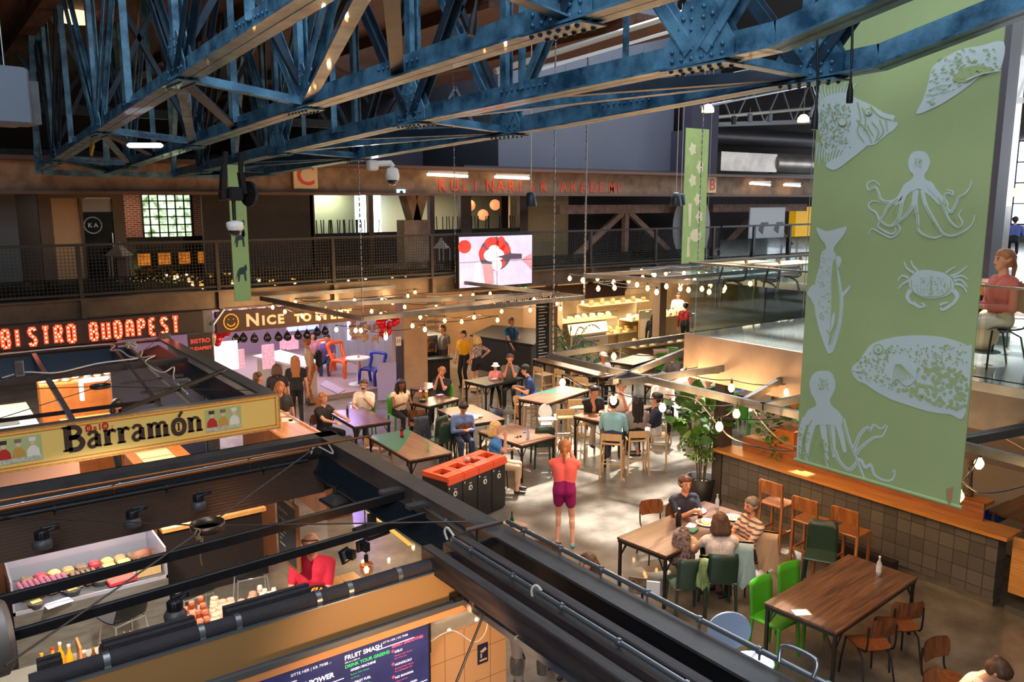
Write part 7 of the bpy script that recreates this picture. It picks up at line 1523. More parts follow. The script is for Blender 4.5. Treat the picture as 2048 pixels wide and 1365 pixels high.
# ducts and pipes far right top
t=thing('air_duct','large silver air duct with round end under the roof at the right','duct',atY(1430,322,22)); L_=atY(1625,312,22)-atY(1430,322,22)
MB().box(0,L_.x*.55,-.3,.3,-.38,.35).build('rect_duct',mat('silver_duct',(176,166,156),.4,.7,var=.2,vs=2),t); MB().cyl((L_.x*.55,0,0),(L_.x*1.3,0,0),.42,None,30).build('round_duct',MATS['silver_duct'],t); MB().cyl((-.2,.6,1.0),(L_.x*1.2,.6,1.1),.35,None,24).build('upper_duct',mat('dark_duct',(70,66,70),.45,.5),t)
for i,(a,b,y,r) in enumerate((((1380,195),(1625,150),20,.05),((1430,235),(1640,215),19,.06),((1400,215),(1600,175),15,.035),((1900,190),(2048,215),24,.07),((1890,265),(2048,240),22,.06),((1895,325),(2048,330),20,.05))):
    P=atY(*a,y);Q=atY(*b,y); tag(MB().cyl(P,P+(Q-P)*1.6,r,None,10).build('roof_pipe',[gry,mat('pale_pipe',(176,170,160),.5,.2),galv][i%3]),['thin roof pipe left of the big banner, uppermost','thicker roof pipe left of the big banner above the silver duct','galvanised roof pipe left of the big banner with small spots','grey roof pipe right of the big banner, uppermost','pale roof pipe right of the big banner, middle','galvanised roof pipe right of the big banner, lowest'][i],'pipe')
for i,(px,py) in enumerate(((1468,240),(1500,235),(1540,235))):
    q=atY(px,py,18); t=thing('roof_spot',['cylindrical black spot under the roof pipe, left of three','small grey spot under the roof pipe, middle of three','small grey spot under the roof pipe, right of three'][i],'spotlight',q); MB().cyl((0,0,-.14),(0,0,.12),.08,None,14).build('spot_body',blk if i==0 else gry,t); MB().cyl((0,0,.12),(0,0,.3),.012).build('stem',gry,t)
for i,(px,py,y,s) in enumerate(((1607,236,15,.17),(1416,216,14,.15),(2046,380,12,.3))):
    q=atY(px,py,y); t=thing('dome_lamp',['glowing dome lamp beside the upper left edge of the big banner','flat glowing dome lamp above the small green banner','round orange lamp at the right edge by the bright window'][i],'lamp',q); MB().lathe([(s,-s*.7),(s*.95,0),(s*.5,s*.5),(s*.2,s*.6)],(0,0,0),20).build('shade',mat('warm_shade',(255,214,170),.4),t); MB().cyl((0,0,s*.5),(0,0,1.5),.01).build('stem',gry,t)
# roof lattice at the far right and tall windows
t=thing('roof_lattice','pale steel roof lattice above the far window at the upper right','roof truss',(0,0,0)); rl=mat('pale_lattice',(150,150,154),.5,.3)
for k in range(5):
    y=8+k*5; MB().beam((26,y,8.2),(39.9,y,9.2),.12,.18).beam((26,y,9.6),(39.9,y,11),.12,.18).build('lattice_chord',rl,t); b=MB()
    for i in range(7): x=26+i*2; b.beam((x,y,8.2+i*.145),(x+1,y,9.7+i*.2),.07,.07).beam((x+1,y,9.7+i*.2),(x+2,y,8.35+i*.145),.07,.07)
    b.build('lattice_web',rl,t)
for i,(y0,y1) in enumerate(((4.5,9.5),(12,17),(20.5,24))):
    w=thing('window_%d'%(i+2),None,None); w['kind']='structure'; MB().box(39.9,39.96,y0,y1,4.2,7.8).build('window_daylight',daylit,w); b=MB()
    for k in range(6): y=y0+(y1-y0)*k/5; b.box(39.84,39.9,y-.04,y+.04,4.2,7.8)
    for k in range(5): z=4.2+3.6*k/4; b.box(39.84,39.9,y0,y1,z-.03,z+.03)
    b.build('window_bars',blk,w)
struct('column_right',MB().box(19.0,19.5,8.45,8.75,3.4,12),mat('dark_column2',(52,50,60),.5)); struct('column_concrete',MB().box(24.0,24.6,10.5,11.0,3.4,12),concm)
struct('floor_far_mezzanine',MB().box(16,40,-3,16.5,3.25,3.4),MATS['glossy_grey_floor'])
# ---- mezzanine small things
def lantern(px,py,z,s,lab,Y=None):
    c=atZ(px,py,3.44); t=thing('lantern',lab,'lantern',c); b=MB()
    for sx in (-1,1):
        for sy in (-1,1): b.box(sx*.12*s-.012,sx*.12*s+.012,sy*.12*s-.012,sy*.12*s+.012,0,.42*s)
    b.box(-.14*s,.14*s,-.14*s,.14*s,0,.03).build('lantern_frame',z,t); MB().lathe([(.2*s,.42*s),(.05*s,.56*s),(.03*s,.62*s)],(0,0,0),4,False).build('lantern_roof',z,t); MB().cyl((0,0,.03),(0,0,.16),.045,None,12).build('candle',white,t)
lantern(243,570,mat('lantern_pale',(150,140,128),.5),1.5,'tall pale lantern with a candle beside the fairy lights on the far mezzanine'); lantern(883,540,mat('lantern_pale',(150,140,128),.5),1.35,'grey lantern standing left of the video screen on the mezzanine')
t=thing('fairy_lights','tangle of tiny warm fairy lights on the mezzanine behind the mesh railing','fairy lights',(0,0,0)); b=MB(); random.seed(6); P=[]
for k in range(46): P.append(atZ(232+k*3.8+random.uniform(-3,3),566-random.uniform(0,14),3.5))
for p in P: b.ball(p,.012,6,4)
b.build('tiny_bulbs',mat('fairy_glow',(255,190,90),.4,emit=5,ecol=(255,180,80)),t); MB().tube(P,.004,4).build('fairy_wire',blk,t)
t=thing('mirrored_cabinet','dark glass cabinet with painted amber reflections behind the fairy lights','cabinet',(3.9,20.6,3.4)); MB().box(0,2.2,0,.4,0,1.0).build('cabinet_body',mat('black_gloss',(22,18,18),.1),t); 
for k in range(4): MB().box(.35+k*.45,.62+k*.45,-.01,0,.35,.62).build('painted_amber_reflection',mat('amber_soft',(220,130,40),.5,emit=.3,ecol=(230,130,40),var=.5,vs=8),t)  # amber reflections put in as faintly glowing panels on the cabinet front
t=thing('poster_stand','pale leaning poster stand with printed sheets on the left mezzanine','poster',atZ(288,520,3.6)); MB().beam((0,0,-.15),(-.12,.1,1.5),.07,.02).build('stand_pole',white,t); MB().cbox((-.14,.08,1.25),(.34,.02,.62),ry=R(-6)).build('poster_sheet',mat('poster_print',(150,150,140),.7,var=.5,vs=10),t)
for i in range(6): 
    c=(8.5+i*.28,20.0,4.2); 
    if i==0: ct=thing('upturned_chair','dark upturned chair legs on the mezzanine table in the pale room','chair',c,0,'upturned chairs on the mezzanine'); b=[MB().cyl((sx*.15,sy*.15,0),(sx*.17,sy*.17,.55),.014).build('leg',blk,ct) for sx in (-1,1) for sy in (-1,1)]; MB().cbox((0,0,0),(.36,.36,.03)).build('seat',blk,ct)
    else: clone(ct,c,R(i*20))
for i in range(7): clone(ct,(12.2+i*.42,20.0,4.25),R(i*13))
for i,(px,py) in enumerate(((940,411),(990,410),(1012,411),(966,430),(1050,408))):
    q=atY(px,py,21.5); t=thing('paper_globe',['round orange paper globe lamp, leftmost on the mezzanine','round orange paper globe lamp, second of the upper row','round orange paper globe lamp, third of the upper row','round orange paper globe lamp hanging lowest','round orange paper globe lamp, rightmost'][i],'lamp',q); MB().ball((0,0,0),.17,16,10).build('paper_shade',mat('paper_orange',(226,150,104),.6,emit=.7,ecol=(226,140,90)),t); MB().cyl((0,0,.17),(0,0,.7),.004,None,5).build('cord',blk,t)
struct('window_5',MB().box(10.87,11.55,22.6,22.64,4.2,5.45),daylit)
light('mezz_room','AREA',(12.5,21.5,5.5),60,(1,.78,.55),3,(0,0,0),sy=1.2); light('mezz_room2','AREA',(8.8,20.2,5.5),16,(.95,1,.8),1,(0,0,0),sy=.5); light('mezz_room3','AREA',(3.5,20.3,5.5),25,(1,.8,.6),2.5,(0,0,0),sy=.6)
t=thing('standing_board','pale grey standing board with two dark lamp drawings behind the black railing','board',atZ(1497,505,3.5)); MB().box(0,1.9,0,.05,0,1.5).build('board',mat('pale_grey_board',(176,178,180),.6),t)
for k in range(2): MB().prism([(.45+k*.85,.75),(.6+k*.85,1.0),(.95+k*.85,1.0),(1.0+k*.85,.95),(.75+k*.85,.85),(.7+k*.85,.6)],(0,-.01,0),(1,0,0),(0,0,1),.004).build('lamp_drawing',blk2,t)
tag(MB().box(0,1.3,0,.3,0,1.6).build('yellow_niche',mat('yellow_niche',(226,176,20),.6,emit=.25,ecol=(226,170,20)),loc=atZ(1588,500,3.4)),'bright yellow arched niche panel left of the big banner on the mezzanine','niche')
for i,px in enumerate((1440,1418)): 
    q=atZ(px,520,3.4); o=MB().add([],[]); b=MB(); disc(b,Vector((0,0,1.0)),.62,1.0,0); tag(b.build('round_board',mat('round_grey_panel',(150,146,146),.7),loc=(q.x,q.y+1.0,3.4)),['big oval grey panel leaning behind the timber truss','second oval grey panel beside the small banner'][i],'panel')
# mezzanine table of the woman
t=thing('mezzanine_table','small wooden table in front of the woman in the coral jumper','table',atZ(1955,668,3.4)); MB().cbox((0,0,.73),(.8,.7,.03),bev=.005).build('tabletop',mwood,t); MB().cyl((0,0,0),(0,0,.72),.03).build('pedestal',blk,t); MB().lathe([(.25,0),(.24,.02)],(0,0,0),20).build('base',blk,t)
tag(MB().lathe([(.035,0),(.04,.13),(.037,.13),(.035,.02)],(0,0,0),14).build('orange_drink',mat('orange_drink',(250,120,10),.2,emit=.1,ecol=(250,120,10)),loc=atZ(1960,590,4.15)),'glass of orange drink on the mezzanine table','glass')
item('canvas_bag',MB().ball((0,0,.2),.2,16,10,(1,.8,1.1)).ball((.02,0,.42),.09,10,6),cloth('canvas',(200,172,130)),atZ(1965,700,3.4),'cream canvas drawstring bag on the mezzanine floor','bag'); item('green_box',MB().box(-.3,.3,-.2,.2,0,.5),mat('camo_green',(44,92,66),.8,var=.5,vs=6),atZ(1975,655,3.4),'dark green bag behind the cream canvas bag','bag')
for i,(px,py) in enumerate(((2040,630),)): chairpx('walnut',px,py,2000,640,'wooden stool-chair at the right edge of the mezzanine',3.86); SC.objects[[o.name for o in SC.objects if o.get('label','').startswith('wooden stool-chair')][0]].location.z=3.4
for i,(a,b,h,lab) in enumerate(((1480,560,.74,'wooden table on the glass mezzanine left of the big banner'),(1570,560,.74,'second wooden table on the glass mezzanine touching the banner edge'))):
    q=atZ(a,b+50,3.4); t=thing('mezzanine_table',lab,'table',q); MB().cbox((0,0,.74),(1.5,.6,.03)).build('tabletop',oak,t)
    for sx in (-.65,.65): MB().tube([(sx,0,0),(sx,0,.35),(sx+.15,0,.72)],.015,8).build('leg',blk,t)
for i,(px,py) in enumerate(((1465,610),(1530,612),(1575,600))):
    q=atZ(px,py,3.4); place('walnut',(q.x,q.y,3.4),R(40),['walnut chair on the glass mezzanine, left of three','walnut chair on the glass mezzanine, middle of three','walnut chair on the glass mezzanine next to the banner'][i])
# glass rail sign on far right
b=MB(); q=atY(1992,515,15); text(b,'RE',q,(1,0,0),(0,0,1),.55,.02,1.,); text(b,'Q',q+Vector((0,0,-.5)),(1,0,0),(0,0,1),.6,.02); tag(b.build('window_lettering',mat('pale_lettering',(200,206,206),.6)),'big pale letters on the glass behind the woman in coral','lettering')
# black fascia lettering
t=thing('fascia_sign','dark sign panels with yellow words, red brackets and WI-FI MATHALLEN lettering','sign',(0,0,0)); X_=9.45; q=atX(1940,905,X_); 
MB().box(X_,X_+.04,-2,4.75,2.36,2.9).build('sign_panel',mat('sign_charcoal',(50,40,38),.6),t)
def xt(b,s,px,py,size,x=None,off=.006): text(b,s,atX(px,py,(x or X_)-.004),(0,-1,0),(0,0,1),size,off)
b=MB(); xt(b,'N',1946,780,.17); xt(b,'ETC.',1936,804,.15); xt(b,'T',1938,747,.10,8.99); b.build('yellow_words',mat('yellow_words',(230,196,60),.6,emit=.2,ecol=(230,196,60)),t)
b=MB(); xt(b,'MATHALLEN',2002,808,.10); b.box(X_-.01,X_-.004,3.2,3.34,2.45,2.47); b.build('red_words',mat('red_words',(220,70,60),.6,emit=.2,ecol=(220,70,60)),t); b=MB(); xt(b,'WI-FI',2020,786,.10); b.build('white_words',white,t)
t=thing('wall_sign','grey wall panel with big orange letters T O R R behind the banner','sign',(0,0,0)); yw=9.9
P=atZ(1515,905,0); 
MB().box(13.0,13.05,3.0,9.9,0,2.75).build('sign_panel',mat('pale_grey_panel',(150,142,138),.7),t); b=MB()
for s_,px,py,sz in (('T',1532,800,.8),('O',1562,808,.8),('R',1930,880,.85)): text(b,s_,atX(px,py,12.99),(0,-1,0),(0,0,1),sz,.03,.8)
b.build('orange_letters',mat('orange_letters',(214,84,34),.6),t)
# ================================================================ SHOPS UNDER THE FAR MEZZANINE
# nice-to-meet shop interior
lil=mat('lilac_white_wall',(150,128,150),.6)
struct('wall_shop_back',MB().box(4.9,13.5,27.5,27.6,0,3.1),lil); struct('wall_shop_side',MB().box(11.06,11.12,20.6,27.5,0,3.1),mat('streaked_grey_wall',(134,134,140),.6,var=.25,vs=3,sc=(1,1,.2)))
struct('floor_shop',MB().box(5.0,11.05,20.2,27.5,0,.12),mat('pale_shop_floor',(160,140,140),.4))
struct('column_beige',MB().box(10.35,11.05,19.1,19.8,0,3.1),mat('beige_column',(176,144,116),.7,var=.12,vs=2))
t=thing('column_notice','small white notice with two arrows on the beige column','sign',atY(797,683,19.08)); MB().cbox((0,0,0),(.15,.01,.24)).build('plate',white,t); MB().beam((-.03,-.01,-.04),(-.03,-.01,.06),.015,.006,(0,1,0)).beam((.03,-.01,-.04),(.03,-.01,.06),.015,.006,(0,1,0)).build('arrows',blk,t)
tag(MB().box(0,.02,-.35,0,.1,1.6).build('speckled_panel',mat('speckled_black',(54,50,54),.6,var=.8,vs=50),loc=(10.3,19.5,0)),'black speckled panel on the left side of the beige column','panel')
shopw=mat('shop_white_glow',(245,238,245),.5,emit=.9,ecol=(245,235,248))
t=thing('light_panel','bright white lit panel at the left of the shop entrance','light panel',atY(452,712,17.6)); MB().cbox((0,0,0),(.5,.05,.62)).build('panel',shopw,t)
b=MB(); q=atY(440,672,17.3); random.seed(12)
t=thing('balloon_bunch','bunch of red balloons at the left corner of the hand-lettered shop sign','balloons',q)
for k in range(7): MB().ball((random.uniform(-.1,.14),random.uniform(-.08,.08),random.uniform(-.18,.12)),.085,12,8,(1,1,1.1)).build('balloon',mat('red_balloon',(200,16,40),.2,coat=.6) if k<6 else K_,t)
q=atY(768,643,18.6); t=thing('heart_balloons','heart-shaped cluster of red balloons hanging by the beige column','balloons',q)
for k in range(40):
    a=random.uniform(0,2*pi); rr=random.random()**.5; x=.42*rr*sin(a)**3*1.0; z=.40*rr*(13*cos(a)-5*cos(2*a)-2*cos(3*a)-cos(4*a))/16; MB().ball((x,random.uniform(-.08,.08),z),.085,10,7).build('balloon',MATS['red_balloon'],t)
for k,(px,py) in enumerate(((472,678),(487,676),(509,677),(535,675),(557,674),(575,673),(596,671),(614,670),(634,664),(650,662))):
    q=atY(px,py,19.3)
    if k==0: bl=thing('black_balloon','black balloon in the row hanging across the shop entrance','balloon',q,0,'black balloons across the shop entrance'); MB().lathe([(0,-.12),(.08,-.09),(.1,-.02),(.07,.06),(.015,.13),(.02,.15)],(0,0,0),14).build('balloon_body',mat('black_balloon',(30,26,28),.25,coat=.5),bl); MB().cyl((0,0,.14),(0,0,.5),.003,None,4).build('string',blk,bl)
    else: clone(bl,q)
pk=mat('pink_floral_strip',(232,160,190),.7,var=.2,vs=20,emit=.35,ecol=(232,160,190),col2=(246,200,214))
for k,(x0,y0,x1,y1) in enumerate(((476,700,474,738),(536,690,540,738),(585,672,578,700),(572,680,560,700))): 
    a=atY(x0,y0,21);c=atY(x1,y1,21); tag(MB().box(-.16,.16,0,.05,c.z-a.z,0).build('pink_strip',pk,loc=a),['pink flower-covered strip nearest the lit panel','pink flower-covered strip in the middle of the shop','pink flower-covered strip farther right in the shop','pink flower-covered strip half behind the balloons'][k],'strip')
qcounter('shop_counter','long white shop counter inside the hand-lettered shop',1.0,[(505,712),(610,735),(640,722),(560,700)],white,mat('cream_counter_front',(206,186,176),.6)); qcounter('shop_counter','low pale counter block by the steps of the violet-lit shop',.9,[(590,750),(640,765),(675,790),(610,790)],lil,mat('cream_counter_front',(206,186,176),.6)) if 0 else None
qcounter('shop_step','raised pale platform edge with steps in front of the shop',.14,[(640,770),(676,788),(690,780),(652,760)],mat('lilac_step',(176,160,186),.5),K_)
q=atY(694,654,24); t=thing('neon_sign','white and violet neon sign on the streaked grey shop wall','sign',q); b=MB(); text(b,'nice',(0,0,0),(1,0,0),(0,0,1),.42,.02); text(b,'MEET',(0,0,-.4),(1,0,0),(0,0,1),.42,.03); b.build('neon_letters',mat('neon_white',(236,226,255),.4,emit=5,ecol=(226,214,255)),t)
q=atY(606,650,20); tag(MB().box(-.42,.42,0,.05,-.14,.14).build('lit_screen',mat('blue_screen_glow',(150,160,230),.4,emit=1.6,ecol=(140,150,235)),loc=q),'lit blue-violet screen under the hand-lettered sign','screen')
random.seed(21); b=MB()
for k in range(260): 
    x=random.uniform(6.2,10.9); z=random.uniform(1.3,3.0); b.ball((x,27.0-random.random()*.8,z),random.uniform(.04,.12),6,4)
tag(b.build('shop_flower_wall',mat('flower_mix',(200,150,210),.7,var=.5,vs=3,col2=(250,226,235),emit=.12,ecol=(220,180,225))),'mass of pink and lilac hanging flowers at the back of the shop','flowers',kind='stuff')
b=MB()
for k in range(70): q=atY(700+random.uniform(0,60),640+random.uniform(0,40)+random.random()*8,19.6); b.ball(q,random.uniform(.03,.07),6,4)
tag(b.build('blossom_branch',mat('blossom_pink',(240,180,190),.7,var=.4,vs=5,col2=(250,220,180))),'hanging branch of pale pink blossoms left of the red heart balloons','blossoms',kind='stuff')
ot=mat('orange_tube',(238,96,22),.35,coat=.3); bt_=mat('blue_tube',(24,44,170),.35,coat=.3)
def tubechair(px,py,yaw,m,lab,s=1.,z=.12):
    c=atZ(px,py,z); t=thing('tube_chair',lab,'chair',c,yaw); r=.045*s
    for sx in (-1,1): MB().tube(spl([(sx*.26*s,.26*s,0),(sx*.25*s,.25*s,.36*s),(sx*.24*s,.1*s,.43*s),(sx*.24*s,-.2*s,.40*s)],5),r,10).build('front_leg',m,t); MB().tube(spl([(sx*.26*s,-.3*s,0),(sx*.25*s,-.2*s,.38*s),(sx*.24*s,-.05*s,.42*s)],5),r,10).build('rear_leg',m,t)
    MB().tube(spl([(-.22*s,-.2*s,.42*s),(-.22*s,-.32*s,.66*s),(-.22*s,-.34*s,.82*s),(.22*s,-.34*s,.82*s),(.22*s,-.32*s,.66*s),(.22*s,-.2*s,.42*s)],5),r,10).build('back_hoop',m,t); MB().cbox((0,.02,.43*s),(.5*s,.44*s,.05),bev=.02).build('seat',m,t); return t
tubechair(690,752,R(200),ot,'bright orange tube-framed chair by the white round table',1.15); tubechair(745,768,R(120),bt_,'bright blue tube-framed chair right of the white round table',1.0); tubechair(652,738,R(160),ot,'bright orange stool-chair under the man in the purple shirt',1.0)
for i,(px,py,lab) in enumerate(((717,768,'white round pedestal table between the orange and blue chairs'),(638,735,'white round pedestal table between the seated pair in the shop'))):
    c=atZ(px,py,.12); t=thing('round_table',lab,'table',c); MB().lathe([(.28,0),(.26,.02),(.04,.04),(.035,.70),(.08,.72)],(0,0,0),24).build('pedestal',white,t); MB().lathe([(.34,.72),(.35,.74),(.34,.76)],(0,0,0),28).build('table_top',white,t)
item('paper_cup',MB().lathe([(.03,0),(.04,.09)],(0,0,0),12),mat('cup_cream',(220,190,160),.5),atZ(717,716,.88),'small cup on the white round table between the tube chairs','cup')
q=atZ(775,800,0); t=thing('a_board','leaning pale lilac advertising board by the curly-haired woman','sign board',q,R(-30)); MB().cbox((0,0,.5),(.5,.04,1.0),rx=R(-12)).build('board',mat('lilac_board',(150,140,190),.5),t)
light('shop_light','AREA',(8.5,22.5,2.95),75,(.92,.76,.95),3.5,(0,0,0),sy=4); light('shop_light2','AREA',(8.5,25.5,2.9),110,(1,.86,.95),5,(0,0,0),sy=2); light('shop_violet','SPOT',(8.6,19.6,2.9),280,(.42,.28,1),.1,spot=R(75),target=(7.9,17.0,0))
light('chair_light','SPOT',(10,21,2.95),60,(1,.75,.6),.1,spot=R(110),target=(10.2,21.5,0))
# black pastry counters
bkc=mat('matt_black_front',(20,17,18),.6)
qcounter('pastry_counter','black-fronted pastry counter with lit glass case beside the beige column',.85,[(824,722),(905,716),(895,690),(822,695)],blk,bkc,cat='counter')
t=qcounter('dark_counter','long matt black counter running towards the palm behind the queue',1.1,[(940,670),(1068,690),(1100,660),(985,650)],blk,bkc)
t=thing('pastry_case','glass pastry case on the black counter beside the beige column','display case',(0,0,0)); A=atZ(824,715,.86);B=atZ(903,709,.86);C=atZ(893,690,.86); uy=(C-B); 
MB().box(A.x,B.x,A.y+.1,A.y+1.0,.86,.88).box(A.x,B.x,A.y+.1,A.y+1.0,1.38,1.40).box(A.x,A.x+.02,A.y+.1,A.y+1.0,.88,1.38).box(B.x-.02,B.x,A.y+.1,A.y+1.0,.88,1.38).build('case_frame',blk,t); MB().box(A.x,B.x,A.y+.1,A.y+.105,.88,1.38).build('glass_front',glass,t); MB().box(A.x+.02,B.x-.02,A.y+.15,A.y+.9,1.12,1.13).build('glass_shelf',glass,t)
pm=mat('pastry_orange',(226,140,70),.5,var=.4,vs=14)
p0_=None
for k in range(44):
    j=k%22; loc=(A.x+.1+(j%11)*(B.x-A.x-.2)/10,A.y+.28+(j//11)*.3,.89 if k<22 else 1.14)
    if p0_ is None: p0_=tag(MB().ball((0,0,.03),.055,10,6,(1.1,.8,.6)).build('pastry',pm,loc=loc),'golden pastry lying in the lit pastry case','pastry','pastries in the glass case')
    else: clone(p0_,loc,random.uniform(0,3))
light('pastry_light','AREA',((A.x+B.x)/2,A.y+.5,1.9),45,(1,.8,.6),1.2,(0,0,0),sy=.4)
# oven racks behind the black counter
t=thing('bakery_rack','tall stainless bakery rack with trays behind the dark counter','rack',(13.0,23.0,0))
for i in range(9): MB().box(0,1.0,0,.6,.5+i*.2,.52+i*.2).build('tray',stainless,t)
for x in (0,.98): 
    for y in (0,.58): MB().box(x,x+.02,y,y+.02,0,2.3).build('upright',stainless,t)
struct('wall_bakery',MB().box(12.0,19.5,24.6,24.7,0,3.1),mat('bakery_wall',(150,112,74),.7,var=.2,vs=1)); 
q=atY(1050,640,21.5); tag(MB().box(0,1.6,0,.1,-.7,.9).build('steel_backdrop',mat('beige_steel',(196,160,124),.4,.3),loc=q),'beige steel oven front behind the man in blue','oven')
t=thing('shop_lettering_board','dark bakery sign board with pale lettering behind the hanging bulbs','sign',(11.6,17.5,2.5)); MB().box(0,5.2,0,.08,0,.42).build('board',mat('sign_brown',(66,44,32),.7),t); b=MB(); text(b,'Il Grano Bakery Co',(.8,-.002,.1),(1,0,0),(0,0,1),.26,0); b.build('lettering',mat('letter_pink',(222,176,140),.6),t)
q=atY(1075,652,18.2); t=thing('price_board','tall black chalk price board beside the palm','blackboard',q); MB().box(-.02,.42,0,.05,-1.1,.75).build('board',mat('chalkboard',(30,30,34),.7),t); b=MB()
for k in range(18): b.box(.04,.04+random.uniform(.15,.32),-.004,0,.62-k*.09,.64-k*.09)
b.build('chalk_lines',mat('chalk_white',(214,214,214),.9),t)
struct('column_steel',MB().box(14.75,15.0,18.4,18.65,0,3.1),mat('column_metal',(150,130,112),.5,.3)); struct('column_steel_right',MB().box(19.0,19.3,18.2,18.5,0,3.1),MATS['column_metal'])
for i,(px,py,Y) in enumerate(((1046,573,17.6),(802,385,17.9))): 
    q=atY(px,py,Y); t=thing('exit_sign',['green-lit exit sign below the video screen','white and blue exit sign on the V-shaped column'][i],'sign',q); MB().cbox((0,0,0),(.22,.04,.15)).build('sign_face',mat('exit_green' if i==0 else 'exit_cyan',(90,200,130) if i==0 else (190,226,236),.4,emit=.9,ecol=(90,220,140) if i==0 else (180,226,236)),t); MB().prism([(-.02,-.05),(.02,-.05),(.05,0),(.02,.05),(-.03,.04),(-.05,0)],(0,-.022,0),(1,0,0),(0,0,1),.003).build('symbol',white if i==0 else mat('exit_teal',(0,110,130),.5),t)
# cheese shop
t=thing('shop_sign','cream hanging sign with vegetables and a round logo above the cheese counter','sign',(0,0,0)); A=atY(1160,590,17.8);B=atY(1262,556,17.8); t.location=(A.x,17.8,A.z); w=B.x-A.x;h=B.z-A.z
MB().box(0,w,0,.05,0,h).build('board',mat('cream_sign',(226,206,176),.6,emit=.15,ecol=(226,206,176)),t); b=MB(); b.stroke([(w*.53+.18*cos(k*.35),h*.55+.18*sin(k*.35)) for k in range(18)],.02,(0,-.003,0),(1,0,0),(0,0,1),.003,True); text(b,'Den Blinde Ku',(w*.35,-.002,h*.1),(1,0,0),(0,0,1),.13,0); b.build('logo',dkt,t)
for i,(u,v,r,m) in enumerate(((.18,.4,.2,(196,206,120)),(.2,.75,.12,(216,130,40)),(.86,.3,.14,(206,130,60)),(.88,.72,.12,(190,160,70)),(.05,.5,.06,(190,120,70)),(.05,.2,.06,(170,90,60)))): MB().prism([(w*u+r*cos(k*.63),h*v+r*sin(k*.63)) for k in range(10)],(0,-.003,0),(1,0,0),(0,0,1),.003).build('printed_fruit',mat('fruit_%d'%i,m,.6),t)
t=qcounter('cheese_counter','white cheese counter with a fruit poster beside the palm',1.0,[(1140,672),(1217,662),(1212,640),(1135,650)],mat('pale_counter_top',(206,186,160),.4),mat('poster_grey',(176,170,168),.6))
A=atZ(1150,672,1.0);B=atZ(1200,664,1.0); b=MB(); t=thing('counter_poster','grey poster with drawn lemons and the words Smoothie Frukt on the cheese counter','poster',(A.x+.1,A.y-.03,.1)); MB().box(0,1.3,0,.02,0,.8).build('poster_sheet',MATS['poster_grey'],t); text(b,'Smoothie Frukt',(.1,-.001,.62),(1,0,0),(0,0,1),.13,.002); b.build('poster_words',dkt,t)
for u,v,r in ((.3,.35,.09),(.62,.36,.13),(.95,.5,.08),(.98,.22,.09)): MB().prism([(u+r*cos(k*.63),v+r*1.2*sin(k*.63)) for k in range(10)],(0,-.002,0),(1,0,0),(0,0,1),.003).build('drawn_lemon',mat('lemon',(210,180,60),.6),t)
ch=[mat('cheese_white',(246,226,190),.5),mat('cheese_gold',(236,180,96),.5),mat('cheese_rind',(214,150,90),.5)]
dc=mat('display_cream',(214,190,150),.5)
for k,(px,py,W_x,n) in enumerate(((1180,640,2.6,20),(1248,648,2.0,14),(1240,628,3.0,16),(1330,640,3.2,30),(1340,665,3.0,20),(1310,590,4.0,10))):
    q=atZ(px,py,1.1); t=thing('cheese_shelf',['glass cheese display above the fruit poster counter','cheese display right of the wooden counter end','upper cheese shelf behind the first display','large bright cheese display behind the easel menu','lower front of the large cheese display by the easel','high back shelf behind the shop assistant'][k],'display case',(q.x-W_x/2,q.y,0)); zz=[1.1,.8,1.5,1.2,.75,1.9][k]
    MB().box(0,W_x,0,.7,zz-.04,zz).box(0,W_x,.66,.7,.0,zz).build('shelf',dc,t); MB().box(0,W_x,-.01,-.005,zz,zz+.3).build('glass_front',glass,t)
    c0_=None
    for j in range(n):
        loc=(q.x-W_x/2+.1+(W_x-.2)*((j+.5)/n),q.y+.12+.2*(j%3),zz)
        if c0_ is None: c0_=tag(MB().cbox((0,0,.06),(.16,.13,.12),bev=.02).build('cheese',ch[k%3],loc=loc),['block of cheese in the glass display above the fruit poster','block of cheese in the display by the wooden counter end','block of cheese on the upper shelf behind the first display','block of cheese in the large bright display behind the easel','boxed cheese in the lower front of the large display','goods on the high back shelf behind the shop assistant'][k],'cheese','cheeses, display %s'%['one','two','three','four','five','six'][k])
        else: o=clone(c0_,loc,random.uniform(0,1.5),scale=(1,1,random.uniform(.7,1.5)))
struct('wall_cheese_shop',MB().box(16,34,25.5,25.6,0,3.1),mat('cheese_shop_wall',(176,140,96),.7,var=.3,vs=1.5))
t=thing('easel_menu','wooden easel with a white menu sheet in front of the cheese display','easel',atZ(1293,708,0)); MB().beam((-.36,0,0),(-.3,.1,1.5),.05,.03).beam((.36,0,0),(.3,.1,1.5),.05,.03).beam((-.36,.05,.35),(.36,.05,.35),.05,.03).beam((-.3,.1,1.5),(.3,.1,1.5),.05,.03).build('easel_frame',oak,t); MB().cbox((0,.06,.9),(.6,.02,1.1),rx=R(-4)).build('menu_sheet',mat('menu_sheet_print',(232,214,190),.6,var=.12,vs=40),t)
light('cheese_light','AREA',(18.5,20.8,2.95),260,(1,.82,.58),4,(0,0,0),sy=3); light('cheese_light2','AREA',(24,21.5,2.95),350,(1,.85,.62),5,(0,0,0),sy=3); light('bakery_light','AREA',(14,22.3,2.95),120,(1,.72,.42),3,(0,0,0),sy=2)
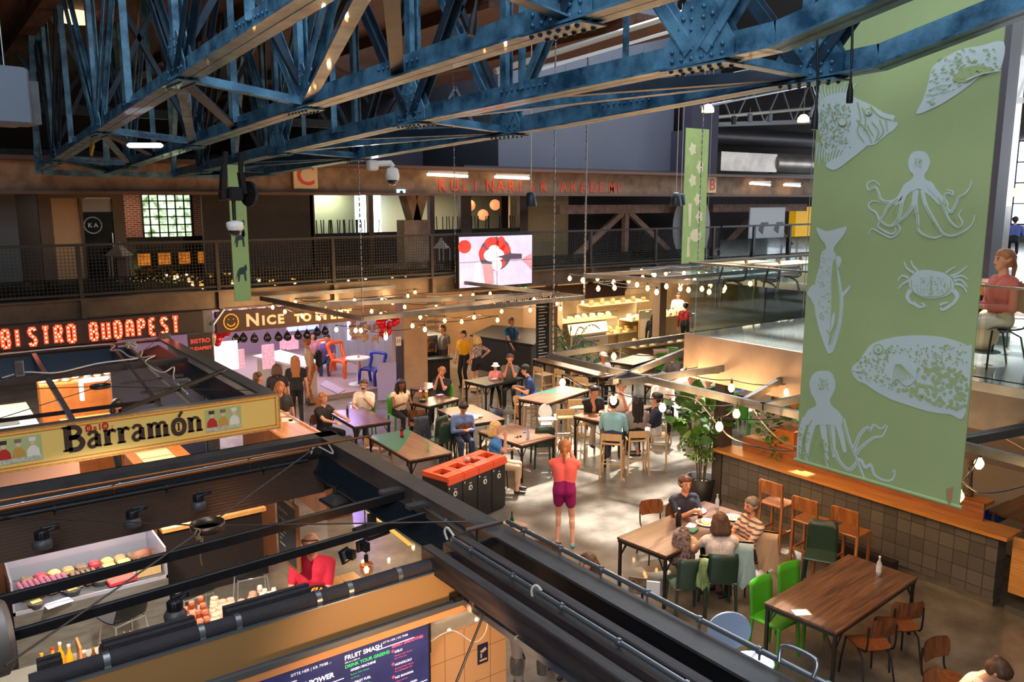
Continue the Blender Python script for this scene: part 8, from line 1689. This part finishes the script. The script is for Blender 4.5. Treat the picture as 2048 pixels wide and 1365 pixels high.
# ================================================================ PLANTS
lf=mat('leaf_dark_green',(44,84,34),.35,var=.4,vs=4,col2=(90,140,50)); lf2=mat('leaf_small_green',(60,110,44),.45,var=.4,vs=5,col2=(130,170,70)); palm=mat('palm_green',(56,104,52),.45,var=.3,vs=4)
def leafcloud(name,t,c,rad,n,size,m,seed,droop=.3,nx=5):
    random.seed(seed); b=MB()
    for k in range(n):
        d=Vector((random.gauss(0,1),random.gauss(0,1),random.gauss(0,1))).normalized(); r=random.random()**.4; p=Vector(c)+Vector((d.x*rad[0],d.y*rad[1],d.z*rad[2]))*r
        u=(d+Vector((random.uniform(-.6,.6),random.uniform(-.6,.6),random.uniform(-.2,.8)-droop))).normalized(); v=u.cross(Vector((random.uniform(-1,1),random.uniform(-1,1),1))).normalized(); w=u.cross(v); s=size*random.uniform(.7,1.2)
        prof=[(0,.0),(.18,.28),(.5,.42),(.8,.32),(1,0)]; L_=[];Rt=[];M_=[]
        for a,h in prof: L_.append(p+u*a*s+v*h*s-w*.12*s*a*a+w*.08*s*h); Rt.append(p+u*a*s-v*h*s-w*.12*s*a*a+w*.08*s*h); M_.append(p+u*a*s-w*.12*s*a*a)
        o=len(b.v); b.v+= [tuple(q) for q in L_+M_+Rt]
        for i in range(4): 
            for f in ((o+i,o+5+i,o+6+i,o+1+i),(o+5+i,o+10+i,o+11+i,o+6+i)): b.f.append(f); b.m.append(0); b.sm.append(True)
    return b.build(name,m,t)
c=atZ(1428,996,0); pot=mat('black_pot',(30,28,30),.5)
t=thing('fiddle_leaf_fig','big leafy fig plant with large glossy leaves beside the tiled counter end','plant',(c.x-.25,c.y+.1,0))
MB().lathe([(.2,0),(.28,.42),(.25,.42),(.24,.3),(0,.3)],(0,0,0),20).build('plant_pot',pot,t)
for i in range(5): a=i*1.25; MB().tube(spl([(.06*cos(a),.06*sin(a),.3),(.12*cos(a),.12*sin(a),.9),(.3*cos(a),.3*sin(a),1.5)],4),.014,7).build('stem',mat('stem_brown',(96,80,50),.7),t)
leafcloud('large_leaves',t,(-.02,.05,1.55),(.5,.5,.40),105,.24,lf,3); leafcloud('small_leaves',t,(0,0,1.0),(.36,.36,.32),420,.07,lf2,4)
c=atZ(1520,880,1.2); t=thing('trailing_plant','dark trailing plant spilling over the tiled counter behind the banner edge','plant',(11.5,8.2,1.26)); MB().lathe([(.12,0),(.16,.2),(.14,.2)],(0,0,0),14).build('plant_pot',pot,t); leafcloud('trailing_leaves',t,(0,0,.35),(.45,.55,.3),120,.14,lf,8); leafcloud('hanging_vine',t,(-.3,-.1,-.05),(.08,.3,.3),160,.05,lf2,9)
c=atZ(1138,765,0); t=thing('palm','tall feathery palm between the price board and the cheese counter','plant',(c.x,c.y,0)); MB().lathe([(.25,0),(.32,.5),(.28,.5)],(0,0,0),18).build('plant_pot',pot,t)
b=MB(); random.seed(31)
for k in range(20):
    a=random.uniform(0,2*pi); L_=random.uniform(.5,1.0); H_=random.uniform(.9,1.7); P=[Vector((cos(a)*L_*u,sin(a)*L_*u,.5+H_*(1-(1-u)**2)-u*u*.5)) for u in [i/9 for i in range(10)]]; b.tube(P,.012,5)
    for i in range(2,10):
        for s_ in (-1,1):
            d=Vector((-sin(a),cos(a),0))*s_; p=P[i]; q=p+d*.26*(1-i*.06)+Vector((cos(a)*.14,sin(a)*.14,-.10)); w=Vector((cos(a)*.02,sin(a)*.02,0)); b.add([p-w,p+w,q],[(0,1,2)],True)
b.build('fronds',palm,t)
t2=clone(t,(atZ(1180,765,0).x,atZ(1180,765,0).y,0),R(70),'lower feathery palm in front of the fruit poster counter',scale=(.7,.7,.62))
q=atZ(1045,470,3.6); t2=clone(t,(q.x,q.y+.6,3.4),R(30),'small palm on the far mezzanine above the video screen',scale=(.6,.6,.85))
# small counter props
item('counter_box',MB().box(-.25,.25,-.2,.2,0,.3),woodmat('orange_box_wood',(150,84,34),(190,116,54),.4),(11.45,7.9,1.26),'orange-brown wooden box on the tiled counter by the trailing plant','box')
b=MB(); q=(11.6,7.2,1.26); tag(MB().cbox((0,0,.12),(.02,.2,.26),rz=R(20)).build('leaflet',mat('cyan_leaflet',(60,170,190),.5),loc=q),'cyan and yellow leaflet on the counter behind the banner edge','leaflet')
for i,(px,py) in enumerate(((1210,1030),)): pass
t=thing('table_menu_stand','small dark framed notice standing behind the edge beam below the woman in coral','notice',atZ(1095,1095,.95)); MB().cbox((0,0,0),(.36,.02,.16),rz=R(-50)).build('frame',walnut,t); MB().cyl((0,0,-.95),(0,0,-.08),.015).lathe([(.14,-.95),(.12,-.93)],(0,0,0),16).build('stand_pole',blk,t)
t=thing('leaflet_stand','white printed leaflets standing behind the edge beam beneath the diners\' table','leaflets',atZ(1275,1172,.95)); MB().cbox((0,0,0),(.2,.02,.2),rz=R(-50)).build('left_sheet',mat('leaflet_print',(120,100,80),.6,var=.6,vs=20),t); MB().cyl((.03,-.05,-.95),(.03,-.05,-.08),.015).lathe([(.14,-.95),(.12,-.93)],(.03,-.05,0),16).build('stand_pole',blk,t); MB().cbox((.11,-.13,-.02),(.16,.02,.18),rz=R(-50)).build('right_sheet',white,t)
item('green_bottle_neck',MB().lathe([(.03,-.1),(.03,.0),(.012,.05),(.012,.12)],(0,0,0),12),MATS['green_jar'],atZ(1024,1040,.85),'green bottle neck showing above the edge beam','bottle')
t=thing('side_table','small dark side table carrying the green bottle behind the edge beam','table',tuple(atZ(1024,1040,.85)-Vector((0,0,.85)))); MB().lathe([(.22,.72),(.22,.75)],(0,0,0),24).build('tabletop',mwood,t); MB().cyl((0,0,.01),(0,0,.72),.03).lathe([(.18,0),(.17,.02)],(0,0,0),20).build('pedestal',blk,t)
